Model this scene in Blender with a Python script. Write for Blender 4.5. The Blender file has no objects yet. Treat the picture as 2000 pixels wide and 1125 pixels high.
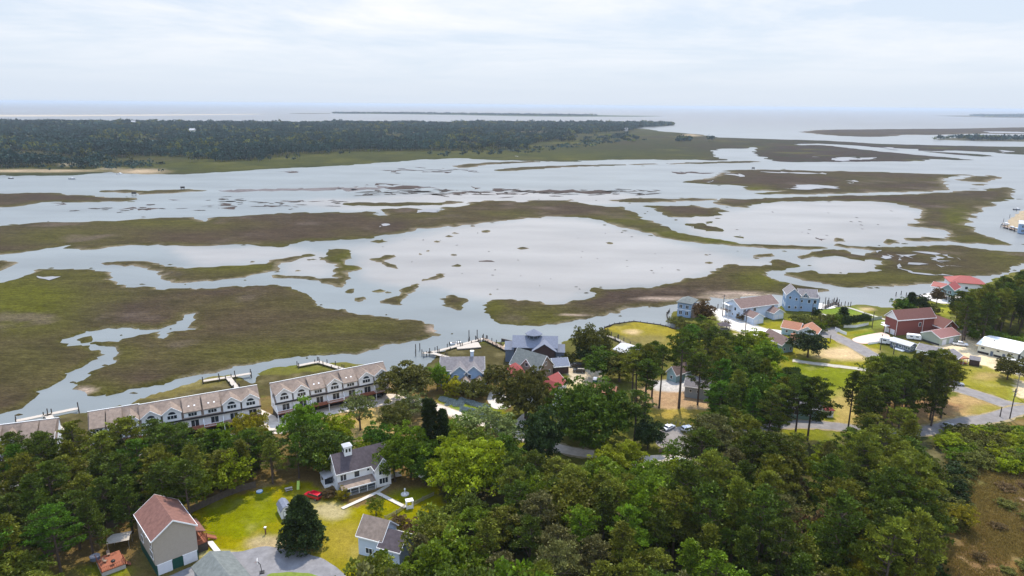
import bpy, bmesh, math, random
import numpy as np
from mathutils import Vector, Matrix, noise
from mathutils.geometry import delaunay_2d_cdt
sc = bpy.context.scene
COL = sc.collection
R = random.Random(7)
rad = math.radians
# ------------------------------------------------------------------ camera
FPX, CAMZ = 1350.0, 98.0
PITCH, ROLL = rad(14.85), rad(0.49)
def ray(px, py):
    x = (px-1000)/FPX; y = -(py-562.5)/FPX
    c, s = math.cos(ROLL), math.sin(ROLL)
    x, y = c*x-s*y, s*x+c*y
    return Vector((x, math.cos(PITCH)+y*math.sin(PITCH), -math.sin(PITCH)+y*math.cos(PITCH)))
def G(px, py, z=0.0):
    """ground position seen at a point of the survey photo, at height z"""
    d = ray(px, py); t = (z-CAMZ)/d.z
    return (d.x*t, d.y*t)
def proj(x, y, z=0.0):
    v = z-CAMZ; cp, sp = math.cos(PITCH), math.sin(PITCH)
    Z = y*cp-v*sp; Y = y*sp+v*cp
    a, b = x/Z, Y/Z
    c, s = math.cos(ROLL), math.sin(ROLL)
    return 1000+(c*a+s*b)*FPX, 562.5-(-s*a+c*b)*FPX
cam = bpy.data.cameras.new('camera'); camo = bpy.data.objects.new('camera', cam); COL.objects.link(camo)
cam.sensor_width = 36; cam.lens = FPX/2000*36; cam.clip_start = 1; cam.clip_end = 200000
d0 = ray(1000, 562.5); ax = (ray(1000+FPX, 562.5)-d0); ay = (ray(1000, 562.5-FPX)-d0)
M = Matrix((ax, ay, -d0)).transposed().to_4x4(); M.translation = Vector((0, 0, CAMZ))
camo.matrix_world = M
sc.camera = camo
# ------------------------------------------------------------------ light
SUN_EL, SUN_AZ = rad(60), rad(7)          # azimuth from +Y, negative = to the left
w = bpy.data.worlds.new('World'); sc.world = w; w.use_nodes = True
nt = w.node_tree; nt.nodes.clear()
def N(t, typ, **kw):
    n = t.nodes.new(typ)
    for k, v in kw.items(): setattr(n, k, v)
    return n
out = N(nt, 'ShaderNodeOutputWorld'); bg = N(nt, 'ShaderNodeBackground')
sky = N(nt, 'ShaderNodeTexSky', sky_type='NISHITA', sun_disc=False)
sky.sun_elevation = SUN_EL; sky.sun_rotation = SUN_AZ; sky.altitude = 50; sky.air_density = 1.0; sky.dust_density = 1.5; sky.ozone_density = 1.6
tc = N(nt, 'ShaderNodeTexCoord'); sep = N(nt, 'ShaderNodeSeparateXYZ'); nt.links.new(tc.outputs['Generated'], sep.inputs[0])
def mth(t, op, a, b=None, clamp=False):
    n = N(t, 'ShaderNodeMath', operation=op); n.use_clamp = clamp
    for i, v in enumerate((a, b)):
        if v is None: continue
        if isinstance(v, (int, float)): n.inputs[i].default_value = v
        else: t.links.new(v, n.inputs[i])
    return n.outputs[0]
zc = mth(nt, 'MAXIMUM', sep.outputs[2], 0.0); zc = mth(nt, 'ADD', zc, 0.07)
cmb = N(nt, 'ShaderNodeCombineXYZ')
nt.links.new(mth(nt, 'DIVIDE', sep.outputs[0], zc), cmb.inputs[0]); nt.links.new(mth(nt, 'DIVIDE', sep.outputs[1], zc), cmb.inputs[1])
cn = N(nt, 'ShaderNodeTexNoise'); cn.inputs['Scale'].default_value = 0.36; cn.inputs['Detail'].default_value = 9; cn.inputs['Roughness'].default_value = 0.62; cn.inputs['Distortion'].default_value = 0.35
nt.links.new(cmb.outputs[0], cn.inputs['Vector'])
cr = N(nt, 'ShaderNodeMapRange'); cr.inputs[1].default_value = 0.40; cr.inputs[2].default_value = 0.60
nt.links.new(cn.outputs['Fac'], cr.inputs[0])
# a veil that thins towards the horizon
vz = N(nt, 'ShaderNodeMapRange'); vz.inputs[1].default_value = 0.02; vz.inputs[2].default_value = 0.11; vz.inputs[3].default_value = 0.05; vz.inputs[4].default_value = 1.0
nt.links.new(sep.outputs[2], vz.inputs[0])
cf = mth(nt, 'MULTIPLY', cr.outputs[0], vz.outputs[0])
SKYS = 0.12
m1 = N(nt, 'ShaderNodeMix', data_type='RGBA'); m1.inputs[0].default_value = 0.88
nt.links.new(sky.outputs[0], m1.inputs[6]); m1.inputs[7].default_value = (5.3, 6.0, 7.0, 1)
m2 = N(nt, 'ShaderNodeMix', data_type='RGBA'); nt.links.new(cf, m2.inputs[0]); nt.links.new(m1.outputs[2], m2.inputs[6]); m2.inputs[7].default_value = (7.2, 7.3, 7.55, 1)
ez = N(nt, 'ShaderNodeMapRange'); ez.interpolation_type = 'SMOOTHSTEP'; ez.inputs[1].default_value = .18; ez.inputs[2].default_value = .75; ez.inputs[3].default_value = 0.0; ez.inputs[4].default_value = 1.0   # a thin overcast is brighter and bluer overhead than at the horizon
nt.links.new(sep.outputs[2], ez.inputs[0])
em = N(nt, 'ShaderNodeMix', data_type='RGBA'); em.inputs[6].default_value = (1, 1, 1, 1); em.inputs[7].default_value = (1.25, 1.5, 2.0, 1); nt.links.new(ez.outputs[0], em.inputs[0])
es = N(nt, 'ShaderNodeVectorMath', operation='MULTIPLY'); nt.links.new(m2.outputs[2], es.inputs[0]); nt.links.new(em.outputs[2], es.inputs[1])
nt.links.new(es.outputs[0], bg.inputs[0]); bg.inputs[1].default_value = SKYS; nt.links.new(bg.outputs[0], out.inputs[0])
sl = bpy.data.lights.new('sun', 'SUN'); so = bpy.data.objects.new('sun', sl); COL.objects.link(so)
sl.energy = 4.8; sl.angle = rad(0.6); sl.color = (1.0, 0.91, 0.78)
sdir = Vector((math.sin(SUN_AZ)*math.cos(SUN_EL), math.cos(SUN_AZ)*math.cos(SUN_EL), math.sin(SUN_EL)))
so.rotation_euler = sdir.to_track_quat('Z', 'Y').to_euler()
sc.view_settings.view_transform = 'Standard'; sc.view_settings.look = 'None'; sc.view_settings.exposure = 0.22; sc.view_settings.gamma = 1
sc.cycles.max_bounces = 6; sc.cycles.diffuse_bounces = 3; sc.cycles.glossy_bounces = 2; sc.cycles.transmission_bounces = 3; sc.cycles.volume_bounces = 1
sc.cycles.transparent_max_bounces = 8
try: sc.cycles.use_denoising = True
except Exception: pass
# ------------------------------------------------------------------ materials
MATS = {}
def lin(r, g, b):
    f = lambda c: (c/255/12.92) if c/255 <= 0.04045 else ((c/255+0.055)/1.055)**2.4
    return (f(r), f(g), f(b))
def mat(name, col, rough=0.8, var=0.12, scale=3.0, spec=0.3, bump=0.0, metal=0.0, detail=5, stretch=None, wave=None, col2=None):
    """procedural paint/wood/stone: base colour broken up by noise, optional board lines"""
    if name in MATS: return MATS[name]
    m = bpy.data.materials.new(name); m.use_nodes = True; t = m.node_tree
    b = t.nodes['Principled BSDF']; b.inputs['Roughness'].default_value = rough; b.inputs['Metallic'].default_value = metal
    b.inputs['Specular IOR Level'].default_value = spec
    co = N(t, 'ShaderNodeTexCoord'); src = co.outputs['Object']
    if stretch:
        mp = N(t, 'ShaderNodeMapping'); mp.inputs['Scale'].default_value = stretch; t.links.new(src, mp.inputs[0]); src = mp.outputs[0]
    n = N(t, 'ShaderNodeTexNoise'); n.inputs['Scale'].default_value = scale; n.inputs['Detail'].default_value = detail; n.inputs['Roughness'].default_value = 0.65
    t.links.new(src, n.inputs['Vector'])
    r = N(t, 'ShaderNodeMapRange'); r.inputs[1].default_value = 0.3; r.inputs[2].default_value = 0.7; r.inputs[3].default_value = 0; r.inputs[4].default_value = 1
    t.links.new(n.outputs['Fac'], r.inputs[0])
    mx = N(t, 'ShaderNodeMix', data_type='RGBA'); t.links.new(r.outputs[0], mx.inputs[0])
    c2 = col2 or tuple(min(1, c*(1+var)) for c in col)
    c1 = col if col2 else tuple(c*(1-var) for c in col)
    mx.inputs[6].default_value = (*c1, 1); mx.inputs[7].default_value = (*c2, 1)
    last = mx.outputs[2]
    if wave:   # (axis, scale, strength): clapboards / shingles courses / boards
        wv = N(t, 'ShaderNodeTexWave', wave_type='BANDS', bands_direction=wave[0], wave_profile='SAW'); wv.inputs['Scale'].default_value = wave[1]; wv.inputs['Distortion'].default_value = 0.6; wv.inputs['Detail'].default_value = 1
        t.links.new(co.outputs['Object'], wv.inputs['Vector'])
        mr = N(t, 'ShaderNodeMapRange'); mr.inputs[1].default_value = 0; mr.inputs[2].default_value = 1; mr.inputs[3].default_value = 1-wave[2]; mr.inputs[4].default_value = 1
        t.links.new(wv.outputs['Fac'], mr.inputs[0])
        vm = N(t, 'ShaderNodeVectorMath', operation='SCALE'); t.links.new(last, vm.inputs[0]); t.links.new(mr.outputs[0], vm.inputs['Scale'])
        last = vm.outputs[0]
    t.links.new(last, b.inputs['Base Color'])
    if bump:
        bp = N(t, 'ShaderNodeBump'); bp.inputs['Strength'].default_value = bump; bp.inputs['Distance'].default_value = 0.1
        t.links.new(n.outputs['Fac'], bp.inputs['Height']); t.links.new(bp.outputs[0], b.inputs['Normal'])
    MATS[name] = m; return m
def col_mat(name, scales=((0.9, 0.35), (0.16, 0.25), (0.03, 0.2)), rough=0.95, bump=0.0, bscale=2.0, aniso=(1, 1, 1), sat2=None):
    """surface whose own colour is the attribute 'Col' broken up by world-scale noise"""
    m = bpy.data.materials.new(name); m.use_nodes = True; t = m.node_tree; MATS[name] = m
    b = t.nodes['Principled BSDF']; b.inputs['Roughness'].default_value = rough; b.inputs['Specular IOR Level'].default_value = 0.02
    at = N(t, 'ShaderNodeAttribute', attribute_name='Col')
    co = N(t, 'ShaderNodeTexCoord'); mp = N(t, 'ShaderNodeMapping'); mp.inputs['Scale'].default_value = aniso; t.links.new(co.outputs['Object'], mp.inputs[0])
    last = None
    for sc_, am in scales:
        n = N(t, 'ShaderNodeTexNoise'); n.inputs['Scale'].default_value = sc_; n.inputs['Detail'].default_value = 5; n.inputs['Roughness'].default_value = 0.7
        t.links.new(mp.outputs[0], n.inputs['Vector'])
        r = N(t, 'ShaderNodeMapRange'); r.inputs[1].default_value = 0.25; r.inputs[2].default_value = 0.75; r.inputs[3].default_value = 1-am; r.inputs[4].default_value = 1+am
        t.links.new(n.outputs['Fac'], r.inputs[0])
        last = r.outputs[0] if last is None else mth(t, 'MULTIPLY', last, r.outputs[0])
    vm = N(t, 'ShaderNodeVectorMath', operation='SCALE'); t.links.new(at.outputs['Color'], vm.inputs[0]); t.links.new(last, vm.inputs['Scale'])
    t.links.new(vm.outputs[0], b.inputs['Base Color'])
    if bump:
        n = N(t, 'ShaderNodeTexNoise'); n.inputs['Scale'].default_value = bscale; n.inputs['Detail'].default_value = 4; t.links.new(co.outputs['Object'], n.inputs['Vector'])
        bp = N(t, 'ShaderNodeBump'); bp.inputs['Strength'].default_value = bump; bp.inputs['Distance'].default_value = 0.3
        t.links.new(n.outputs['Fac'], bp.inputs['Height']); t.links.new(bp.outputs[0], b.inputs['Normal'])
    return m
def leaf_mat(name, col, var=0.35, trans=0.25, hue=0.0):
    m = bpy.data.materials.new(name); m.use_nodes = True; t = m.node_tree; t.nodes.clear(); MATS[name] = m
    o = N(t, 'ShaderNodeOutputMaterial'); d = N(t, 'ShaderNodeBsdfDiffuse'); tr = N(t, 'ShaderNodeBsdfTranslucent'); mx = N(t, 'ShaderNodeMixShader')
    gl = N(t, 'ShaderNodeBsdfGlossy'); gl.inputs['Roughness'].default_value = 0.45; gl.inputs['Color'].default_value = (1, 1, 1, 1); mg = N(t, 'ShaderNodeMixShader'); mg.inputs[0].default_value = 0.010
    at = N(t, 'ShaderNodeAttribute', attribute_name='tint'); oi = N(t, 'ShaderNodeObjectInfo')
    # leaf-to-leaf, clump-to-clump and tree-to-tree colour differences
    v = mth(t, 'MULTIPLY', at.outputs['Fac'], mth(t, 'ADD', mth(t, 'MULTIPLY', oi.outputs['Random'], var), 1-var*0.5))
    hs = N(t, 'ShaderNodeHueSaturation'); hs.inputs['Color'].default_value = (*col, 1)
    t.links.new(mth(t, 'ADD', mth(t, 'MULTIPLY', oi.outputs['Random'], 0.03), 0.485), hs.inputs['Hue'])
    t.links.new(v, hs.inputs['Value'])
    for s in (d, tr): t.links.new(hs.outputs[0], s.inputs['Color'])
    mx.inputs[0].default_value = trans; t.links.new(d.outputs[0], mx.inputs[1]); t.links.new(tr.outputs[0], mx.inputs[2])
    t.links.new(mx.outputs[0], mg.inputs[1]); t.links.new(gl.outputs[0], mg.inputs[2]); t.links.new(mg.outputs[0], o.inputs[0])
    return m
# ------------------------------------------------------------------ object helpers
def tag(o, label=None, cat=None, group=None, kind=None):
    if label: o['label'] = label
    if cat: o['category'] = cat
    if group: o['group'] = group
    if kind: o['kind'] = kind
    return o
def empty(name, loc, rz=0.0):
    o = bpy.data.objects.new(name, None); COL.objects.link(o); o.location = loc; o.rotation_euler.z = rz; o.empty_display_size = 0.5
    return o
class MB:
    def __init__(s): s.v, s.f, s.m, s.keys = [], [], [], []
    def k(s, key):
        if key not in s.keys: s.keys.append(key)
        return s.keys.index(key)
    def poly(s, vs, fs, key):
        b = len(s.v); s.v += [tuple(p) for p in vs]; k = s.k(key)
        for f in fs: s.f.append([b+i for i in f]); s.m.append(k)
        return s
    def box(s, x0, x1, y0, y1, z0, z1, key):
        return s.poly([(x0,y0,z0),(x1,y0,z0),(x1,y1,z0),(x0,y1,z0),(x0,y0,z1),(x1,y0,z1),(x1,y1,z1),(x0,y1,z1)],
                      [(0,3,2,1),(4,5,6,7),(0,1,5,4),(1,2,6,5),(2,3,7,6),(3,0,4,7)], key)
    def prism(s, pts, h, key, axis='z', at=0.0):
        """pts: 2D outline extruded by h along axis from 'at'"""
        n = len(pts)
        def P(p, q):
            if axis == 'z': return (p[0], p[1], q)
            if axis == 'x': return (q, p[0], p[1])
            return (p[0], q, p[1])
        vs = [P(p, at) for p in pts]+[P(p, at+h) for p in pts]
        fs = [tuple(range(n-1, -1, -1)), tuple(range(n, 2*n))]+[(i, (i+1) % n, n+(i+1) % n, n+i) for i in range(n)]
        return s.poly(vs, fs, key)
    def tube(s, path, radii, n, key, cap=True):
        b = len(s.v); k = s.k(key); path = [Vector(p) for p in path]
        for i, p in enumerate(path):
            d = (path[min(i+1, len(path)-1)]-path[max(i-1, 0)]).normalized()
            u = d.cross(Vector((0, 0, 1))) if abs(d.z) < 0.9 else d.cross(Vector((1, 0, 0)))
            u.normalize(); v = d.cross(u)
            for j in range(n):
                a = 2*math.pi*j/n; s.v.append(tuple(p+(u*math.cos(a)+v*math.sin(a))*radii[i]))
        for i in range(len(path)-1):
            for j in range(n):
                s.f.append([b+i*n+j, b+i*n+(j+1) % n, b+(i+1)*n+(j+1) % n, b+(i+1)*n+j]); s.m.append(k)
        if cap:
            s.f.append([b+j for j in range(n)][::-1]); s.m.append(k); s.f.append([b+(len(path)-1)*n+j for j in range(n)]); s.m.append(k)
        return s
    def cyl(s, x, y, z0, z1, r, key, n=8, r2=None):
        return s.tube([(x, y, z0), (x, y, z1)], [r, r if r2 is None else r2], n, key)
    def mesh(s, name):
        me = bpy.data.meshes.new(name); me.from_pydata(s.v, [], s.f)
        for k in s.keys: me.materials.append(MATS[k] if isinstance(k, str) else k)
        me.polygons.foreach_set('material_index', s.m); me.validate(); me.update()
        bm = bmesh.new(); bm.from_mesh(me); bmesh.ops.recalc_face_normals(bm, faces=bm.faces); bm.to_mesh(me); bm.free()
        return me
    def build(s, name, parent=None, label=None, cat=None, group=None, kind=None):
        o = bpy.data.objects.new(name, s.mesh(name)); COL.objects.link(o)
        if parent: o.parent = parent
        tag(o, label, cat, group, kind); return o
def np_mesh(name, V, F, mats, tint=None, col=None, smooth=False):
    """V (n,3), F (m,k) with constant k"""
    me = bpy.data.meshes.new(name); V = np.asarray(V, dtype=np.float32); F = np.asarray(F, dtype=np.int32); k = F.shape[1]
    me.vertices.add(len(V)); me.vertices.foreach_set('co', V.ravel())
    me.loops.add(F.size); me.loops.foreach_set('vertex_index', F.ravel())
    me.polygons.add(len(F)); me.polygons.foreach_set('loop_start', np.arange(0, F.size, k, dtype=np.int32)); me.polygons.foreach_set('loop_total', np.full(len(F), k, dtype=np.int32))
    for m in mats: me.materials.append(m)
    me.update(calc_edges=True)
    if tint is not None:
        a = me.attributes.new('tint', 'FLOAT', 'FACE'); a.data.foreach_set('value', np.asarray(tint, dtype=np.float32))
    if col is not None:
        a = me.attributes.new('Col', 'FLOAT_COLOR', 'POINT'); c4 = np.ones((len(V), 4), dtype=np.float32); c4[:, :3] = col; a.data.foreach_set('color', c4.ravel())
    if smooth: me.polygons.foreach_set('use_smooth', np.ones(len(F), dtype=bool))
    return me
def fbm(x, y, s, o=4, seed=0.0):
    return noise.fractal(Vector((x*s+seed, y*s-seed*1.7, seed)), 0.8, 2.1, o)
# ------------------------------------------------------------------ land, marsh, water
_rg = np.random.RandomState(11); _tab = _rg.rand(256, 256).astype(np.float32)
def vn(x, y):
    xi = np.floor(x).astype(int); yi = np.floor(y).astype(int); fx = x-xi; fy = y-yi
    fx = fx*fx*(3-2*fx); fy = fy*fy*(3-2*fy); T = lambda a, b: _tab[a & 255, b & 255]
    return (T(xi, yi)*(1-fx)+T(xi+1, yi)*fx)*(1-fy)+(T(xi, yi+1)*(1-fx)+T(xi+1, yi+1)*fx)*fy
def nfbm(x, y, s, o=4):
    r = 0; a = 1; t = 0
    for i in range(o):
        r = r+a*vn(x*s+17.3*i, y*s+9.1*i); t += a; a *= 0.55; s *= 2.07
    return r/t
def nproj(x, y):
    v = -CAMZ; cp, sp = math.cos(PITCH), math.sin(PITCH)
    Z = np.maximum(y*cp-v*sp, 5.0); Y = y*sp+v*cp; a, b = x/Z, Y/Z; c, s = math.cos(ROLL), math.sin(ROLL)
    return 1000+(c*a+s*b)*FPX, 562.5-(-s*a+c*b)*FPX
def pip(P, poly):
    x, y = P[:, 0], P[:, 1]; ins = np.zeros(len(P), bool); n = len(poly)
    for i in range(n):
        x1, y1 = poly[i]; x2, y2 = poly[(i+1) % n]
        if y1 == y2: continue
        c = ((y1 > y) != (y2 > y)) & (x < (x2-x1)*(y-y1)/(y2-y1)+x1); ins ^= c
    return ins
def edist(P, poly):
    d = np.full(len(P), 1e9, dtype=np.float32); n = len(poly)
    for i in range(n):
        a = poly[i]; b = poly[(i+1) % n]; ab = b-a; L = float(ab@ab)+1e-9
        t = np.clip(((P-a)@ab)/L, 0, 1); q = P-(a+t[:, None]*ab); d = np.minimum(d, np.hypot(q[:, 0], q[:, 1]))
    return d
def shore(pts, z, rough=1.0, close=True):
    """survey outline -> ground coordinates, subdivided and roughened like a natural bank"""
    W = [Vector(G(p[0], p[1], z)) if len(p) == 2 else Vector((p[0], p[1])) for p in pts]
    res = []; n = len(W)
    for i in range(n if close else n-1):
        a, b = W[i], W[(i+1) % n]; D = max(60.0, min(a.length, b.length)); L = (b-a).length
        k = max(1, min(90, int(L/(D*0.0065)))); 
        for j in range(k):
            p = a.lerp(b, j/k); am = rough*min(8.0, 0.0065*D)
            s = 1/(0.022*D); q = Vector((p.x, p.y, 0))*s
            dx = noise.fractal(q, 0.55, 2.2, 5); dy = noise.fractal(q+Vector((31, 7, 3)), 0.55, 2.2, 5)
            res.append((p.x+dx*am*1.4, p.y+dy*am*1.4))
    return np.array(res)
def pxlist(ox, oy, s, pts): return [(ox+a/s, oy+b/s) for a, b in pts]
def Z1(p): return pxlist(0, 180, 2.857, p)
def Z2(p): return pxlist(650, 180, 2.857, p)
def Z3(p): return pxlist(1300, 180, 2.857, p)
def Z4(p): return pxlist(0, 480, 3.214, p)
def Z5(p): return pxlist(450, 470, 3.214, p)
def Z6(p): return pxlist(900, 450, 3.214, p)
def ZR(p): return pxlist(1400, 450, 5.0, p)
def ZS(p): return pxlist(1700, 450, 6.667, p)
def sheet(name, out, step, zfun, cfun, m, kind='structure', label=None, cat='ground', group=None, view=True):
    """triangulated sheet inside outline 'out' (ground coords) with interior points every step*distance"""
    x0, y0 = out.min(0); x1, y1 = out.max(0); pts = []; y = y0
    while y < y1:
        D = max(80.0, abs(y), 0); s = max(1.1, step*D)
        if s > (y1-y0)/2.2: s = max(0.8, (y1-y0)/2.2)
        n = int((x1-x0)/s)+1
        if n > 1200: n = 1200
        xs = x0+(np.arange(n)+0.5*(len(pts) % 2))*s; ys = np.full(n, y)
        if view: # only what can be seen needs fine spacing
            keep = (np.abs(xs) < 0.95*np.maximum(y, 20)+70) | (np.arange(n) % 6 == 0)
            xs, ys = xs[keep], ys[keep]
        pts.append(np.stack([xs+_rg.uniform(-.3, .3, len(xs))*s, ys+_rg.uniform(-.3, .3, len(xs))*s], 1)); y += s
    P = np.concatenate(pts) if pts else np.zeros((0, 2))
    if len(P):
        P = P[pip(P, out)]
        if len(P):
            d = edist(P, out); D = np.maximum(80, np.hypot(P[:, 0], P[:, 1])); P = P[d > 0.3*np.maximum(0.9, step*D)]
    V = np.concatenate([out, P]) if len(P) else out
    r = delaunay_2d_cdt([Vector(map(float, p)) for p in V], [], [list(range(len(out)))], 1, 1e-3)
    V = np.array([(v.x, v.y) for v in r[0]]); F = np.array([f for f in r[2] if len(f) == 3], dtype=np.int32)
    a = V[F[:, 1]]-V[F[:, 0]]; b = V[F[:, 2]]-V[F[:, 0]]; neg = (a[:, 0]*b[:, 1]-a[:, 1]*b[:, 0]) < 0; F[neg] = F[neg][:, ::-1]
    ed = edist(V, out); px, py = nproj(V[:, 0], V[:, 1]); z = zfun(V, ed); c = cfun(V, ed, px, py)
    o = bpy.data.objects.new(name, np_mesh(name, np.column_stack([V, z]), F, [m], col=c, smooth=True)); COL.objects.link(o)
    tag(o, label, cat, group, kind); return o
def mixc(c, col, a): return c*(1-a[:, None])+np.array(col)[None]*a[:, None]
def ell(px, py, cx, cy, rx, ry, soft=0.5):
    d = np.hypot((px-cx)/rx, (py-cy)/ry); return np.clip((1+soft-d)/(2*soft), 0, 1)
# colours (linear)
BROWN = (0.046, 0.033, 0.019); PURP = (0.040, 0.028, 0.021); GRN = (0.056, 0.056, 0.007); DGRN = (0.022, 0.021, 0.006); MUD = (0.30, 0.26, 0.215)
GREENS = [(40, 590, 130, 60, .9), (130, 540, 160, 22, .5), (60, 700, 110, 60, .35), (230, 690, 60, 30, .45), (190, 760, 60, 25, .5), (560, 690, 260, 32, .55), (700, 640, 140, 20, .5), (600, 590, 120, 25, .3),
 (120, 460, 130, 20, .45), (300, 437, 160, 12, .5), (560, 478, 120, 8, .5), (830, 420, 90, 10, .3), (1230, 430, 90, 14, .6), (1420, 470, 160, 10, .8), (1300, 455, 60, 15, .7), (1500, 545, 60, 25, .7), (1050, 620, 90, 25, .55), (960, 600, 30, 30, .6),
 (1870, 425, 28, 24, .8), (1900, 395, 70, 12, .3), (1700, 540, 220, 18, .5), (1900, 545, 120, 14, .5), (1960, 490, 60, 40, .5), (450, 525, 130, 14, .6), (690, 505, 45, 40, .7), (1470, 371, 40, 10, .8), (1900, 470, 80, 12, .5)]
def marsh_col(V, ed, px, py):
    D = np.hypot(V[:, 0], V[:, 1]); x, y = V[:, 0], V[:, 1]
    n1 = nfbm(x, y, 1/70.0); n2 = nfbm(x+500, y, 1/22.0); n3 = nfbm(x, y+300, 1/220.0)
    c = mixc(np.tile(np.array(BROWN), (len(V), 1)), PURP, np.clip((n3-.35)*3, 0, 1))
    g = np.clip((n1-0.42)*2.5, 0, 1)*0.55
    for e in GREENS: g = np.maximum(g, ell(px+60*(n2-.5), py+14*(n1-.5), e[0], e[1], e[2], e[3], .7)*e[4]*1.25)
    ew = np.clip(1-ed/np.maximum(5.0, 0.022*D), 0, 1)
    g = np.maximum(g, ew*(0.35+0.8*n2)*0.8)
    g *= np.clip(1.25-D/2600, 0.25, 1)
    c = mixc(c, GRN, np.clip(g, 0, 1)); c = mixc(c, DGRN, np.clip((n2-.55)*4, 0, 1)*.35)
    c = mixc(c, (0.085, 0.064, 0.050), np.clip((nfbm(x, y, 1/34.0)-.64)*9, 0, 1)*np.clip(ed/12, 0, 1)*.6)
    for e in ((1293, 583, 46, 3.2), (1432, 574, 52, 4.5), (1395, 580, 40, 2.5), (1120, 615, 26, 2), (850, 640, 14, 9), (160, 760, 22, 6)): c = mixc(c, (.26, .20, .155), ell(px+26*(n2-.5), py+6*(n1-.5), *e, .5)*.8)
    c = mixc(c, (0.20, 0.165, 0.12), np.clip(1-ed/np.maximum(.8, .0035*D), 0, 1)*np.clip((n1-.36)*6, 0, 1)*.75)
    return c
WZ = -0.6
def marsh_z(V, ed):
    D = np.hypot(V[:, 0], V[:, 1]); return np.where(ed < 0.05, WZ-0.15, WZ+0.55+0.25*(nfbm(V[:, 0], V[:, 1], 1/9.0)-.5)+np.minimum(ed, 6)*.03)
mm = col_mat('marsh_grass', scales=((1.6, .60), (0.42, .50), (0.09, .36)), bump=1.0, bscale=1.3, aniso=(.5, 1.25, 1))
ISL = []
def marsh(pts, step=0.012, rough=1.0, zf=marsh_z, cf=marsh_col, name='marsh_island'):
    o = sheet(name, shore(pts, WZ, rough), step, zf, cf, mm); ISL.append(o); return o
M1 = [(-500, 575), (-150, 560)]+Z4([(0,230),(130,200),(240,148),(400,150),(540,152),(690,168),(715,205),(760,235),(830,260),(1050,272),(1200,268),(1440,258)])+Z5([(0,288),(310,278),(380,300),(460,330),(560,395),(580,412),(670,430),(800,455),(930,475),(1060,487),(1160,498),(1220,505),(1260,530),(1290,570),(1320,592),(1240,610),(1180,630),(1000,655),(900,690),(760,715),(640,718),(400,735),(200,765),(0,803)])+Z4([(1350,800),(1150,830),(1020,870),(870,895),(780,920),(700,935),(620,950),(540,945),(520,920),(430,905),(500,850),(570,800),(700,720),(745,675),(700,635),(600,622),(520,612),(455,600),(470,578),(560,572),(640,598),(730,600),(800,580),(900,550),(1000,540),(995,560),(1010,580),(1065,570),(1060,548),(1100,535),(1205,530),(1185,505),(1200,470),(1200,432),(1175,430),(1165,455),(1100,495),(1030,518),(930,528),(800,520),(600,532),(520,552),(430,578),(380,603),(385,615),(450,625),(560,632),(640,655),(660,680),(630,705),(560,745),(430,795),(400,835),(340,880),(260,912),(200,990),(150,1020),(50,1050),(0,1062)])+[(-150, 835), (-500, 905)]
marsh(M1, .009)
marsh(Z4([(612,105),(700,97),(850,95),(960,90),(1000,105),(1060,130),(1180,137),(1300,130),(1440,126)])+Z5([(0,152),(170,150),(240,140),(250,120),(380,100),(500,83),(540,88),(480,110),(400,135),(320,142),(290,150),(330,180),(300,195),(200,205),(150,210),(80,238),(0,242)])+Z4([(1400,212),(1160,237),(1080,235),(1010,205),(1000,175),(900,140),(750,125),(650,122)]))
marsh(Z5([(600,70),(660,50),(740,48),(775,85),(770,108),(720,125),(740,150),(820,155),(815,180),(760,190),(750,215),(782,235),(720,250),(740,280),(800,298),(795,318),(740,335),(700,310),(620,280),(520,250),(400,242),(300,240),(205,235),(205,225),(330,210),(470,225),(640,235),(650,170),(640,150),(570,120),(600,95)]))
for q in ([(848,105),(950,103),(1020,85),(1050,105),(970,128),(1050,155),(1075,180),(1010,172),(900,135)], [(910,398),(980,370),(1050,345),(1060,325),(1130,275),(1195,262),(1210,272),(1150,320),(1100,360),(1090,400),(1000,405)],
          [(1190,245),(1280,212),(1385,195),(1390,205),(1290,240),(1200,255)], [(895,315),(940,308),(1020,322),(1022,338),(950,330),(900,322)], [(770,352),(870,355),(870,368),(810,390),(775,370)], [(1300,365),(1330,342),(1400,340),(1440,355),(1500,378),(1440,435),(1330,420),(1310,405),(1320,385)]):
    marsh(Z5(q), .008)
M10 = [(-700, 470), (-150, 443)]+Z1([(0,745),(200,730),(420,722),(620,720),(800,705),(1080,695),(1110,710),(1160,716),(1165,700),(1400,685),(1560,675),(1850,669)])+Z2([(143,668),(215,665),(260,690),(305,690),(280,665),(230,655),(420,645),(480,650),(560,668),(600,655),(560,640),(620,638),(720,635),(760,625),(740,618),(600,628),(430,635),(250,640),(100,632),(45,625),(90,612),(300,618),(450,612),(560,618),(640,605),(750,615),(820,604),(950,605),(1060,612),(1090,610),(1065,600),(1150,602),(1250,605),(1340,598),(1360,600),(1310,612),(1400,620),(1500,635),(1620,640),(1680,665),(1740,705),(1850,740)])+Z3([(30,770),(150,795),(300,820),(420,845),(600,850),(760,853),(900,862),(935,872),(920,880),(600,878),(540,870),(400,860),(250,845),(120,840),(0,818)])+Z2([(1830,812),(1790,795),(1700,775),(1560,745),(1500,720),(1420,700),(1250,698),(1080,705),(1010,715),(900,725),(760,742),(640,752),(500,765),(400,790),(280,800),(200,820),(100,820),(0,828)])+Z1([(1700,835),(1620,850),(1580,870),(1450,862),(1350,850),(1100,860),(900,855),(640,860),(540,878),(380,882),(345,875),(380,855),(240,880),(200,890),(120,900),(0,905)])+[(-150, 505), (-700, 545)]
marsh(M10)
marsh([(-400, 375)]+Z1([(0,560),(160,565),(300,562),(420,575),(600,585),(740,592),(810,597),(760,605),(660,612),(650,622),(600,612),(400,618),(330,635),(300,630),(370,612),(250,615),(150,630),(130,640),(0,640)])+[(-400, 410)])
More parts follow.
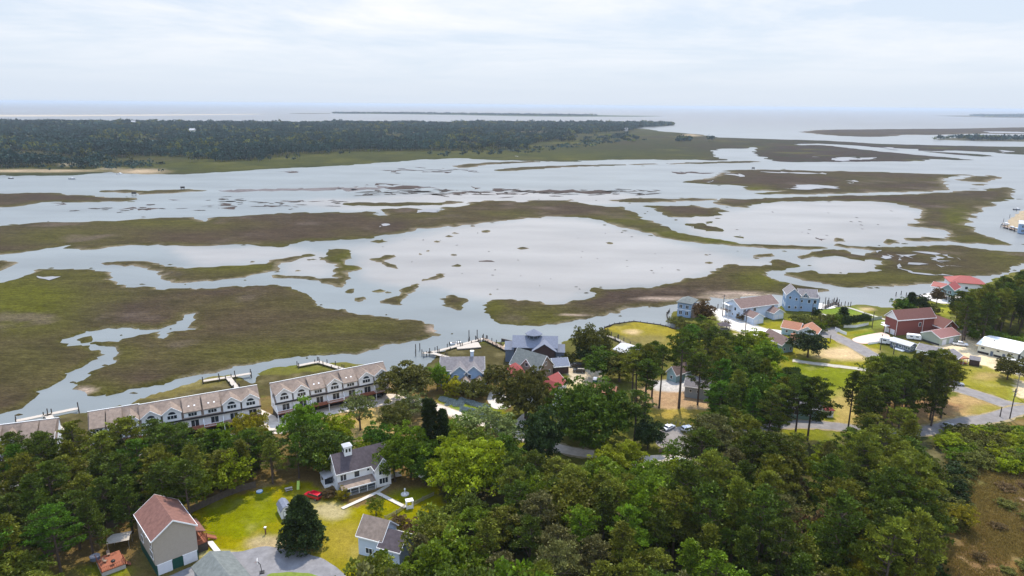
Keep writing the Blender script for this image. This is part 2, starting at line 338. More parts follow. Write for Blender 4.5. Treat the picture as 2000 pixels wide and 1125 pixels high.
marsh(Z4([(-300,95),(20,90),(120,95),(155,100),(100,120),(40,150),(-300,160)]), .012)
for q in ([(440,548),(550,545),(830,548),(1010,542),(1200,545),(1100,555),(960,565),(820,572),(790,575),(700,562),(480,552)],):
    marsh(Z1(q), .012)
marsh(Z2([(660,420),(700,402),(850,393),(1000,387),(1100,383),(1300,388),(1100,392),(1000,398),(850,408),(720,428)]), .012)
marsh(Z2([(890,435),(950,425),(1100,415),(1300,408),(1850,398)])+Z3([(100,393),(400,383),(500,378),(540,388),(400,395),(100,402)])+Z2([(1850,402),(1500,412),(1200,425),(1000,440),(900,440)]), .012)
marsh(Z3([(95,500),(150,490),(250,475),(270,460),(350,447),(290,437),(480,432),(520,430),(850,438),(1300,448),(1560,458),(1750,462),(1650,470),(1600,475),(1550,488),(1580,520),(1590,545),(1500,553),(1200,562),(900,570),(700,573),(480,572),(455,568),(540,560),(640,553),(480,550),(410,545),(430,525),(370,518),(250,515),(130,510)]), .014)
marsh(Z3([(1610,490),(1690,470),(1840,463),(1880,475),(1850,495),(1780,502),(1700,498)]), .012)
marsh(Z3([(1700,515),(1760,505),(1795,512),(1750,522)]), .012)
marsh(Z3([(735,222),(850,210),(1000,208),(1600,203),(2000,195),(2400,188),(2400,240),(2000,235),(1800,232),(1650,235),(1480,240),(1350,238),(1300,245),(1180,250),(1050,248),(870,238)]), .016)
marsh(Z2([(1515,600),(1700,594),(1850,592)])+Z3([(100,592),(400,595),(700,588),(850,580),(1100,575),(1400,568),(1580,555),(1750,545),(1870,528),(1950,530),(1952,560),(1930,590),(1850,625),(1780,660),(1720,705),(1705,735),(1740,770),(1820,810),(1950,855),(1940,862),(1800,850),(1620,838),(1500,832),(1320,832),(1335,815),(1450,808),(1560,815),(1605,805),(1560,775),(1450,755),(1370,757),(1330,738),(1400,725),(1380,710),(1440,690),(1410,655),(1340,640),(1280,620),(1150,612),(900,610),(650,612),(560,618),(480,635),(430,642),(360,640),(300,630),(240,615),(310,602),(100,612)])+Z2([(1850,614),(1700,620),(1600,612)]), .012)
marsh(Z2([(1710,635),(1850,632)])+Z3([(150,635),(330,645),(350,670),(300,690),(150,697),(60,705)])+Z2([(1900,712),(1850,690),(1780,650)]), .012)
marsh(Z3([(105,735),(200,728),(250,745),(340,765),(320,780),(200,770),(150,755)]), .01)
marsh(Z3([(340,798),(450,805),(490,818),(470,822),(380,808)]), .01)
M28 = Z6([(150,500),(160,455),(200,432),(300,430),(430,440),(500,450),(545,465),(600,460),(700,445),(800,425),(840,405),(800,375),(805,360),(880,360),(930,370),(1080,365),(1200,355),(1300,330),(1400,308),(1500,290),(1560,275),(1565,258)])+ZR([(20,370),(45,350),(35,325),(120,318),(200,335),(300,348),(420,345),(510,330),(500,315),(410,312),(450,300),(560,285),(650,278),(720,295),(780,330),(795,355),(770,370),(700,385),(550,400),(495,420),(490,440),(530,465),(620,490),(800,530),(1000,560),(1120,590),(1190,595),(1080,612),(1000,615),(900,625),(680,635),(500,640),(300,650),(150,660)])+Z6([(1607,431),(1500,450),(1350,465),(1200,480),(1100,490),(1000,515),(850,545),(700,575),(560,595),(450,603),(300,600),(220,580),(170,545)])
marsh(M28, .009)
M27 = ZR([(1105,140),(1180,135),(1350,150),(1550,160),(1750,162),(1950,150)])+ZS([(550,205),(900,185),(1200,200),(1500,250),(1800,278),(2000,283),(2600,300),(2600,420),(2000,440),(1780,565),(1650,595),(1400,605),(1290,615),(1050,650),(820,692),(600,708),(200,738)])+ZR([(1500,555),(1400,560),(1200,555),(1000,520),(850,485),(720,455),(645,440),(660,425),(760,405),(870,390),(930,365),(980,362),(990,385),(965,405),(1000,425),(1150,430),(1220,420),(1300,410),(1430,405),(1520,395),(1550,385),(1510,375),(1520,345),(1490,330),(1560,330),(1600,320),(1580,300),(1500,290),(1430,300),(1370,285),(1250,262),(1100,260),(1020,270),(960,275),(910,260),(860,280),(800,268),(770,250),(800,235),(868,238),(870,215),(920,195),(1040,192),(1180,195),(1280,185),(1300,200),(1340,225),(1420,240),(1480,215),(1520,200),(1400,180),(1290,172),(1200,165),(1110,150)])
marsh(M27, .009)
marsh(ZR([(350,245),(420,235),(500,212),(540,215),(560,240),(650,240),(650,260),(560,255),(480,265),(400,282),(350,265)]), .01)
# small tussocks: (x, y, width px)
TU = Z2([(265,835),(575,835),(580,855),(530,888),(650,803),(690,785),(855,778),(1098,750),(1112,768),(1065,872),(1545,842),(715,888),(678,906),(490,902),(330,910),(780,748),(140,822),(130,878),(1285,735),(1635,778),(1010,715)])
TW = [90,40,30,25,40,40,60,35,12,65,50,40,35,35,40,35,20,12,8,30,10]; TS = [2.857]*21
a = [(138,135,40),(45,145,50),(405,190,55),(500,120,35),(1240,65,28),(1195,85,35),(1408,88,40),(1450,68,45),(1418,155,60),(790,55,15),(515,40,20),(485,18,22)]
TU += Z5([(p[0], p[1]) for p in a]); TW += [p[2] for p in a]; TS += [3.214]*len(a)
a = [(1548,157,45),(1550,202,60),(190,405,40),(735,350,20),(85,355,45),(1190,480,45),(590,455,14)]
TU += Z6([(p[0], p[1]) for p in a]); TW += [p[2] for p in a]; TS += [3.214]*len(a)
a = [(285,872,14),(230,905,35),(968,826,80),(1255,835,110),(983,640,10),(1280,638,15),(1325,645,30),(1410,785,8),(1440,790,8),(1495,780,15),(240,725,50),(50,712,30)]
TU += Z3([(p[0], p[1]) for p in a]); TW += [p[2] for p in a]; TS += [2.857]*len(a)
a = [(640,40,25),(690,45,25),(820,25,30),(955,25,20)]
TU += ZS([(p[0], p[1]) for p in a]); TW += [p[2] for p in a]; TS += [6.667]*4
for (tx, ty), tw, ts in zip(TU, TW, TS):
    w_ = tw/ts/2; r_ = R.random()*6
    marsh([(tx+w_*(1+.3*math.sin(k*2.3+r_))*math.cos(k*math.pi/5), ty+max(1.0, w_*.26)*(1+.3*math.sin(k*3.1+r_))*math.sin(k*math.pi/5)) for k in range(10)], .006, .5, name='marsh_tussock')
# crumbs of marsh strewn along the banks
def crumbs():
    rr = random.Random(9); V = []; F = []
    for o in ISL:
        co = [v.co for v in o.data.vertices if v.co.z < WZ-.1]
        if len(co) < 60: continue
        for _ in range(min(46, len(co)//14)):
            p = rr.choice(co); D = max(120, math.hypot(p.x, p.y)); r0 = D*rr.uniform(.0008, .0042); a0 = rr.uniform(0, 6.3); d = D*rr.uniform(.002, .022)
            cx, cy = p.x+math.cos(a0)*d, p.y+math.sin(a0)*d; b = len(V); n = 9; ex = rr.uniform(1, 2.2)
            for k in range(n): q = r0*rr.uniform(.6, 1.25); V.append((cx+q*ex*math.cos(k*6.283/n), cy+q*math.sin(k*6.283/n), WZ-.1))
            V.append((cx, cy, WZ+.45)); F += [(b+k, b+(k+1) % n, b+n) for k in range(n)]
    V = np.array(V); px, py = nproj(V[:, 0], V[:, 1]); c = marsh_col(V[:, :2], np.full(len(V), 2.5), px, py)
    o = bpy.data.objects.new('marsh_crumbs', np_mesh('marsh_crumbs', V, F, [mm], col=c)); COL.objects.link(o); tag(o, 'countless tiny tufts of marsh grass strewn along the banks', 'marsh tufts', None, 'stuff')
crumbs()
# mud dashes and specks showing in the shallow channels and ponds
def dashes():
    rr = random.Random(19); V = []; F = []
    def spot(px, py, L, th, a):
        x, y = G(px, py, WZ); D = math.hypot(x, y); m_ = D/FPX; b = len(V); n = 14; ph = rr.uniform(0, 6); top = WZ+.10
        for k in range(n):
            t = k/n*6.283; q = 1+.3*math.sin(2*t+ph)+.2*math.sin(5*t+ph*2); u = math.cos(t)*L*.5*q*m_; v = math.sin(t)*th*.5*q*m_*D/CAMZ
            V.append((x+u*math.cos(a)-v*math.sin(a)*.3, y+v+u*math.sin(a), top))
        F.append(tuple(range(b, b+n)))
    for _ in range(95):
        x = rr.uniform(700, 1290); spot(x, 376-(x-1000)*.004+rr.gauss(0, 3.4), rr.uniform(8, 46), rr.uniform(.7, 1.8), rr.gauss(0, .5))
    for _ in range(30): spot(rr.uniform(380, 680), rr.gauss(397, 5), rr.uniform(6, 26), rr.uniform(.8, 1.8), rr.gauss(0, .4))
    for _ in range(14): spot(rr.uniform(120, 420), rr.gauss(408, 4), rr.uniform(6, 20), rr.uniform(.8, 1.6), rr.gauss(0, .4))
    for _ in range(12): spot(rr.uniform(750, 960), rr.gauss(333, 3), rr.uniform(10, 50), rr.uniform(.6, 1.1), rr.gauss(0, .3))
    for _ in range(42): spot(rr.uniform(700, 1450), rr.uniform(440, 570), rr.uniform(1.5, 6), rr.uniform(.6, 1.4), rr.gauss(0, .5))
    for _ in range(14): spot(rr.uniform(1420, 1760), rr.uniform(410, 465), rr.uniform(1.5, 6), rr.uniform(.6, 1.2), rr.gauss(0, .5))
    mb = MB(); mb.poly(V, F, MATS['marsh_grass']); me = mb.mesh('mud_banks'); a = me.attributes.new('Col', 'FLOAT_COLOR', 'POINT'); a.data.foreach_set('color', np.tile(np.array((.05, .042, .035, 1), dtype=np.float32), (len(V), 1)).ravel())
    o = bpy.data.objects.new('mud_banks', me); COL.objects.link(o); tag(o, 'thin dark mud banks and specks breaking the surface of the shallow water', 'mud', None, 'stuff')
dashes()
# mud flats just above the water
def mud_z(V, ed): return np.where(ed < .05, WZ+.015, WZ+.08)
def mud_col(c1):
    def f(V, ed, px, py): return np.tile(np.array(c1), (len(V), 1))
    return f
for q in (Z1([(700,650),(840,643),(900,648),(860,660),(830,652)]), Z1([(1160,632),(1230,622),(1290,628),(1330,645),(1320,652),(1260,640),(1230,632)]), Z1([(1560,606),(1690,609),(1560,613)]), Z1([(1700,608),(1860,605),(1720,613)]), Z1([(1480,631),(1620,640),(1500,641)]), Z1([(310,620),(390,618),(350,632),(315,634)]), Z1([(960,600),(990,598),(985,606)]),
          Z2([(285,535),(330,528),(400,523),(520,523),(540,530),(480,535),(430,545),(340,540)]), Z2([(350,548),(400,552),(370,558),(320,547)]), Z2([(625,542),(700,545),(830,558),(740,559)]), Z2([(765,527),(800,532),(780,537)]), Z2([(880,542),(920,540),(1050,550),(1200,545),(1380,548),(1600,552),(1750,556),(1600,559),(1450,566),(1300,561),(1050,557),(930,551)]),
          Z2([(500,445),(640,443),(640,448),(510,449)]), Z2([(730,438),(800,437),(760,443)]), Z2([(290,438),(440,433),(360,441)]), Z1([(1540,445),(1600,440),(1700,450),(1600,450)]), Z2([(180,520),(300,512),(420,514),(300,520)]), Z2([(640,560),(900,562),(1100,566),(900,568)]), Z3([(0,445),(240,450),(200,457),(60,455)]), Z6([(100,193),(160,190),(200,205),(150,200)]), ZR([(900,68),(1050,90),(980,95)])):
    sheet('mud_flat', shore(q, WZ, 2.2), .01, mud_z, mud_col((0.06, 0.045, 0.038)), mm)
for q in (Z1([(1200,548),(1500,541),(2000,527),(2000,545),(1600,552),(1250,556)]), Z2([(0,535),(200,529),(480,527),(560,535),(300,541),(0,546)])):
    sheet('mud_flat', shore(q, WZ, 2.2), .01, mud_z, mud_col((0.125, 0.112, 0.108)), mm)
# ---- pans and small creeks lying in the marsh (clear of the grass tops)
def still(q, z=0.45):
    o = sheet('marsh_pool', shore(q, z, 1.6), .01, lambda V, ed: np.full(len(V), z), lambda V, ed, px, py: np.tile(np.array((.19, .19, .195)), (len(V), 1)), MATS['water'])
    return o
def pools():
    for q in (Z4([(215,195),(260,198),(320,210),(270,222),(230,212)]), Z2([(480,655),(520,645),(600,655),(560,672),(500,668)]), Z2([(255,748),(320,733),(325,742),(270,755)]), Z3([(690,540),(740,520),(800,515),(975,530),(975,542),(880,535),(780,543)]), Z3([(1015,497),(1075,492),(1060,500)]), Z3([(1020,508),(1060,505),(1040,513)]), Z3([(500,443),(860,450),(870,456),(700,453)]), Z3([(220,495),(270,490),(240,502)]), Z3([(360,455),(430,458),(400,470)]),
              Z3([(800,350),(920,348),(915,360),(840,360)]), Z3([(945,380),(1000,340),(1055,355),(1060,370),(1170,363),(1170,375),(1060,377),(980,385)]), Z2([(1620,315),(1700,303),(1840,305),(1800,312)]), Z2([(1600,258),(1640,250),(1660,260),(1610,265)]), Z2([(1365,262),(1480,258),(1420,268)]), Z2([(1760,285),(1840,290),(1800,298)]), Z2([(1115,350),(1210,350),(1190,356)]), Z2([(1000,354),(1040,352),(1030,359)]), Z3([(1870,325),(1910,320),(1930,330),(1900,340)]), Z3([(1230,308),(1300,312),(1300,322),(1240,318)]), Z3([(1770,218),(2000,222),(2000,230),(1800,226)]),
              ZS([(130,355),(240,320),(290,350),(200,365)]), ZS([(330,345),(440,320),(500,305),(545,350),(440,345)]), ZS([(670,280),(740,290),(830,285),(820,312),(720,310)]), ZS([(770,380),(880,330),(950,400),(900,410)]), ZS([(1050,345),(1080,325),(1090,350)]), ZS([(1130,355),(1160,350),(1160,368)]), ZS([(980,400),(1060,400),(1030,430)]), ZS([(610,432),(700,425),(755,440),(690,460),(612,455)]), ZS([(255,468),(380,450),(430,475),(400,495),(520,515),(690,570),(960,560),(1040,575),(1200,585),(1290,605),(1280,612),(1180,595),(980,590),(750,582),(640,572),(490,525),(360,500),(280,490)]), ZS([(930,445),(1000,462),(1170,468),(1000,475)]), ZS([(10,262),(110,258),(130,272),(30,285)]), ZS([(310,380),(380,375),(360,390)])):
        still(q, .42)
# ---- far big island and barrier strips
def isle_col(V, ed, px, py):
    x, y = V[:, 0], V[:, 1]; n1 = nfbm(x, y, 1/150.0); n2 = nfbm(x, y, 1/40.0)
    c = mixc(np.tile(np.array((0.034, 0.036, 0.010)), (len(V), 1)), (0.036, 0.027, 0.018), np.clip((n1-.42)*3, 0, 1)*.8); c = mixc(c, (.03, .036, .016), np.clip((n2-.5)*4, 0, 1)*.6)
    c = mixc(c, (0.034, 0.024, 0.019), ell(px, py, 1650, 300, 370, 34, .5)*.95)
    c = mixc(c, (0.030, 0.032, 0.014), ell(px, py, 1250, 296, 190, 10, .5)*.7)
    c = mixc(c, (0.048, 0.050, 0.010), np.clip(ell(px, py, 1000, 305, 330, 10, .6)+ell(px, py, 450, 322, 220, 12, .6), 0, 1)*.7)
    c = mixc(c, (.022, .028, .010), np.clip((nfbm(x, y, 1/26.0)-.52)*6, 0, 1)*.7); c = mixc(c, (.075, .07, .018), np.clip((nfbm(x+300, y, 1/60.0)-.58)*6, 0, 1)*.6)
    c = mixc(c, (0.30, 0.23, 0.15), np.clip(ell(px, py, 60, 334, 110, 2.6, .5)+ell(px, py, 275, 335, 42, 4.5, .6)+ell(px, py, 810, 256, 32, 5, .5)+ell(px, py, 1040, 255, 30, 3, .5)*.5+ell(px, py, 1350, 264, 14, 2.5, .5), 0, 1)*np.clip(n2*2.2, 0, 1))
    c = mixc(c, (0.30, 0.25, 0.17), np.clip(ell(px, py, 140, 322, 18, 3, .6)+ell(px, py, 215, 330, 20, 2, .6), 0, 1)*.8)
    return c
def isle_z(V, ed): return np.where(ed < 1, WZ-.2, WZ+.6+np.minimum(ed, 200)*.004)
IS_S = Z1([(0,465),(180,470),(450,465),(620,447),(680,460),(900,460),(1000,462),(1280,445),(1600,425),(1750,420),(1857,415)])+Z2([(50,410),(200,402),(430,385),(480,378),(700,370),(800,375),(900,380),(1050,383),(1380,391),(1420,392),(1400,382),(1600,378),(1750,378),(1850,377)])
IS_E = Z3([(100,379),(380,382),(340,370),(280,360),(270,345),(290,325),(330,315),(440,315),(480,308),(510,312),(470,330),(500,350),(560,375),(640,392),(1000,390),(1400,388),(1500,375),(1700,383),(1730,378),(1600,365),(1350,345),(1100,318),(950,302),(860,293),(760,295),(750,290),(850,288),(1000,295),(1200,310),(1390,318),(1420,330),(1560,345),(1800,362),(1850,355),(1700,342),(1500,332),(1600,326),(1800,335),(1900,345),(2000,350),(2500,362),(2500,312),(2000,305),(1600,298),(1200,288),(900,270),(600,262),(300,252),(200,235),(100,228)])
IS_N = Z2([(1857,220),(1780,208),(1700,202),(1760,194),(1905,186),(1900,178),(1600,176),(1000,176),(400,176),(0,178)])+Z1([(1500,180),(1000,176),(400,172),(0,172)])
ISLE = [(-1500, 330), (-500, 342)]+IS_S+IS_E+IS_N+[(-1500, 236)]
sheet('far_island', shore(ISLE, WZ, 1.0), .016, isle_z, isle_col, mm)
sand = lambda c: (lambda V, ed, px, py: np.tile(np.array(c), (len(V), 1)))
for q, c in ((Z1([(-2500,128),(0,126),(400,126),(900,124),(1500,121),(1640,118),(1640,122),(900,131),(400,135),(0,137),(-2500,142)]), (0.34, 0.30, 0.24)),
             (Z1([(1560,119),(1700,116),(1857,115),(1857,121),(1700,122)]), (0.10, 0.09, 0.06)),
             (Z2([(0,115),(300,116),(600,117),(1000,120),(1300,124),(1600,130),(1920,134),(1700,137),(1300,137),(1000,134),(600,126),(300,122),(0,120)]), (0.06, 0.075, 0.04)),
             (Z3([(1480,131),(1700,129),(2000,126),(2600,122),(2600,148),(2000,145),(1800,142),(1600,136)]), (0.10, 0.09, 0.07)),
             (Z3([(1680,100),(2000,98.5),(2600,100),(2600,106),(2000,104)]), (0.30, 0.28, 0.22)),
             (Z3([(1480,263),(1520,256),(1700,250),(2000,250),(2400,245),(2400,285),(2000,278),(1800,274),(1600,270)]), (0.075, 0.07, 0.045)),
             (Z3([(1400,133),(1480,132),(1600,129),(1500,135)]), (0.36, 0.31, 0.25))):
    sheet('barrier_island', shore(q, WZ, .6), .03, isle_z, sand(c), mm)
# ---- home shore
COAST = [(-900, 1010), (-300, 905), (-60, 852), (0, 834), (60, 823), (110, 812), (200, 802), (235, 790), (248, 793), (262, 782), (320, 765), (400, 738), (450, 730), (485, 742), (497, 748), (500, 730), (520, 720), (560, 715), (600, 711), (640, 709), (690, 708), (715, 712), (740, 722), (765, 728), (800, 735), (820, 725), (838, 708), (850, 690), (870, 682), (905, 674), (945, 666), (985, 668), (1005, 678), (1060, 684), (1092, 682), (1095, 668), (1125, 658), (1140, 662), (1172, 662), (1178, 640), (1200, 633), (1238, 628), (1290, 635), (1330, 645), (1343, 641), (1312, 622), (1305, 612), (1322, 606), (1370, 602), (1420, 603), (1460, 598), (1520, 600), (1540, 589), (1598, 594), (1625, 600), (1650, 597), (1684, 594), (1720, 599), (1740, 601), (1736, 587), (1765, 582), (1800, 577), (1820, 569), (1845, 558), (1870, 554), (1925, 557), (1935, 545), (1960, 537), (2010, 522), (2300, 480)]
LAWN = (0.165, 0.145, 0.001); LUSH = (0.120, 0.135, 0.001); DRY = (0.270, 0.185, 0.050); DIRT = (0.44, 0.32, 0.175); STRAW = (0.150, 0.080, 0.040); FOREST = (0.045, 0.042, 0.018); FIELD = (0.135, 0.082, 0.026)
LP = [  # (poly or ellipse, colour, amount)
 ([(-400,880),(560,770),(760,740),(1000,700),(1000,900),(870,1060),(560,1130),(-400,1300)], STRAW, .55),
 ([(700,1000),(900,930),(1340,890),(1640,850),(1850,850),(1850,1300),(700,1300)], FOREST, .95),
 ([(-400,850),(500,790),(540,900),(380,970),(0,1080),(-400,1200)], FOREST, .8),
 ([(370,1000),(450,965),(600,940),(680,985),(760,960),(850,940),(870,1010),(800,1060),(700,1125),(690,1300),(380,1300),(400,1080)], LAWN, 1),
 ([(400,990),(520,955),(560,1010),(480,1050),(400,1040)], LUSH, .8), ((800,960,45,14), LUSH, .8), ((770,1000,40,12), LUSH, .5), ((640,1060,70,40), DRY, .25), ((700,1050,60,40), DRY, .22), ((640,995,30,16), (.30,.25,.13), .9), ((545,1065,60,14), (.36,.27,.16), .8), ((450,1085,70,10), (.42,.36,.2), .7), ((830,1030,40,25), DRY, .5),
 ([(620,815),(700,790),(790,775),(780,840),(700,900),(620,870)], (.34,.24,.095), .9), ((700,815,50,14), DRY, .8), ((820,880,60,20), LUSH, .5),
 ([(850,770),(960,790),(1080,850),(1060,890),(960,840),(860,800)], LUSH, .9), ((900,800,60,10), (.12,.17,.03), .8),
 ([(1180,640),(1240,627),(1340,645),(1420,660),(1340,690),(1260,675)], (.20,.16,.018), .95), ((1235,648,14,5), DIRT, .8), ((1250,665,60,12), (.12,.10,.05), .6),
 ([(1095,668),(1172,662),(1240,680),(1240,720),(1100,700)], (.07,.065,.016), .9),
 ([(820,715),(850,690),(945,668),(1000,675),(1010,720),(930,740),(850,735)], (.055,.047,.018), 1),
 ([(1040,735),(1200,745),(1220,800),(1120,790),(1040,760)], (.36,.30,.14), .8), ([(1100,715),(1180,725),(1170,755),(1110,745)], (.46,.38,.27), .9),
 ([(1240,760),(1400,740),(1400,800),(1330,815),(1250,800)], (.40,.27,.15), .85), ((1300,770,60,30), (.22,.12,.07), .4),
 ([(1260,800),(1400,800),(1460,830),(1360,840),(1290,830)], (.25,.19,.03), .95), ((1330,815,60,10), DRY, .4),
 ([(1270,745),(1345,735),(1345,765),(1280,765)], (.42,.40,.37), .9),
 ([(1420,640),(1700,600),(1720,700),(1820,740),(1700,810),(1560,840),(1500,800),(1480,690)], (.165,.15,.010), 1),
 ([(1550,700),(1700,720),(1680,790),(1600,830),(1560,780)], (.115,.135,.006), .9), ((1660,790,40,28), (.30,.24,.07), .85), ((1640,690,70,14), DIRT, .95), ((1560,690,40,10), (.17,.16,.012), .6), ((1740,720,30,14), (.2,.22,.03), .8),
 ([(1600,606),(1700,610),(1760,640),(1640,650),(1560,630)], (.14,.165,.03), .8), ((1690,604,18,4), DIRT, .9), ((1700,660,22,9), (.07,.15,.012), 1), ((1640,606,40,8), (.12,.18,.02), .8),
 ([(1380,600),(1420,640),(1500,665),(1530,660),(1470,630),(1400,595)], (.60,.55,.48), .95), ((1455,655,60,6), (.5,.42,.28), .8), ([(1360,640),(1430,660),(1470,672),(1410,680),(1350,665)], (.18,.17,.02), .8),
 ([(1760,600),(1860,580),(2000,600),(2010,660),(1850,650),(1760,630)], (.085,.09,.018), .9), ((1850,605,40,12), (.21,.21,.02), .9), ((1860,583,30,7), (.7,.66,.6), .9),
 ([(1830,655),(1910,640),(1960,700),(2010,740),(2010,760),(1880,715),(1830,690)], (.55,.44,.28), .95), ([(1875,700),(2010,740),(2010,790),(1900,760),(1860,735)], (.185,.165,.018), .95), ((1930,735,35,7), (.36,.25,.11), .6),
 ([(1720,800),(1880,765),(1965,785),(1970,815),(1860,825),(1740,830)], (.30,.20,.085), .95), ((1930,800,40,14), (.17,.16,.015), .7), ((1975,780,10,20), (.20,.21,.03), .8),
 ([(1985,740),(2100,770),(2100,800),(1985,775)], (.50,.40,.26), .9), ([(1680,780),(1760,760),(1880,790),(1850,815),(1700,820)], (.24,.13,.065), .6),
 ([(1620,780),(1700,760),(1720,830),(1640,835)], (.30,.22,.07), .8), ([(1520,815),(1660,830),(1650,870),(1520,850)], (.14,.145,.01), .9),
 ([(1850,830),(2300,800),(2300,1400),(1830,1400),(1850,1000)], FIELD, 1), ((1920,860,70,30), (.085,.11,.010), .95), ((2000,970,32,50), (.21,.15,.10), .8), ((1890,950,60,60), (.075,.070,.018), .85), ((1960,1060,50,30), (.085,.07,.02), .7), ((1870,1080,40,40), (.07,.065,.02), .7), ((1900,1100,60,50), (.16,.095,.045), .7), ((1960,860,60,20), (.06,.05,.03), .5),
 ((1590,975,40,40), (.11,.10,.03), .8), ((335,1075,60,40), (.06,.075,.012), .6), ((215,1118,50,14), LUSH, .8), ((60,1090,80,20), (.10,.075,.03), .6),
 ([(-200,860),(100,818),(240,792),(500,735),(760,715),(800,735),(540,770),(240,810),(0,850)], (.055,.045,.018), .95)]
def land_col(V, ed, px, py):
    x, y = V[:, 0], V[:, 1]; n1 = nfbm(x, y, 1/14.0); n2 = nfbm(x+90, y, 1/5.0); n3 = nfbm(x, y+70, 1/50.0)
    c = mixc(np.tile(np.array((0.085, 0.088, 0.014)), (len(V), 1)), (0.12, 0.085, 0.035), np.clip((n3-.4)*3, 0, 1)*.6)
    k = np.clip((py-190)/700, .15, 1.3); qx = px+(n1-.5)*34*k+(n2-.5)*16*k; qy = py+(n1-.5)*18*k+(n2-.5)*9*k; P = np.stack([qx, qy], 1)
    vis = (V[:, 1] > 60)
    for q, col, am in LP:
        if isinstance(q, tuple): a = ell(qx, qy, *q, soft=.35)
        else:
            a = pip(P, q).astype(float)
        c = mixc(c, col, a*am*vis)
    c = mixc(c, (0.30, 0.25, 0.12), np.clip((n2-.6)*4, 0, 1)*.30); c = mixc(c, (0.06, 0.085, 0.012), np.clip((n1-.56)*4, 0, 1)*.35)
    return c
def land_z(V, ed): return np.where(ed < .05, WZ-.3, np.minimum(0.0, -.25+ed*.12)+.06*(nfbm(V[:, 0], V[:, 1], 1/6.0)-.5))
lm = col_mat('turf', scales=((2.6, .34), (0.7, .28), (0.14, .24)), bump=0.6, bscale=3.0)
_c = shore(COAST, WZ, .5, close=False)
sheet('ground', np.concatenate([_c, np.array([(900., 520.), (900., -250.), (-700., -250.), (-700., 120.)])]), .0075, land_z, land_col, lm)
# ---- water: one sheet to the horizon; silt and painted sun glare pale the shallow ponds against deeper channels
PONDS = [Z2([(300,830),(700,745),(1100,700),(1400,700),(1700,780),(2100,880),(2300,930)])+[(1560, 510), (1400, 530), (1340, 550), (1150, 565), (1090, 590), (960, 585), (900, 575), (860, 560), (780, 560), (700, 540), (690, 490), (640, 480)],
         Z3([(100,700),(450,640),(650,610),(1200,610),(1440,680),(1340,760),(1600,800),(1300,830),(900,850),(500,830),(150,790)]), ZR([(880,270),(1600,300),(1560,400),(1150,440),(980,400)]), [(330, 480), (560, 480), (660, 500), (640, 540), (540, 530), (560, 500), (500, 510), (380, 520)],
         [(550,395),(1000,370),(1300,385),(1200,398),(700,408)]]
def water_mesh():
    ys = [-3000., -300., 40.]+list(np.geomspace(70, 3200, 210))+list(np.geomspace(3400, 90000, 34)); xs = np.sign(np.linspace(-1, 1, 261))*np.abs(np.linspace(-1, 1, 261))**1.15
    V = []; 
    for y in ys:
        h = max(abs(y), 60)*1.6+200; V.append(np.stack([xs*h if y > 0 else xs*max(h, 3000), np.full(261, y)], 1))
    nr = len(ys); V = np.concatenate(V); i = np.arange(nr-1)[:, None]*261+np.arange(260)[None]; i = i.ravel()
    F = np.stack([i, i+1, i+262, i+261], 1); px, py = nproj(V[:, 0], V[:, 1]); x, y = V[:, 0], V[:, 1]
    D = np.hypot(x, y); n1 = nfbm(x, y, 1/60.0); n2 = nfbm(x, y, 1/400.0)
    wgt = np.zeros(len(V)); vis = y > 60
    P = np.stack([px+(n1-.5)*30, py+(n1-.5)*12], 1)
    for off in ((0, 0), (0, 6), (0, -6), (14, 0), (-14, 0), (8, 4), (-8, -4)):
        Q = P+np.array(off)*np.clip((P[:, 1:2]-200)/250, .1, 1.5); s = np.zeros(len(V), bool)
        for q in PONDS: s |= pip(Q, q)
        wgt += s/7.0
    wgt *= vis
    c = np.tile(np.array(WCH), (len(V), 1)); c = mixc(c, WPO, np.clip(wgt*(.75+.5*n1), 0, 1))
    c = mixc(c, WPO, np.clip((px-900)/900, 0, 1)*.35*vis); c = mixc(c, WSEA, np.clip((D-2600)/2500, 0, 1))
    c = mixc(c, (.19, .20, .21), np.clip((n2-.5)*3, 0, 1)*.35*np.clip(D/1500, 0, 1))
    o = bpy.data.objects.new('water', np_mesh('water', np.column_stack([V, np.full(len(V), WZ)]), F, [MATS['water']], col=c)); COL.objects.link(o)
    tag(o, kind='structure')
WCH = (.142, .160, .160); WPO = (.225, .215, .200); WSEA = (.12, .115, .11)
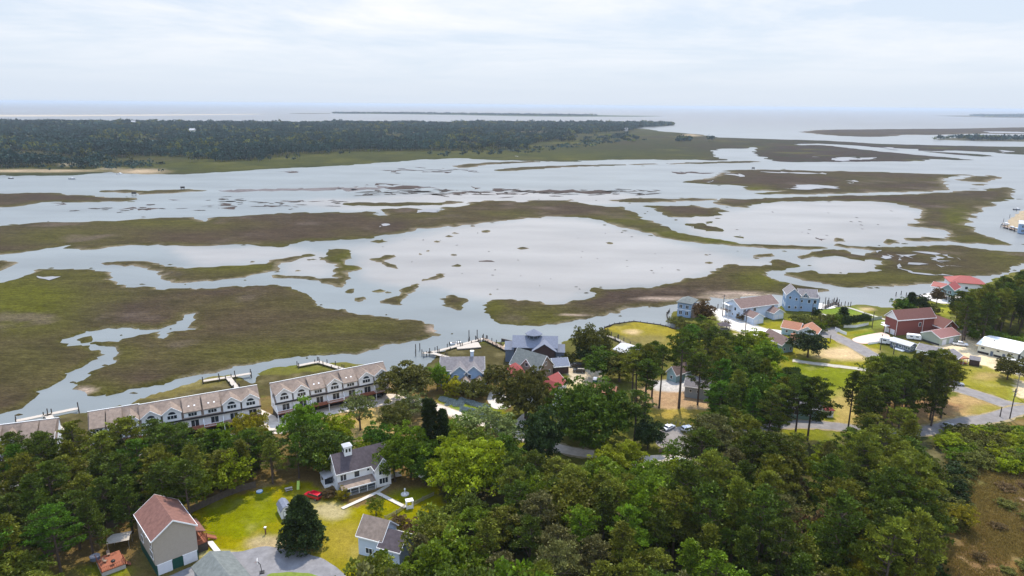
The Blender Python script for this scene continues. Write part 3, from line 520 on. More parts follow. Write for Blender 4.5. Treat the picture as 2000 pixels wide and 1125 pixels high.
def water_mat():
    m = bpy.data.materials.new('water'); m.use_nodes = True; t = m.node_tree; MATS['water'] = m; b = t.nodes['Principled BSDF']
    b.inputs['Roughness'].default_value = .32; b.inputs['IOR'].default_value = 1.333; b.inputs['Specular IOR Level'].default_value = .4
    at = N(t, 'ShaderNodeAttribute', attribute_name='Col'); co = N(t, 'ShaderNodeTexCoord')
    mp = N(t, 'ShaderNodeMapping'); mp.inputs['Scale'].default_value = (.5, 1.4, 1); mp.inputs['Rotation'].default_value = (0, 0, .25); t.links.new(co.outputs['Object'], mp.inputs[0])
    n = N(t, 'ShaderNodeTexNoise'); n.inputs['Scale'].default_value = .014; n.inputs['Detail'].default_value = 7; n.inputs['Roughness'].default_value = .6; t.links.new(mp.outputs[0], n.inputs['Vector'])
    r = N(t, 'ShaderNodeMapRange'); r.inputs[1].default_value = .3; r.inputs[2].default_value = .7; r.inputs[3].default_value = .80; r.inputs[4].default_value = 1.16; t.links.new(n.outputs['Fac'], r.inputs[0])
    vm = N(t, 'ShaderNodeVectorMath', operation='SCALE'); t.links.new(at.outputs['Color'], vm.inputs[0]); t.links.new(r.outputs[0], vm.inputs['Scale']); t.links.new(vm.outputs[0], b.inputs['Base Color'])
    n2 = N(t, 'ShaderNodeTexNoise'); n2.inputs['Scale'].default_value = .6; n2.inputs['Detail'].default_value = 3; t.links.new(mp.outputs[0], n2.inputs['Vector'])
    bp = N(t, 'ShaderNodeBump'); bp.inputs['Strength'].default_value = .25; bp.inputs['Distance'].default_value = .12; t.links.new(n2.outputs['Fac'], bp.inputs['Height']); t.links.new(bp.outputs[0], b.inputs['Normal'])
water_mat(); water_mesh(); pools()
# ---- roads, drives and walks: thin sheets above the ground
mat('asphalt', (0.185, 0.170, 0.160), .95, .22, .35, bump=.2); mat('old_asphalt', (0.20, 0.18, 0.165), .95, .22, .35, bump=.2); mat('shell_gravel', (0.50, 0.43, 0.35), .95, .24, .4, bump=.3); mat('grey_gravel', (0.175, 0.170, 0.172), .95, .22, .5, bump=.4)
mat('pale_path', (0.36, 0.34, 0.28), .95, .15, .8); mat('concrete', (0.48, 0.44, 0.38), .9, .10, .8); mat('pink_paving', (0.55, 0.40, 0.33), .9, .08, .8); mat('white_concrete', (0.56, 0.53, 0.49), .9, .1, .4)
LAY = [0.06]; mat('verge_sand', (0.24, 0.19, 0.10), .95, .3, .8)
def flat(name, q, m, step=None):
    LAY[0] += .006
    W = [Vector(G(*p)) for p in q]; res = []; n = len(W)
    for i in range(n):   # rounded, slightly uneven edges
        a, b, c, d = W[i-1], W[i], W[(i+1) % n], W[(i+2) % n]
        for j in range(5):
            t = j/5; p = 0.5*((2*b)+(c-a)*t+(2*a-5*b+4*c-d)*t*t+(3*b-a-3*c+d)*t**3) if (b-a).length < 60 else b.lerp(c, t)
            res.append(p+Vector((noise.noise(Vector((p.x*.4, p.y*.4, 1))), noise.noise(Vector((p.x*.4, p.y*.4, 5)))))*.35)
    mb = MB(); mb.poly([(p.x, p.y, LAY[0]) for p in res], [tuple(range(len(res)))], m)
    bm = bmesh.new(); me = mb.mesh(name); bm.from_mesh(me); bmesh.ops.triangulate(bm, faces=bm.faces)
    for f in bm.faces:
        if f.normal.z < 0: f.normal_flip()
    bm.to_mesh(me); bm.free()
    o = bpy.data.objects.new(name, me); COL.objects.link(o); tag(o, kind='structure'); return o
def band(name, q, width, m, shoulder=True):
    """road along a centre line, width in metres"""
    LAY[0] += .006
    W = [Vector(G(*p)) for p in q]; P = []
    for i in range(len(W)-1):
        a = W[max(i-1, 0)]; b = W[i]; c = W[i+1]; d = W[min(i+2, len(W)-1)]
        for j in range(6): t = j/6; P.append(0.5*((2*b)+(c-a)*t+(2*a-5*b+4*c-d)*t*t+(3*b-a-3*c+d)*t**3))
    P.append(W[-1]); vs = []; fs = []
    for i, p in enumerate(P):
        d = (P[min(i+1, len(P)-1)]-P[max(i-1, 0)]).normalized(); nn = Vector((-d.y, d.x)); w1 = width/2*(1+.05*noise.noise(Vector((i*.7, 0, 0))))
        vs += [(*(p+nn*w1), LAY[0]), (*(p-nn*w1), LAY[0])]
        if i: fs.append((2*i-2, 2*i-1, 2*i+1, 2*i))
    o = MB().poly(vs, fs, m).build(name, kind='structure')
    if shoulder and width > 2:
        v2 = []; rr = random.Random(len(P))
        for i in range(len(P)):
            a, b = Vector(vs[2*i]), Vector(vs[2*i+1]); d = (a-b).normalized(); v2 += [tuple(a+d*rr.uniform(.25, 1.3)-Vector((0, 0, .003))), tuple(b-d*rr.uniform(.25, 1.3)-Vector((0, 0, .003)))]
        MB().poly(v2, fs, 'verge_sand').build('road_verge', kind='structure')
    return o
flat('parking_area', [(1283,846),(1300,838),(1352,832),(1380,845),(1362,868),(1340,890),(1310,882),(1283,868)], 'old_asphalt')
band('road', [(1590,640),(1625,655),(1665,673),(1700,693),(1760,722),(1830,748),(1880,762),(1925,776),(1960,788),(2010,797),(2200,812)], 7.0, 'asphalt')
band('road', [(1380,850),(1450,838),(1520,830),(1580,829),(1640,834),(1700,842),(1760,846),(1830,838),(1880,825),(1940,816),(1985,802),(2020,798)], 5.6, 'asphalt')
flat('road', [(1600,640),(1640,640),(1620,660),(1580,652),(1570,640)], 'asphalt')
band('path', [(1548,704),(1590,710),(1640,716),(1700,724),(1760,736)], 2.6, 'pale_path')
band('road', [(-300,1010),(-100,960),(60,945),(160,925),(250,900),(340,882),(430,860),(520,834),(570,822),(640,806),(700,792),(770,780),(820,785),(880,806),(940,824),(1000,846),(1060,866),(1110,880),(1160,888),(1250,900),(1340,898),(1420,902)], 4.6, 'shell_gravel')
flat('driveway', [(505,800),(520,835),(545,848),(600,832),(640,812),(780,786),(760,770),(640,795),(560,818)], 'shell_gravel')
flat('driveway', [(225,880),(285,868),(300,900),(262,925),(222,905)], 'shell_gravel')
flat('driveway', [(1240,893),(1345,890),(1350,905),(1300,915),(1240,915)], 'shell_gravel')
flat('driveway', [(1000,830),(1030,805),(1018,840)], 'concrete')
flat('driveway', [(955,768),(975,762),(1000,790),(975,800),(955,790)], 'concrete')
flat('driveway', [(470,1078),(520,1068),(560,1074),(610,1085),(640,1098),(680,1130),(700,1200),(420,1200),(300,1150),(380,1105),(430,1082)], 'grey_gravel')
flat('grass_island', [(520,1126),(560,1119),(610,1122),(640,1140),(640,1170),(520,1170)], 'turf_plain') if mat('turf_plain', (0.13, 0.17, 0.022), .95, .25, .8) else None
flat('driveway', [(1665,662),(1722,650),(1736,660),(1690,672)], 'pink_paving')
flat('driveway', [(1395,605),(1425,640),(1500,660),(1532,650),(1520,645),(1448,636),(1415,610)], 'white_concrete')
flat('terrace', [(1797,578),(1830,572),(1866,588),(1838,593)], 'white_concrete')
flat('terrace', [(1597,592),(1632,601),(1600,604),(1585,598)], 'white_concrete')
band('path', [(1601,596),(1650,600),(1690,612),(1730,625)], 2.0, 'pale_path')
band('path', [(1600,612),(1625,620)], 2.0, 'pale_path')
band('path', [(668,994),(736,963)], 1.1, 'concrete'); band('path', [(736,963),(793,992)], 1.1, 'concrete'); band('path', [(736,963),(760,948)], 1.0, 'pale_path')
# ------------------------------------------------------------------ buildings
mat('siding_tan', (0.42, 0.36, 0.29), .8, .05, 1.5, wave=('Z', 2.6, .18)); mat('siding_white', (0.84, 0.84, 0.83), .7, .05, 1.2, wave=('Z', 2.6, .14)); mat('siding_pale_blue', (0.52, 0.60, 0.70), .75, .05, 1.2, wave=('Z', 2.4, .12))
mat('siding_blue', (0.26, 0.37, 0.52), .75, .06, 1.2, wave=('Z', 2.4, .12)); mat('siding_cream', (0.62, 0.61, 0.50), .8, .06, 1.0, wave=('Z', 2.4, .10)); mat('siding_teal', (0.25, 0.37, 0.38), .8, .08, 1.2, wave=('Z', 2.4, .12)); mat('siding_slate', (0.11, 0.135, 0.18), .8, .08, 1.2, wave=('Z', 2.4, .1)); mat('siding_grey', (0.30, 0.33, 0.34), .8, .08, 1.2, wave=('Z', 2.4, .12)); mat('siding_green', (0.16, 0.25, 0.19), .8, .08, 1.2, wave=('Z', 2.4, .12)); mat('siding_sage', (0.36, 0.40, 0.32), .8, .06, 1.2, wave=('Z', 2.4, .10))
mat('shake_brown', (0.24, 0.18, 0.14), .9, .14, 3, wave=('Z', 3, .2)); mat('shake_grey', (0.27, 0.265, 0.26), .9, .12, 3, wave=('Z', 3, .15)); mat('dark_wall', (0.035, 0.03, 0.032), .8, .2, 2); mat('dark_brown', (0.06, 0.035, 0.03), .8, .15, 2, wave=('X', 2, .2))
mat('roof_mauve', (0.165, 0.080, 0.062), .9, .26, 1.2, bump=.3); mat('roof_taupe', (0.215, 0.165, 0.130), .9, .26, 1.1, bump=.3); mat('roof_charcoal', (0.078, 0.062, 0.066), .9, .28, 1.1, bump=.3); mat('roof_grey', (0.18, 0.165, 0.165), .9, .22, 1.1, bump=.3); mat('roof_slate_green', (0.125, 0.138, 0.130), .9, .22, 1.1, bump=.3); mat('roof_pale', (0.42, 0.42, 0.43), .8, .1, 1.5); mat('roof_blue_grey', (0.155, 0.17, 0.21), .9, .16, 2, bump=.3)
mat('roof_red', (0.27, 0.050, 0.040), .6, .12, 1.4, wave=('X', 1.6, .14)); mat('roof_orange', (0.30, 0.135, 0.078), .85, .16, 1.8, bump=.2); mat('roof_brown_red', (0.15, 0.065, 0.052), .9, .18, 2, bump=.2); mat('roof_pink', (0.24, 0.115, 0.105), .8, .10, 1.6, wave=('X', 1.5, .1)); mat('roof_white', (0.80, 0.80, 0.78), .6, .05, .8, wave=('X', 1.2, .06)); mat('roof_brown', (0.160, 0.108, 0.092), .9, .24, 1.1, bump=.3)
mat('trim', (0.82, 0.82, 0.80), .6, .04, 2); mat('glass', (0.022, 0.030, 0.040), .12, .3, 1.5, spec=.7); mat('glass_pale', (0.10, 0.14, 0.16), .15, .3, 1.5, spec=.7); mat('deck_red', (0.28, 0.095, 0.05), .8, .18, 3, wave=('X', 4, .2)); mat('deck_wood', (0.27, 0.20, 0.15), .85, .2, 3, wave=('X', 4, .2)); mat('old_wood', (0.26, 0.23, 0.19), .9, .2, 2, wave=('X', 4, .2)); mat('dark_wood', (0.055, 0.045, 0.038), .9, .25, 2); mat('fence_wood', (0.115, 0.09, 0.07), .9, .22, 2, wave=('X', 3, .25))
mat('pale_wood', (0.42, 0.37, 0.31), .85, .14, 2, wave=('X', 4, .15)); mat('brick', (0.22, 0.072, 0.058), .9, .22, 6, wave=('Z', 6, .12)); mat('dark_green', (0.010, 0.062, 0.045), .7, .15, 2); mat('garage_white', (0.66, 0.67, 0.69), .6, .05, 1, wave=('Z', 1.2, .12)); mat('metal', (0.45, 0.46, 0.47), .4, .1, 3, metal=.7); mat('black', (0.012, 0.012, 0.013), .5, .2, 3); mat('concrete_wall', (0.42, 0.40, 0.37), .9, .12, 1.5)
mat('red_paint', (0.42, 0.006, 0.018), .25, .03, 2, spec=.6); mat('white_paint', (0.78, 0.79, 0.80), .3, .03, 2, spec=.6); mat('black_paint', (0.015, 0.015, 0.018), .25, .1, 2, spec=.6); mat('silver_paint', (0.36, 0.37, 0.39), .3, .05, 2, metal=.5); mat('blue_paint', (0.07, 0.22, 0.42), .4, .05, 2); mat('tyre', (0.02, 0.02, 0.02), .9, .1, 3); mat('lamp_glass', (0.6, 0.55, 0.5), .2, .1, 3)
class House:
    def __init__(s, name, label, cat, e1, e2, ez, group=None):
        s.A = Vector(G(*e1, ez)); B = Vector(G(*e2, ez)); d = B-s.A; s.L = d.length; s.rz = math.atan2(d.y, d.x)
        s.root = tag(empty(name, (s.A.x, s.A.y, 0), s.rz), label, cat, group); s.wins_n = 0
    def loc(s, p, z=0.0):
        q = Vector(G(*p, z))-s.A; c, n = math.cos(s.rz), math.sin(s.rz); return (q.x*c+q.y*n, -q.x*n+q.y*c)
    def depth(s, p, z): return s.loc(p, z)[1]
    def add(s, name, mb, parent=None, label=None): return mb.build(name, parent or s.root, label)
    def gable(s, u0, u1, v0, v1, ez, rz, axis, wm, rm, z0=-.3, ov=.4, trim=True, mid=.5, wname='wall', rname='roof', th=.2, wall=True, rlabel=None, wlabel=None):
        if axis == 'u': a0, a1, b0, b1, ax = v0, v1, u0, u1, 'x'
        else: a0, a1, b0, b1, ax = u0, u1, v0, v1, 'y'
        m = a0+(a1-a0)*mid; k0 = (rz-ez)/(m-a0); k1 = (rz-ez)/(a1-m)
        if wall: s.w = s.add(wname, MB().prism([(a0, z0), (a1, z0), (a1, ez), (m, rz), (a0, ez)], b1-b0, wm, ax, b0), None, wlabel)
        lo = [(a0-ov, ez-ov*k0+.03), (m, rz+.03), (a1+ov, ez-ov*k1+.03)]; up = [(p[0], p[1]+th) for p in reversed(lo)]
        mb = MB().prism(lo+up, b1-b0+2*ov, rm, ax, b0-ov)
        if trim:
            tl = [(p[0], p[1]-.12) for p in lo]; tu = [(p[0], p[1]+th+.02) for p in reversed(lo)]
            mb.prism(tl+tu, .07, 'trim', ax, b0-ov-.07); mb.prism(tl+tu, .07, 'trim', ax, b1+ov)
            for (x, z) in (lo[0], lo[2]):
                q = [(x-.04, z-.1), (x+.04, z-.1), (x+.04, z+th+.0), (x-.04, z+th+.0)]; sh = -.045 if x < m else .045
                mb.prism([(p[0]+sh, p[1]) for p in q], b1-b0+2*ov, 'trim', ax, b0-ov)
        s.r = s.add(rname, mb, None, rlabel); return s
    def hip(s, u0, u1, v0, v1, ez, rz, wm, rm, z0=-.3, ov=.5, wname='wall', wall=True):
        if wall: s.w = s.add(wname, MB().box(u0, u1, v0, v1, z0, ez, wm))
        a, b, c, d = u0-ov, u1+ov, v0-ov, v1+ov; w_, h_ = b-a, d-c; i = min(w_, h_)/2; e = ez-.02
        if w_ >= h_: r1, r2 = (a+i, (c+d)/2, rz), (b-i, (c+d)/2, rz)
        else: r1, r2 = ((a+b)/2, c+i, rz), ((a+b)/2, d-i, rz)
        P = [(a,c,e),(b,c,e),(b,d,e),(a,d,e),(a,c,e+.18),(b,c,e+.18),(b,d,e+.18),(a,d,e+.18), r1, r2]
        F = [(0,3,2,1),(0,1,5,4),(1,2,6,5),(2,3,7,6),(3,0,4,7)]
        F += [(4,5,9,8),(6,7,8,9),(5,6,9),(7,4,8)] if w_ >= h_ else [(4,5,8),(5,6,9,8),(6,7,9),(7,4,8,9)]
        s.r = s.add('roof', MB().poly(P, F, rm)); return s
    def win(s, face, at, items, name='window', fm='trim', gm='glass', parent=None, frame=True):
        """face f/b: plane v=at, l/r: plane u=at; items (centre, sill z, width, height)"""
        for (c, z, w_, h) in items:
            def bx(w2, z0, z1, o0, o1, key, mb):
                sg = -1 if face in 'fl' else 1; p, q = sorted((at+sg*o0, at+sg*o1))
                if face in 'fb': mb.box(c-w2/2, c+w2/2, p, q, z0, z1, key)
                else: mb.box(p, q, c-w2/2, c+w2/2, z0, z1, key)
                return mb
            mb = bx(w_, z, z+h, -.02, .07, gm, MB())
            if w_ > 1.3 and gm.startswith('glass'):  # mullions between sashes
                n = max(2, round(w_/.85))
                for i in range(1, n):
                    sg = -1 if face in 'fl' else 1; p, q = sorted((at+sg*.0, at+sg*.1)); x = c-w_/2+w_*i/n
                    (mb.box(x-.05, x+.05, p, q, z, z+h, fm) if face in 'fb' else mb.box(p, q, x-.05, x+.05, z, z+h, fm))
            o = s.add(name, mb, parent)
            if frame:
                mf = MB(); bx(w_+.16, z+h, z+h+.09, -.02, .09, fm, mf); bx(w_+.2, z-.09, z, -.02, .11, fm, mf)
                sg = -1 if face in 'fl' else 1; p, q = sorted((at-sg*.02, at+sg*.09))
                for x in (c-w_/2-.08, c+w_/2): (mf.box(x, x+.08, p, q, z, z+h, fm) if face in 'fb' else mf.box(p, q, x, x+.08, z, z+h, fm))
                s.add('frame', mf, o)
        return s
    def rail(s, pts, z, h=.95, key='deck_red', name='railing', parent=None, gap=.35):
        mb = MB()
        for i in range(len(pts)-1):
            a, b = Vector(pts[i]), Vector(pts[i+1]); L = (b-a).length; n = max(1, int(L/gap)); A3, B3 = Vector((a.x, a.y, z+h)), Vector((b.x, b.y, z+h))
            mb.tube([A3, B3], [.06, .06], 4, key); mb.tube([A3-Vector((0, 0, h*.8)), B3-Vector((0, 0, h*.8))], [.04, .04], 4, key)
            for j in range(n+1):
                p = a.lerp(b, j/n); r = .07 if j in (0, n) else .025; mb.box(p.x-r, p.x+r, p.y-r, p.y+r, z, z+h, key)
        return s.add(name, mb, parent)
# ---- tan two-storey house over garages, lower left
h = House('two_storey_house', 'tan sided house with a mauve roof above two white garage doors, at the lower left', 'house', (297,1056), (381,1025), 8.7); D = h.depth((248,1011), 8.7); L = h.L
h.gable(0, L, 0, D, 8.7, 11.7, 'v', 'siding_tan', 'roof_mauve', z0=2.55, ov=.35)
h.add('garage_wall', MB().box(.05, L-.05, .05, D-.05, -.3, 2.55, 'dark_green'))
for u in (1.75, L-1.75): h.add('garage_door', MB().box(u-1.45, u+1.45, -.05, .06, -.02, 2.42, 'garage_white').box(u-1.55, u+1.55, -.09, -.02, 2.42, 2.6, 'trim'))
h.win('l', 0, [(1.7, 6.3, 1.1, 1.7), (5.6, 6.7, .5, .8), (7.4, 6.9, .5, .7), (2.0, 3.5, 2.0, 1.6), (9.2, 3.6, 1.2, 1.6)], frame=True)
h.gable(L, L+2.6, D*.25, D*.80, 3.2, 3.3, 'u', 'dark_wall', 'roof_mauve', wall=False, rname='porch_roof', trim=False) if False else None
h.add('porch_roof', MB().poly([(L+.05, 3.2, 5.6), (L+.05, 9.6, 5.6), (L+2.9, 9.6, 4.3), (L+2.9, 3.2, 4.3), (L+.05, 3.2, 5.4), (L+.05, 9.6, 5.4), (L+2.9, 9.6, 4.12), (L+2.9, 3.2, 4.12)], [(0,3,2,1),(4,5,6,7),(0,1,5,4),(1,2,6,5),(2,3,7,6),(3,0,4,7)], 'roof_mauve'))
pd = h.add('porch_deck', MB().box(L+.02, L+2.9, 2.4, 9.6, 1.9, 2.08, 'deck_red').box(L+2.7, L+2.85, 2.5, 2.65, 0, 4.2, 'deck_red').box(L+2.7, L+2.85, 9.3, 9.45, 0, 4.2, 'deck_red').box(L+2.7, L+2.85, 5.8, 5.95, 0, 4.2, 'deck_red').box(L+.05, L+2.7, 2.3, 2.42, -.1, 1.9, 'dark_wood'))
h.rail([(L+.2, 2.45), (L+2.85, 2.45), (L+2.85, 9.5)], 2.08, parent=pd)
st = MB()
for i in range(9): st.box(L+2.95+i*.3, L+3.25+i*.3, 5.0, 6.4, 1.8-i*.21, 1.86-i*.21, 'deck_red')
st.tube([(L+2.95, 5.0, 2.8), (L+5.6, 5.0, .9)], [.05, .05], 4, 'deck_red'); st.tube([(L+2.95, 6.4, 2.8), (L+5.6, 6.4, .9)], [.05, .05], 4, 'deck_red'); st.tube([(L+2.95, 5.0, 1.75), (L+5.6, 5.0, -.1)], [.09, .09], 4, 'deck_red'); h.add('stairs', st)
tag(MB().poly([(*G(403,1061), .05), (*G(416,1060), .05), (*G(431,1077), .05), (*G(419,1079), .05), (*G(403,1061), .5), (*G(416,1060), .5), (*G(431,1077), .25), (*G(419,1079), .25)], [(0,3,2,1),(4,5,6,7),(0,1,5,4),(1,2,6,5),(2,3,7,6),(3,0,4,7)], 'white_concrete').build('concrete_ramp'), 'pale concrete ramp between the tan house porch steps and the grey garage roof', 'ramp')
# grey garage roof at the bottom edge
g0, g1, g2, g3 = [Vector(G(*p, 4.6)) for p in ((410,1077), (470,1128), (340,1128), (500,1128))]
h = House('detached_garage', 'low garage with a grey shingle roof cut by the bottom edge of the photo', 'garage', (329,1150), (512,1150), 3.2)
c = Vector(G(410, 1077, 4.9)); lc = h.loc((410,1077), 4.9)
h.root.location = (c.x, c.y, 0); h.root.rotation_euler.z = rad(-47)
h.gable(.3, 11, -3.7, 3.7, 3.0, 4.7, 'u', 'siding_grey', 'roof_slate_green', ov=.4, trim=False)
h.win('l', .3, [(0, 1.2, 1.2, 1.0)], frame=False)
# deck with grill and canopy
h = House('raised_deck', 'reddish wooden deck with railings beside the tan house, lower left', 'deck', (198,1118), (246,1100), 1.2); L = h.L
h.add('platform', MB().box(0, L, 0, 6.0, 1.0, 1.2, 'deck_red').box(.1, L-.1, .06, .14, -.1, 1.0, 'concrete_wall').box(.06, .14, .1, 5.8, -.1, 1.0, 'concrete_wall'))
h.rail([(0.05, 5.9), (.05, .05), (L-.05, .05)], 1.2); h.rail([(L-.05, .05), (L-.05, 2.4)], 1.2)
h.add('stairs', MB().box(L, L+.35, .3, 1.7, .7, .8, 'deck_red').box(L+.35, L+.7, .3, 1.7, .4, .5, 'deck_red').box(L+.7, L+1.05, .3, 1.7, .15, .25, 'deck_red'))
dx = h
def at_(h, u, v, z=0): c, n = math.cos(h.rz), math.sin(h.rz); return (h.A.x+u*c-v*n, h.A.y+u*n+v*c, z)
g = tag(empty('grill', at_(dx, 2.6, 1.4, 1.2), dx.rz), 'black kettle grill standing on the reddish deck', 'grill')
MB().tube([(0,0,.55),(0,0,.65),(0,0,.85),(0,0,1.0),(0,0,1.08)], [.15,.42,.48,.34,.05], 12, 'black').build('bowl', g)
m_ = MB()
for k in range(3): m_.tube([(0,0,.65), (.38*math.cos(k*2.1), .38*math.sin(k*2.1), 0)], [.03, .03], 5, 'black')
m_.build('legs', g)
for k, (px, py) in enumerate(((212,1085), (206,1098))):
    x, y = G(px, py, 1.2); t = tag(empty('deck_chair', (x, y, 1.2), .6+k), ('brown deck chair nearest the canopy on the reddish deck', 'brown deck chair nearest the railing corner of the reddish deck')[k], 'chair')
    MB().box(-.3, .3, -.3, .35, .36, .42, 'deck_wood').build('seat', t); MB().poly([(-.3,.3,.4),(.3,.3,.4),(.3,.55,1.0),(-.3,.55,1.0),(-.3,.36,.4),(.3,.36,.4),(.3,.6,1.0),(-.3,.6,1.0)], [(0,1,2,3),(7,6,5,4),(0,4,5,1),(1,5,6,2),(2,6,7,3),(3,7,4,0)], 'deck_wood').build('backrest', t)
    for a in (-.27, .27):
        for b in (-.25, .3): MB().box(a-.03, a+.03, b-.03, b+.03, 0, .36, 'deck_wood').build('leg', t)
x, y = G(186, 1092, 1.2); MB().cyl(0, 0, 0, .75, 1.0, 'siding_slate', 16).cyl(0, 0, .75, .85, 1.05, 'roof_blue_grey', 16).build('hot_tub', None, 'grey covered hot tub on the corner of the reddish deck', 'hot tub').location = (x, y, 1.2)
x, y = G(232, 1050, 2.6); t = tag(empty('canopy', (x, y, 0), .35), 'white fabric canopy on poles left of the tan house', 'canopy')
MB().poly([(-2.3,-1.6,2.5),(2.3,-1.7,2.6),(2.3,0,2.9),(-2.3,0,2.85),(2.5,1.9,2.6),(-1.6,2.0,2.5),(-2.3,-1.6,2.42),(2.3,-1.7,2.52),(2.3,0,2.82),(-2.3,0,2.77),(2.5,1.9,2.52),(-1.6,2.0,2.42)], [(0,1,2,3),(3,2,4,5),(9,8,7,6),(11,10,8,9),(0,6,7,1),(1,7,8,2),(2,8,10,4),(4,10,11,5),(5,11,9,3),(3,9,6,0)], 'pale_wood').build('cover', t)
for a, b in ((-2.1,-1.4), (2.1,-1.5), (2.2,1.7), (-1.5,1.8)): MB().cyl(a, b, 0, 2.45, .05, 'metal', 6).build('pole', t)
# ---- white farmhouse with cupola
h = House('farmhouse', 'white two-storey house with a charcoal roof, square cupola and wrap porch, lower centre left', 'house', (658,925), (728,907), 5.6); L = h.L; D = h.depth((616,908), 5.6); FH = h
h.gable(0, L+4.2, 0, D, 5.6, 9.2, 'u', 'siding_white', 'roof_charcoal', z0=-.2)
h.gable(L-.2, L+4.0, -2.6, D/2, 5.6, 8.2, 'v', 'siding_white', 'roof_charcoal', z0=-.2, wname='wing', rname='wing_roof')
h.win('f', 0, [(1.6, 3.2, 1.5, 1.6), (5.2, 3.3, 1.3, 1.6), (8.3, 4.2, .6, .6)]); h.win('l', 0, [(D*.5, 6.1, .9, 1.2), (D*.42, 1.6, .8, 1.1)])
h.win('f', -2.6, [(L+1.9, 3.6, 2.3, 1.3), (L+1.9, .9, 2.3, 1.5)]); h.win('l', L-.2, [(-1.5, 3.5, .8, 1.3)])
h.win('r', L+4.2, [(2, 3.4, .9, 1.4), (5.5, 3.4, .9, 1.4)])
u0, u1 = .1, L-.35
h.add('porch_roof', MB().poly([(u0,-.03,3.0),(u1,-.03,3.0),(u1,-3.3,2.45),(u0,-3.3,2.45),(u0,-.03,2.8),(u1,-.03,2.8),(u1,-3.3,2.25),(u0,-3.3,2.25)], [(0,3,2,1),(4,5,6,7),(0,1,5,4),(1,2,6,5),(2,3,7,6),(3,0,4,7)], 'roof_taupe').box(u0, u1, -3.38, -3.31, 2.2, 2.5, 'trim'))
pf = h.add('porch_floor', MB().box(u0, u1, -3.2, -.02, .1, .35, 'old_wood')); h.rail([(u0+.1, -.2), (u0+.1, -3.1), (u1, -3.1)], .35, .9, 'siding_grey', parent=pf, gap=.3)
for i in range(5): h.add('porch_post', MB().box(u0+.05+(u1-u0-.3)*i/4, u0+.2+(u1-u0-.3)*i/4, -3.2, -3.05, .35, 2.3, 'trim'))
h.add('porch_screen', MB().box(u0+.15, u1-.1, -3.0, -2.97, .9, 2.2, 'glass'))
cu = h.loc((675,884), 8.2)[0]; cb = h.add('cupola', MB().box(cu-1, cu+1, D/2-1, D/2+1, 7.8, 11.0, 'siding_white').box(cu-1.15, cu+1.15, D/2-1.15, D/2+1.15, 10.9, 11.1, 'trim').poly([(cu-1.2,D/2-1.2,11.1),(cu+1.2,D/2-1.2,11.1),(cu+1.2,D/2+1.2,11.1),(cu-1.2,D/2+1.2,11.1),(cu,D/2,11.8)], [(0,3,2,1),(0,1,4),(1,2,4),(2,3,4),(3,0,4)], 'roof_pale'))
h.win('f', D/2-1, [(cu-.42, 9.5, .5, .95), (cu+.42, 9.5, .5, .95)], parent=cb, frame=False); h.win('l', cu-1, [(D/2-.4, 9.5, .5, .95), (D/2+.4, 9.5, .5, .95)], parent=cb, frame=False)
h.add('side_porch', MB().box(-2.4, -.02, D*.55, D+.4, 0, .5, 'trim').poly([(-2.6,D*.5,2.7),(-.02,D*.5,3.2),(-.02,D+.6,3.2),(-2.6,D+.6,2.7),(-2.6,D*.5,2.85),(-.02,D*.5,3.35),(-.02,D+.6,3.35),(-2.6,D+.6,2.85)], [(0,3,2,1),(4,5,6,7),(0,1,5,4),(1,2,6,5),(2,3,7,6),(3,0,4,7)], 'roof_pale').box(-2.4, -2.25, D*.56, D*.56+.15, .5, 2.75, 'trim').box(-2.4, -2.25, D+.2, D+.35, .5, 2.75, 'trim').box(-2.3, -.1, D*.58, D*.58+.05, .9, 2.6, 'glass'))
# barn shed
h = House('barn_shed', 'small white barn shed with a gambrel grey roof beside the broad dark tree', 'shed', (549,1001), (570,995), 1.9); L = max(2.6, h.L); D = 4.2
P = [(0, -.1), (L, -.1), (L, 1.9), (L*.80, 2.75), (L/2, 3.1), (L*.2, 2.75), (0, 1.9)]; h.add('wall', MB().prism(P, D, 'siding_white', 'y', 0))
lo = [(-.15, 1.8), (L*.2-.03, 2.8), (L/2, 3.17), (L*.8+.03, 2.8), (L+.15, 1.8)]; h.add('roof', MB().prism(lo+[(p[0], p[1]+.1) for p in reversed(lo)], D+.3, 'roof_blue_grey', 'y', -.15))
h.add('door', MB().box(L*.2, L*.8, -.06, .01, 0, 1.9, 'siding_white').box(L*.18, L*.2, -.09, -.0, 0, 1.95, 'black').box(L*.8, L*.82, -.09, 0, 0, 1.95, 'black').box(L*.49, L*.51, -.08, 0, 0, 1.9, 'black').box(L*.18, L*.82, -.09, 0, 1.9, 1.98, 'black')); h.win('f', 0, [(L/2, 2.25, .55, .4)], frame=False)
# pale blue cottage right of the lawn
h = House('pale_blue_cottage', 'pale blue-white cottage with a taupe roof half hidden by pines at the lawn edge', 'house', (699,1044), (745,1056), 5.0); L = h.L
h.gable(0, L, 0, 6.4, 5.0, 8.0, 'u', 'siding_pale_blue', 'roof_taupe'); h.gable(L, L+5, -1.0, 5.4, 4.2, 6.6, 'u', 'siding_pale_blue', 'roof_charcoal', wname='extension', rname='extension_roof')
h.win('f', 0, [(L*.45, .9, 1.6, 1.3), (L*.8, .9, .7, 1.3)]); h.win('l', 0, [(3.2, 1.4, .9, 1.2)])
# grey roofed house among the trees
h = House('grey_roofed_house', 'house with a grey roof almost hidden behind the round bright tree', 'house', (976,932), (1009,925), 3.6); h.gable(0, h.L, 0, 11, 3.6, 6.4, 'v', 'siding_grey', 'roof_grey'); h.win('f', 0, [(1.3, 1, 1, 1.2)])
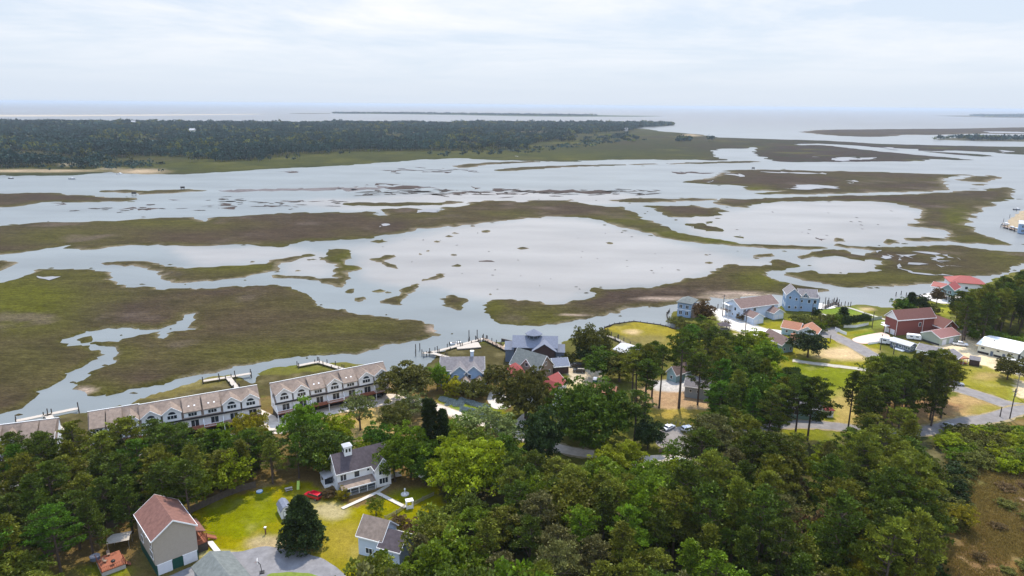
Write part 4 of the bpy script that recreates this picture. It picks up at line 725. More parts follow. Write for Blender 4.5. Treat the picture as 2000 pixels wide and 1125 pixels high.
# ---- townhouse rows
def townrow(label, e1, e2, n, kinds, ez=6.0, tall=0.0, ends=True):
    h = House('townhouse_row', label, 'townhouses', e1, e2, ez, 'rows of white townhouses along the creek'); L = h.L; w_ = L/n; D = 6.2; RZ = 10.6
    h.add('wall', MB().box(0, L, 0, D, 2.8, ez, 'siding_white').prism([(0, ez), (D, ez), (D, RZ-.6), (D-1.0, RZ), (.9, ez+1.2)], L, 'siding_white', 'x', 0))
    h.add('carport_wall', MB().box(.3, L-.3, 1.4, D, -.3, 2.8, 'dark_wall').box(-.02, L+.02, -.02, D+.02, 2.62, 2.82, 'trim'))
    h.add('main_roof', MB().prism([(-.55, ez-.1), (D-1.0, RZ+.05), (D+.3, RZ-.75), (D+.3, RZ-.55), (D-1.0, RZ+.27), (-.6, ez+.12)], L+.5, 'roof_taupe', 'x', -.25).prism([(-.66, ez-.35), (-.56, ez-.35), (-.56, ez+.12), (-.66, ez+.12)], L+.5, 'dark_wall', 'x', -.25).prism([(D-1.1, RZ+.25), (D-.9, RZ+.25), (D-.9, RZ+.36), (D-1.1, RZ+.36)], L+.5, 'trim', 'x', -.25).prism([(-.7, ez-.42), (-.1, ez-.42), (-.1, ez-.12), (-.7, ez-.12)], L+.5, 'dark_wall', 'x', -.25))
    for i in range(n):
        a = i*w_; m = a+w_/2; k = kinds[i % len(kinds)]
        if k == 'g':   # gabled dormer, arched light over a triple window
            hw = w_*.45; P = [(m-hw, ez-.1), (m+hw, ez-.1), (m+hw, ez+2.7), (m, ez+4.45), (m-hw, ez+2.7)]
            d_ = h.add('dormer', MB().prism(P, 4.2, 'siding_white', 'y', -.6)); lo = [(m-hw-.28, ez+2.53), (m, ez+4.53), (m+hw+.28, ez+2.53)]
            h.add('dormer_roof', MB().prism(lo+[(p[0], p[1]+.16) for p in reversed(lo)], 5.2, 'roof_taupe', 'y', -.9).prism([(p[0], p[1]-.14) for p in lo]+[(p[0], p[1]+.17) for p in reversed(lo)], .1, 'trim', 'y', -1.0), d_)
            h.win('f', -.6, [(m, ez+.9, 2.5, 1.0)], parent=d_, frame=False)
            ar = [(m+1.0*math.cos(math.pi*j/8), ez+2.3+.8*math.sin(math.pi*j/8)) for j in range(9)]; h.add('arched_window', MB().prism(ar, .08, 'glass', 'y', -.67), d_)
        else:          # flat dormer under the run of the main roof, two skylights
            hw = w_*.43; P = [(-.35, ez+.1), (3.6, ez+.1), (3.6, ez+3.1), (-.35, ez+1.95)]
            d_ = h.add('dormer', MB().prism(P, 2*hw, 'siding_white', 'x', m-hw)); h.add('dormer_roof', MB().prism([(-.7, ez+1.95), (4.6, RZ+.1), (4.6, RZ+.28), (-.7, ez+2.13)], 2*hw+.3, 'roof_taupe', 'x', m-hw-.15), d_)
            h.win('f', -.35, [(m, ez+.65, 2.3, .95)], parent=d_, frame=False)
            for q in (-.8, .8): h.add('skylight', MB().poly([(m+q-.22, .95, ez+2.95), (m+q+.22, .95, ez+2.95), (m+q+.22, 1.5, ez+3.33), (m+q-.22, 1.5, ez+3.33), (m+q-.22, .95, ez+2.7), (m+q+.22, .95, ez+2.7), (m+q+.22, 1.5, ez+3.1), (m+q-.22, 1.5, ez+3.1)], [(0,1,2,3),(7,6,5,4),(0,4,5,1),(1,5,6,2),(2,6,7,3),(3,7,4,0)], 'trim'), d_)
        h.win('f', 0, [(a+w_*.58, 2.95, 2.1, 2.0)], name='glass_door', frame=False)
        b_ = h.add('balcony', MB().box(a+.05, a+w_-.05, -2.0, -.02, 2.62, 2.85, 'deck_red' if i % 3 != 1 else 'deck_wood')); h.rail([(a+.1, -1.95), (a+w_-.1, -1.95)], 2.85, .95, 'deck_red' if i % 3 else 'trim', parent=b_, gap=.4)
        h.add('party_wall', MB().prism([(-1.9, 2.8), (-.02, 2.8), (-.02, 5.2), (-.8, 5.1), (-1.9, 3.9)], .14, 'trim', 'x', a-.07)); 
        h.add('carport_post', MB().box(a+.02, a+.2, -1.95, -1.77, -.2, 2.62, 'trim'))
    h.add('chimney_vent', MB().cyl(L*.4, D-1.8, RZ-.8, RZ+.5, .1, 'metal', 6)); return h
RA = townrow('white townhouse row with seven units, the one standing alone to the right of the gap', (538,787), (759,741), 7, ['g','g','s','g','s','g','g']); RA.win('l', 0, [(3.0, 6.6, .8, 1.2), (3.4, 3.6, .9, 1.2)])
RB = townrow('white townhouse row left of the gap, its left units hidden by pines', (276,833), (508,791), 6, ['g','g','s','s','g','g'])
RC = townrow('white townhouse row showing two roofs above the pines right of the far left dock', (175,851), (274,834), 3, ['s','s','g'], ez=5.6)
RD = townrow('white townhouse row at the left edge of the photo, only its roof line showing', (-150,900), (110,866), 7, ['s','g','s'], ez=5.4)
# ---- blue duplex on the creek
h = House('blue_duplex', 'blue duplex with taupe roofs and two small front gables beside the long dock', 'house', (861,723), (945,722), 6.0); L = h.L
h.gable(0, L, 0, 9, 6.0, 9.2, 'u', 'siding_blue', 'roof_grey'); u = h.loc((888,728), 5.4)[0]
for k, px in enumerate((898, 925)):
    u = h.loc((px, 722), 6)[0]; h.gable(u-3.0, u+3.0, -2.2, 4.5, 5.6, 8.2, 'v', 'siding_blue', 'roof_grey', wname='bay', rname='bay_roof'); h.gable(u-.2, u+4.4, -6.0, -2.2, 2.9, 4.7, 'v', 'siding_pale_blue', 'roof_taupe', wname='entry', rname='entry_roof')
    h.win('f', -2.2, [(u-1.5, 3.6, 1.1, 1.4)]); h.win('f', -6.0, [(u+2.1, .1, 2.6, 2.2)], name='garage_door', gm='dark_wall', frame=False)
h.win('l', 0, [(3, 3.6, 1.2, 1.4), (6.2, 3.6, 1.2, 1.4)]); h.win('f', 0, [(3.5, 3.4, 1.3, 1.4), (7.4, 3.4, 1.3, 1.4), (L-2.5, 3.4, 1.3, 1.4)])
u = h.loc((922,700), 9)[0]; h.add('chimney', MB().box(u-.6, u+.6, 4.6, 5.7, 7.5, 11.2, 'siding_pale_blue').box(u-.7, u+.7, 4.5, 5.8, 11.2, 11.4, 'trim'))
# ---- dark house with lookout
h = House('dark_house', 'dark slate house with an eight-sided lookout on its roof at the creek edge', 'house', (1004,676), (1086,678), 6.8); L = h.L
h.gable(0, L, 0, 9, 6.8, 9.6, 'u', 'dark_wall', 'roof_blue_grey', trim=False, ov=.8); u = h.loc((1063,676), 6.8)[0]; h.gable(u-4, u+4, -2.5, 4.5, 6.2, 8.8, 'v', 'dark_brown', 'roof_blue_grey', trim=False, wname='bay', rname='bay_roof', ov=.8)
h.gable(-3.4, 0, .5, 8, 5.2, 7.2, 'u', 'siding_slate', 'roof_blue_grey', trim=False, wname='side_wing', rname='side_wing_roof'); h.gable(L, L+3.2, .5, 8, 4.6, 6.4, 'u', 'siding_slate', 'roof_blue_grey', trim=False, wname='side_wing', rname='side_wing_roof')
u = h.loc((1042,664), 9.4)[0]; tw = h.add('lookout', MB().cyl(u, 4.5, 8.4, 10.6, 2.4, 'siding_slate', 8)); h.add('lookout_roof', MB().tube([(u, 4.5, 10.5), (u, 4.5, 10.7), (u, 4.5, 12.6)], [3.4, 3.4, .05], 8, 'roof_blue_grey'), tw)
for k in range(8):
    a = (k+.5)*math.pi/4+math.pi/8*0; h.add('window', MB().box(-.6, .6, -.05, .05, 9.2, 10.3, 'glass'), tw).matrix_local = Matrix.Translation((u+2.25*math.cos(a), 4.5+2.25*math.sin(a), 0)) @ Matrix.Rotation(a+math.pi/2, 4, 'Z')
h.win('f', 0, [(2.5, 3.8, 2.2, 1.4), (L-2.2, 3.8, 1.8, 1.4)], frame=False); h.win('r', L+3.2, [(4, 2.2, 1.6, 1.2)]); h.win('f', .5, [(L+.9, 1.8, .8, .9), (L+2.2, 1.8, .8, .9)], gm='trim', frame=False, name='porch_light_panel')
# ---- grey shingled house with brown gable
h = House('shingled_house', 'grey-roofed shingled house with a brown gable end in front of the dark lookout house', 'house', (998,709), (1051,725), 4.2); L = h.L; D = h.depth((1085,713), 4.2)
h.gable(0, L, 0, D, 4.2, 8.8, 'u', 'shake_grey', 'roof_slate_green', ov=.5); um = L*.62; h.gable(um-2.6, um+2.6, -.6, D*.5, 5.0, 7.9, 'v', 'shake_brown', 'roof_slate_green', wname='dormer', rname='dormer_roof')
h.add('gable_end', MB().prism([(0.02, 0), (D-.02, 0), (D-.02, 4.15), (D/2, 8.7), (.02, 4.15)], .06, 'shake_brown', 'x', L+.0)); h.win('f', -.6, [(um, 5.1, 1.3, 1.3), (um, 1.4, 1.5, 1.2)]); h.win('r', L+.06, [(D*.5, 5.2, 1.0, 1.3), (D*.75, 1.6, .9, 1.2)]); h.win('f', 0, [(1.4, 1.6, 1.5, 1.2), (3.6, 1.6, 1.2, 1.2)])
h.win('f', 0, [(4.0, 6.0, .01, .01)], frame=False) if False else None
h = House('dark_garage', 'dark brown double garage with a grey roof attached beside the shingled house', 'garage', (1083,716), (1111,714), 3.1); h.gable(0, h.L, 0, 7, 3.1, 5.0, 'u', 'dark_brown', 'roof_blue_grey'); h.win('f', 0, [(h.L*.5, 0, h.L*.8, 2.3)], name='garage_door', gm='dark_brown', frame=False)
# ---- red roofed house
h = House('red_roofed_house', 'white house with a bright red metal roof showing between the rounded trees', 'house', (1079,774), (1103,762), 5.4); L = h.L
h.gable(0, L, 0, 15, 5.4, 8.8, 'v', 'siding_white', 'roof_red'); h.gable(L, L+6.5, 4, 12, 4.8, 7.6, 'u', 'siding_white', 'roof_red', wname='wing', rname='wing_roof'); h.win('f', 0, [(L*.5, 2.4, 1, 1.6)]); h.win('l', 0, [(3, 2, 1, 1.5), (7, 2, 1, 1.5)])
h = House('red_roofed_cottage', 'teal cottage with a red hip roof in front of the shingled house', 'house', (1000,735), (1026,733), 5.0); h.hip(0, h.L, 0, 8, 5.0, 8.0, 'siding_teal', 'roof_red'); h.win('f', 0, [(1.5, 1, 1, 1.4), (3.6, 1, 1, 1.4)])
h = House('brick_outbuilding', 'low outbuilding with a brown-red roof behind the big deep green tree', 'outbuilding', (1148,763), (1200,770), 3.0); h.gable(0, h.L, 0, 5.5, 3.0, 4.6, 'u', 'brick', 'roof_orange', trim=False); h.win('f', 0, [(2, 1, 1, 1.1), (6, 1, 1, 1.1)])
# ---- right hand waterfront
h = House('metal_roofed_house', 'low house with a pale grey metal roof behind pines near the narrow boardwalk', 'house', (1200,682), (1238,695), 3.0); h.gable(0, h.L, 0, 9, 3.0, 4.4, 'u', 'siding_white', 'roof_pale'); h.win('f', 0, [(2, 1, 0.82, 0.94), (5, 1, 0.82, 0.94)])
h = House('teal_cottage', 'small teal cottage with a brown roof between the tall bare-trunked pines', 'house', (1303,725), (1321,732), 3.2); h.gable(0, h.L, 0, 9, 3.2, 5.6, 'v', 'siding_teal', 'roof_brown'); h.win('f', 0, [(h.L/2, 1, 1, 1.2)])
h = House('grey_house', 'grey sided house on a sandy yard beside the tall bare-trunked pine', 'house', (1338,753), (1384,760), 4.2); h.gable(0, h.L, 0, 8, 4.2, 6.6, 'u', 'siding_grey', 'roof_grey'); h.win('f', 0, [(2, 2.2, 0.66, 0.85), (4.5, 2.2, 0.66, 0.85), (6.8, 2.2, 0.66, 0.85)]); h.win('l', 0, [(4, 2.2, 0.74, 0.94)])
h = House('blue_point_house', 'tall blue house with white trim on the small point behind a dark bulkhead', 'house', (1324,590), (1350,594), 7.0); L = h.L; D = h.depth((1376,588), 7.0)
h.hip(0, L, 0, max(5.5, D), 7.0, 9.2, 'siding_blue', 'roof_slate_green', ov=.7); h.win('f', 0, [(L*.25, 4.4, 1.4, 1.6), (L*.72, 4.4, 1.4, 1.6), (L*.25, 1.2, 1.4, 1.8), (L*.72, 1.2, 1.4, 1.8)]); h.win('r', L, [(1.6, 4.4, 1.4, 1.6), (4.2, 4.4, 1.4, 1.6), (1.6, 1.2, 1.4, 1.8), (4.2, 1.2, 1.4, 1.8)])
h.add('belt_trim', MB().box(-.06, L+.06, -.06, D+.06, 3.5, 3.8, 'trim')); h.gable(L, L+5, 1, D, 4.4, 6.2, 'u', 'shake_brown', 'roof_taupe', wname='wing', rname='wing_roof')
h = House('long_blue_house', 'long pale blue duplex with brown roof and two garages on the white concrete yard', 'house', (1447.5,602), (1520,592.5), 6.2); L = h.L; D = h.depth((1417,590.5), 6.2)
h.gable(0, L, 0, D, 6.2, 9.0, 'u', 'siding_pale_blue', 'roof_brown', ov=.5); h.win('f', 0, [(2.2, 3.9, 1.4, 1.5), (8.3, 3.9, 1.4, 1.5), (L-3.2, 4.1, 1.4, 1.5)]); h.win('l', 0, [(D*.35, 4.1, 1.2, 1.5), (D*.5, 1.4, 0.66, 1.02), (D*.85, 1.4, .8, 1.6), (D*.2, 1.4, .9, 1.6)])
h.add('side_balcony', MB().box(-2, -.02, D*.6, D, 3.0, 3.2, 'deck_wood').box(-1.95, -1.8, D*.6, D*.6+.15, 0, 6, 'trim').box(-1.95, -1.8, D-.2, D-.05, 0, 6, 'trim').box(-2.1, -.02, D*.58, D+.1, 5.95, 6.1, 'trim'))
for px, py in ((1472,621), (1512,612)):
    u, v = h.loc((px, py), 3.2); v = min(v, -4.5); h.gable(u-.2, u+6.0, v, -.02, 3.2, 5.0, 'v', 'siding_pale_blue', 'roof_brown', wname='garage_wall', rname='garage_roof')
    for k in (1.5, 4.3): h.add('garage_door', MB().box(u+k-1.15, u+k+1.15, v-.05, v+.02, 0, 2.2, 'garage_white'))
h = House('tall_blue_house', 'tall blue house with grey roofs and bay windows right of the long pale blue duplex', 'house', (1562,580), (1597,582), 7.2); L = h.L
h.gable(0, L, 0, 9, 7.2, 10.2, 'u', 'siding_blue', 'roof_grey'); h.gable(-6.2, 0, -1, 9, 8.4, 11.4, 'v', 'siding_blue', 'roof_grey', wname='wing', rname='wing_roof'); h.gable(L*.15, L*.15+2.6, -.3, 4, 8.0, 9.6, 'v', 'siding_blue', 'roof_grey', z0=6.4, wname='dormer', rname='dormer_roof')
h.win('f', 0, [(1.2, 1.3, 0.82, 1.19), (1.2, 4.6, 0.82, 1.19), (4.6, 4.4, 1.2, 1.6), (L-1, 4.2, 1.3, 1.8)]); h.win('f', -.3, [(L*.15+1.3, 7.4, 1.4, .9)]); h.win('f', -1, [(-4.6, 6.3, 0.98, 1.19), (-1.6, 5.6, 0.90, 1.19), (-4.6, 1.4, 0.98, 1.19), (-1.6, 1.4, 0.90, 1.19)]); h.win('l', -6.2, [(2, 5.8, 1.6, 1.8), (6, 5.8, 1.6, 1.8), (2, 1.8, 1.6, 1.8), (6, 1.8, 1.6, 1.8)], gm='trim')
h.add('bay_tower', MB().cyl(L, 1.4, -.2, 7.0, 1.3, 'siding_blue', 8)); h.add('bay_tower_roof', MB().tube([(L, 1.4, 6.9), (L, 1.4, 7.1), (L, 1.4, 8.9)], [1.6, 1.6, .04], 8, 'roof_grey'))
h = House('pavilion', 'small open pavilion with a dark hip roof at the edge of the white concrete yard', 'pavilion', (1408,637), (1427,637), 2.5); h.hip(0, 4.2, 0, 3.6, 2.5, 3.9, 'dark_wall', 'roof_charcoal', wall=False)
for a, b in ((.1,.1), (4,.1), (.1,3.4), (4,3.4)): h.add('post', MB().box(a-.1, a+.1, b-.1, b+.1, 0, 2.5, 'old_wood'))
h.add('counter', MB().box(.4, 3.8, 1.6, 2.6, 0, 1.0, 'shake_grey'))
h = House('orange_roofed_house', 'bungalow with orange-brown roofs in an L beside the road bend', 'house', (1527,639), (1561,645), 3.2); L = h.L
h.gable(0, L, 0, 7.5, 3.2, 5.4, 'u', 'siding_teal', 'roof_orange'); h.gable(L-.3, L+7.4, -1, 7, 3.2, 5.6, 'v', 'siding_pale_blue', 'roof_orange', wname='wing', rname='wing_roof'); h.win('f', 0, [(2.2, 1.3, 0.98, 1.02), (5.4, 1.3, 0.98, 1.02)]); h.win('f', -1, [(L+2, 1.3, 0.82, 1.02), (L+5, 1.3, 0.82, 1.02)])
h = House('orange_roofed_cottage', 'low cottage with an orange roof just in front of the L-shaped bungalow', 'house', (1545,663), (1576,667), 2.9); h.gable(0, h.L, 0, 6, 2.9, 4.6, 'u', 'siding_grey', 'roof_orange', trim=False); h.win('f', 0, [(2, 1, 0.82, 0.94), (5, 1, 0.82, 0.94)])
h = House('teal_gabled_house', 'house with a brown-grey roof and a teal gable end behind the large dark bush', 'house', (1528,674), (1550,672), 3.4); D = 13
h.gable(0, h.L, 0, D, 3.4, 6.0, 'v', 'siding_teal', 'roof_brown', trim=True); h.win('f', 0, [(h.L/2, 3.9, .6, .8), (1.2, 1, 0.74, 1.02), (h.L-1.2, 1, .9, 1.2)]); h.win('l', 0, [(4, 1, 0.74, 0.94), (8, 1, 0.74, 0.94)])
# brick house
h = House('brick_house', 'large red brick house with a brown-red roof and white eaves', 'house', (1753.6,624.5), (1826,619), 7.4); L = h.L; D = h.depth((1723.7,616), 7.4)
h.gable(0, L, 0, D, 7.4, 10.6, 'u', 'brick', 'roof_brown_red', ov=.5, th=.28); h.add('pediment', MB().prism([(.3, 7.5), (D-.3, 7.5), (D/2, 10.4)], .08, 'siding_white', 'x', -.09)); h.add('pediment_shade_board', MB().box(-.16, -.02, 0, D, 7.1, 7.5, 'trim').box(0, L, -.14, -.02, 7.1, 7.4, 'trim'))
h.win('l', 0, [(D*.5, 8.3, 0.66, 0.85)]); h.win('l', 0, [(D*.28, 0, 2.6, 2.3), (D*.74, 0, 2.6, 2.3)], name='garage_door', gm='garage_white', frame=False); h.win('f', 0, [(L*.62, 3.6, 1.2, 1.6)])
h.add('downpipe', MB().box(L*.62+1.6, L*.62+1.75, -.12, -.01, 0, 7.1, 'trim').box(-.12, .02, -.12, -.01, 0, 7.1, 'trim')); u = h.loc((1815,642), 3.8)[0]; v = h.loc((1832,642), 3.8)[1]
h.gable(L-.1, L+7.6, min(-4, v), 5, 3.8, 7.0, 'v', 'brick', 'roof_brown_red', wname='wing', rname='wing_roof'); h.win('f', min(-4, v), [(L+3.7, 4.2, 0.74, 0.94)])
h.add('side_balcony', MB().box(-.02, 3.5, D, D+2.2, 3.2, 3.4, 'trim').box(-2.2, -.02, D*.55, D, 3.1, 3.3, 'trim').box(-2.2, -2.05, D*.55, D*.55+.15, 0, 3.1, 'trim'))
h = House('pink_roofed_garage', 'pale sage garage with a pink metal roof and white doors next to the brick house', 'garage', (1837,661), (1875,653.5), 3.3); L = h.L; D = h.depth((1800.5,649.5), 3.3)
h.gable(0, L, 0, D, 3.3, 5.2, 'u', 'siding_sage', 'roof_pink', ov=.3); h.win('f', 0, [(L*.22, 0, 2.7, 2.4), (L*.58, 0, 2.7, 2.4)], name='garage_door', gm='garage_white', frame=False); h.win('f', 0, [(L*.86, 1, 0.74, 1.02)]); h.add('plinth', MB().box(-.06, -.01, .1, D-.1, -.1, .7, 'dark_wall'))
h = House('mobile_home', 'blue-grey mobile home with white windows and a grey roof in front of the brick house', 'mobile home', (1740,665), (1777,676), 2.8); L = h.L; h.gable(0, L, 0, 4.8, 2.8, 3.7, 'u', 'siding_slate', 'roof_pale'); h.win('f', 0, [(1.6, 1.1, 1.3, 1.1), (4.2, 1.1, 1.3, 1.1), (7.4, 1.1, 2.0, 1.1)], gm='glass_pale'); h.win('r', L, [(2.4, 1.1, 1.3, 1.1)], gm='glass_pale'); h.add('porch', MB().box(2.5, 6.5, -1.7, -.02, .1, .4, 'trim').box(2.5, 2.6, -1.7, -1.6, .4, 2.5, 'trim').box(6.4, 6.5, -1.7, -1.6, .4, 2.5, 'trim'))
h = House('grey_bungalow', 'long grey-roofed bungalow in front of the pink-roofed garage, partly behind pines', 'house', (1791,682), (1834,692), 2.9); L = h.L; h.gable(0, L, 0, 7, 2.9, 4.5, 'u', 'siding_white', 'roof_grey'); h.gable(L, L+6.5, -1.5, 5.5, 2.9, 4.6, 'v', 'siding_white', 'roof_grey', wname='wing', rname='wing_roof'); h.win('f', 0, [(2, 1, 0.98, 0.94), (5.5, 1, 0.98, 0.94), (8, 1, 0.98, 0.94)]); h.win('f', -1.5, [(L+3.2, 1, 0.98, 0.94)])
h = House('porch_shelter', 'red-orange roofed shelter with white posts at the end of the grey bungalow', 'shelter', (1866,702), (1891,700), 2.5); L = h.L; h.add('roof', MB().box(-.2, L+.2, -.2, 4, 2.5, 2.7, 'roof_orange').box(-.2, L+.2, -.26, -.2, 2.4, 2.75, 'roof_red'))
for k in range(4): h.add('post', MB().box(L*k/3-.07, L*k/3+.07, 0, .14, 0, 2.5, 'trim'))
h.add('deck', MB().box(-.1, L+.1, -.1, 4, .3, .5, 'deck_red')); h.add('back_wall', MB().box(0, L, 3.8, 3.95, .5, 2.5, 'dark_brown'))
h = House('storage_shed', 'long dark shed with a grey roof and a white door end beside the red-orange shelter', 'shed', (1894,702), (1914,705.5), 2.4); L = h.L; h.gable(0, L, 0, 3.4, 2.4, 3.4, 'u', 'dark_brown', 'roof_grey', trim=False, ov=.2); h.win('r', L, [(1.7, 0, 1.9, 1.9)], name='door', gm='garage_white', frame=False)
h = House('white_roofed_workshop', 'cream workshop with a broad white metal roof at the right edge', 'workshop', (1911,672), (1989,690), 3.7); L = h.L; D = h.depth((1931,655), 3.7)
h.gable(0, L, 0, D, 3.7, 4.9, 'u', 'siding_cream', 'roof_white', ov=.5); h.win('f', 0, [(1.8, 2.1, 1.2, .7), (7.2, 2.3, 1, .5), (11.5, 2.3, 1.6, .5), (15, 2.3, 1.6, .5)], frame=False); h.win('r', L, [(2, 0, 3, 2.8)], name='garage_door', gm='dark_wall', frame=False); h.add('wainscot', MB().box(.2, L*.3, -.06, -.01, 0, .9, 'dark_wall')); h.add('wainscot', MB().box(L*.42, L*.62, -.06, -.01, 0, .9, 'dark_wall')); h.add('wainscot', MB().box(L*.72, L-.2, -.06, -.01, 0, .9, 'dark_wall')); h.win('f', 0, [(L*.37, 0, 1.0, 2.0), (L*.67, 0, 1.0, 2.0)], name='door', gm='siding_slate', frame=False)
h.add('roof_vent', MB().cyl(L*.28, D*.35, 4.4, 5.5, .18, 'black', 8))
# far right shore
h = House('stilt_house', 'teal house on stilts with a red gable roof at the far right shore', 'house', (1840,562), (1863,566), 6.5); L = h.L; h.gable(0, L, 0, 10, 6.5, 8.8, 'v', 'siding_teal', 'roof_red', z0=2.8, ov=.6); h.gable(-6, 0, 4, 10, 5.6, 7.4, 'u', 'siding_white', 'roof_red', z0=2.8, wname='wing', rname='wing_roof'); h.win('f', 0, [(L*.3, 4, 1.4, 1.6), (L*.7, 4, 1.4, 1.6)])
for a in (.3, L/2, L-.3):
    for b in (.3, 5, 9.7): h.add('stilt', MB().cyl(a, b, -.5, 2.9, .22, 'dark_wood', 6))
h = House('red_hip_roofed_house', 'broad low house with a red hip roof behind the stilt house', 'house', (1857,551), (1924,556), 4.6); h.hip(0, h.L, 0, 12, 4.6, 7.6, 'siding_white', 'roof_red', ov=.8); h.win('f', 0, [(3, 1.2, 1.3, 1.4), (8, 1.2, 1.3, 1.4), (14, 1.2, 1.3, 1.4)], frame=False)
h = House('white_cottage', 'white cottage glimpsed between the pine trunks at the far right', 'house', (1903,601), (1945,606), 3.2); h.gable(0, h.L, 0, 7, 3.2, 5.0, 'u', 'siding_white', 'roof_grey'); h.win('f', 0, [(2, 1, 0.82, 1.02), (6, 1, 0.82, 1.02)], frame=False)
h = House('green_house', 'green sided house under the two spreading pines right of centre', 'house', (1543,796), (1604,799), 4.0); h.gable(0, h.L, 0, 9, 4.0, 6.8, 'u', 'siding_green', 'roof_grey'); h.win('f', 0, [(2, 1.6, 0.98, 1.19), (6, 1.6, 0.98, 1.19), (9.5, 1.6, 0.98, 1.19)]); h.win('l', 0, [(4, 1.6, 0.82, 1.02)])
h = House('red_kiosk', 'small kiosk with a red roof beside the green house', 'kiosk', (1613,802), (1629,802), 2.4); h.hip(0, h.L, 0, 2.6, 2.4, 3.8, 'trim', 'roof_red', ov=.3)
h = House('marina_building', 'blue marina building on the sandy point at the right edge', 'building', (1991,437), (2040,441), 7.5); L = h.L; h.gable(0, L, 0, 12, 7.5, 9.5, 'u', 'siding_blue', 'roof_pale'); h.win('f', 0, [(3, 1, 1.5, 1.8), (3, 4.6, 1.5, 1.5), (8, 4.6, 1.5, 1.5)], frame=False)
mpt = shore([(1957,437),(1968,428),(1990,412),(2010,408),(2120,408),(2120,456),(2010,450),(1985,446),(1962,442)], 0, .3)
sheet('marina_point', mpt, .01, lambda V, ed: np.where(ed < .05, WZ-.2, .25), sand((.30, .24, .16)), MATS['turf'])
# ------------------------------------------------------------------ docks, fences, vehicles, poles
def dock(label, lines, z=.85, wd=1.8, key='pale_wood', pile_h=1.5, gap=4.5, group='wooden docks on the creek', extra=(), one_side=False):
    """lines: polylines in survey points; deck boards, stringers and round piles"""
    a0 = Vector(G(*lines[0][0], z)); root = tag(empty('dock', (a0.x, a0.y, 0)), label, 'dock', group); npile = 0
    for ln in lines:
        W = [Vector(G(*p, z))-a0 for p in ln]; mb = MB(); 
        for i in range(len(W)-1):
            a, b = W[i], W[i+1]; d = (b-a).normalized(); n = Vector((-d.y, d.x))*wd/2; e = d*(wd/2 if i else 0); a = a-e
            P = [a-n, b-n, b+n, a+n]; zt = z+.004*i; mb.poly([(p.x, p.y, zt-.16) for p in P]+[(p.x, p.y, zt) for p in P], [(0,3,2,1),(4,5,6,7),(0,1,5,4),(1,2,6,5),(2,3,7,6),(3,0,4,7)], key)
            L = (b-a).length; k = max(1, int(L/gap))
            for j in range(k+1):
                p = a.lerp(b, j/k)
                for sgn in ((1,) if one_side else (1, -1)):
                    if npile > 90: break
                    q = p+n*1.12*sgn; hh = z+pile_h*(R.uniform(.75, 1.15) if sgn > 0 else R.uniform(.3, 1)); npile += 1
                    MB().cyl(q.x, q.y, WZ-.8, hh, .17, 'dark_wood', 7).build('piling', root)
        mb.build('deck', root)
    for p in extra:
        q = Vector(G(*p, 0))-a0; MB().cyl(q.x, q.y, WZ-.8, 2.6, .18, 'dark_wood', 7).build('piling', root)
    return root
dock('long white T-head dock at the far left with its walkway running to the pines', [[(31,822),(153,797)], [(93,809),(106,827),(120,842)]], wd=2.0, gap=7)
dock('white T-head dock reaching the creek behind the left townhouse row', [[(396,744),(490,729)], [(446,737),(462,757),(478,775)]], wd=1.8, gap=5)
dock('white L-shaped dock in the creek behind the lone townhouse row', [[(582,714),(622,706),(668,720),(700,728)]], wd=1.8, gap=4.5)
D4 = dock('long weathered dock along the creek in front of the blue duplex, with a raft platform', [[(826,690),(856,685),(900,673),(935,663),(945,661)], [(836,687),(870,696),(905,706),(925,712)]], key='pale_wood', gap=6, extra=[(812,693),(812,684),(820,682),(917,669),(929,667)])
x, y = G(914, 675, .6); t = tag(empty('floating_platform', (x, y, 0), .25), 'square pale floating platform at the end of the long weathered dock', 'platform'); MB().box(-5, 5, -3.2, 3.2, .35, .7, 'pale_wood').build('deck', t); MB().box(-4.8, 4.8, -3, 3, -.7, .33, 'dark_wood').build('float', t)
dock('walkway dock with pilings beside the sandy slip left of the dark house', [[(918,668),(947,660)], [(948,662),(975,675),(992,684)]], key='deck_wood', gap=3.2, extra=[(916,656),(932,655)])
tag(MB().poly([(*G(979,664), z) for z in (WZ-.6, .6)]+[(*G(1001,669), z) for z in (WZ-.6, .6)]+[(*G(1001.6,668.2), z) for z in (WZ-.6, .6)]+[(*G(979.6,663.2), z) for z in (WZ-.6, .6)], [(0,2,3,1),(2,4,5,3),(4,6,7,5),(6,0,1,7),(1,3,5,7)], 'dark_wood').build('jetty'), 'dark timber jetty wall pointing into the creek left of the dark house', 'jetty')
sheet('sandy_slip', shore([(985,672),(1000,672),(1004,684),(993,688),(980,680)], 0, .3), .01, lambda V, ed: np.full(len(V), .07), sand((.52, .40, .24)), MATS['turf'])
dock('small dock with railings and a long boardwalk crossing to the grassy peninsula', [[(1131,652),(1150,655),(1162,650)], [(1162,650),(1178,652)], [(1178,652),(1205,662),(1240,680)]], key='old_wood', wd=1.6, gap=4, pile_h=1.8, extra=[(1131,648)])
dock('cluster of boat-slip pilings off the tall blue house', [[(1610,600),(1632,590),(1640,596)]], key='dark_wood', wd=1.4, gap=2.6, pile_h=2.2, extra=[(1612,590),(1618,591),(1650,598),(1656,600),(1661,599),(1594,588),(1600,590)])
dock('weathered marina dock around the sandy point at the right edge', [[(1958,441),(1985,449),(2040,455)]], key='deck_wood', wd=2.2, gap=5, extra=[(1960,432),(1972,424),(1985,412)])
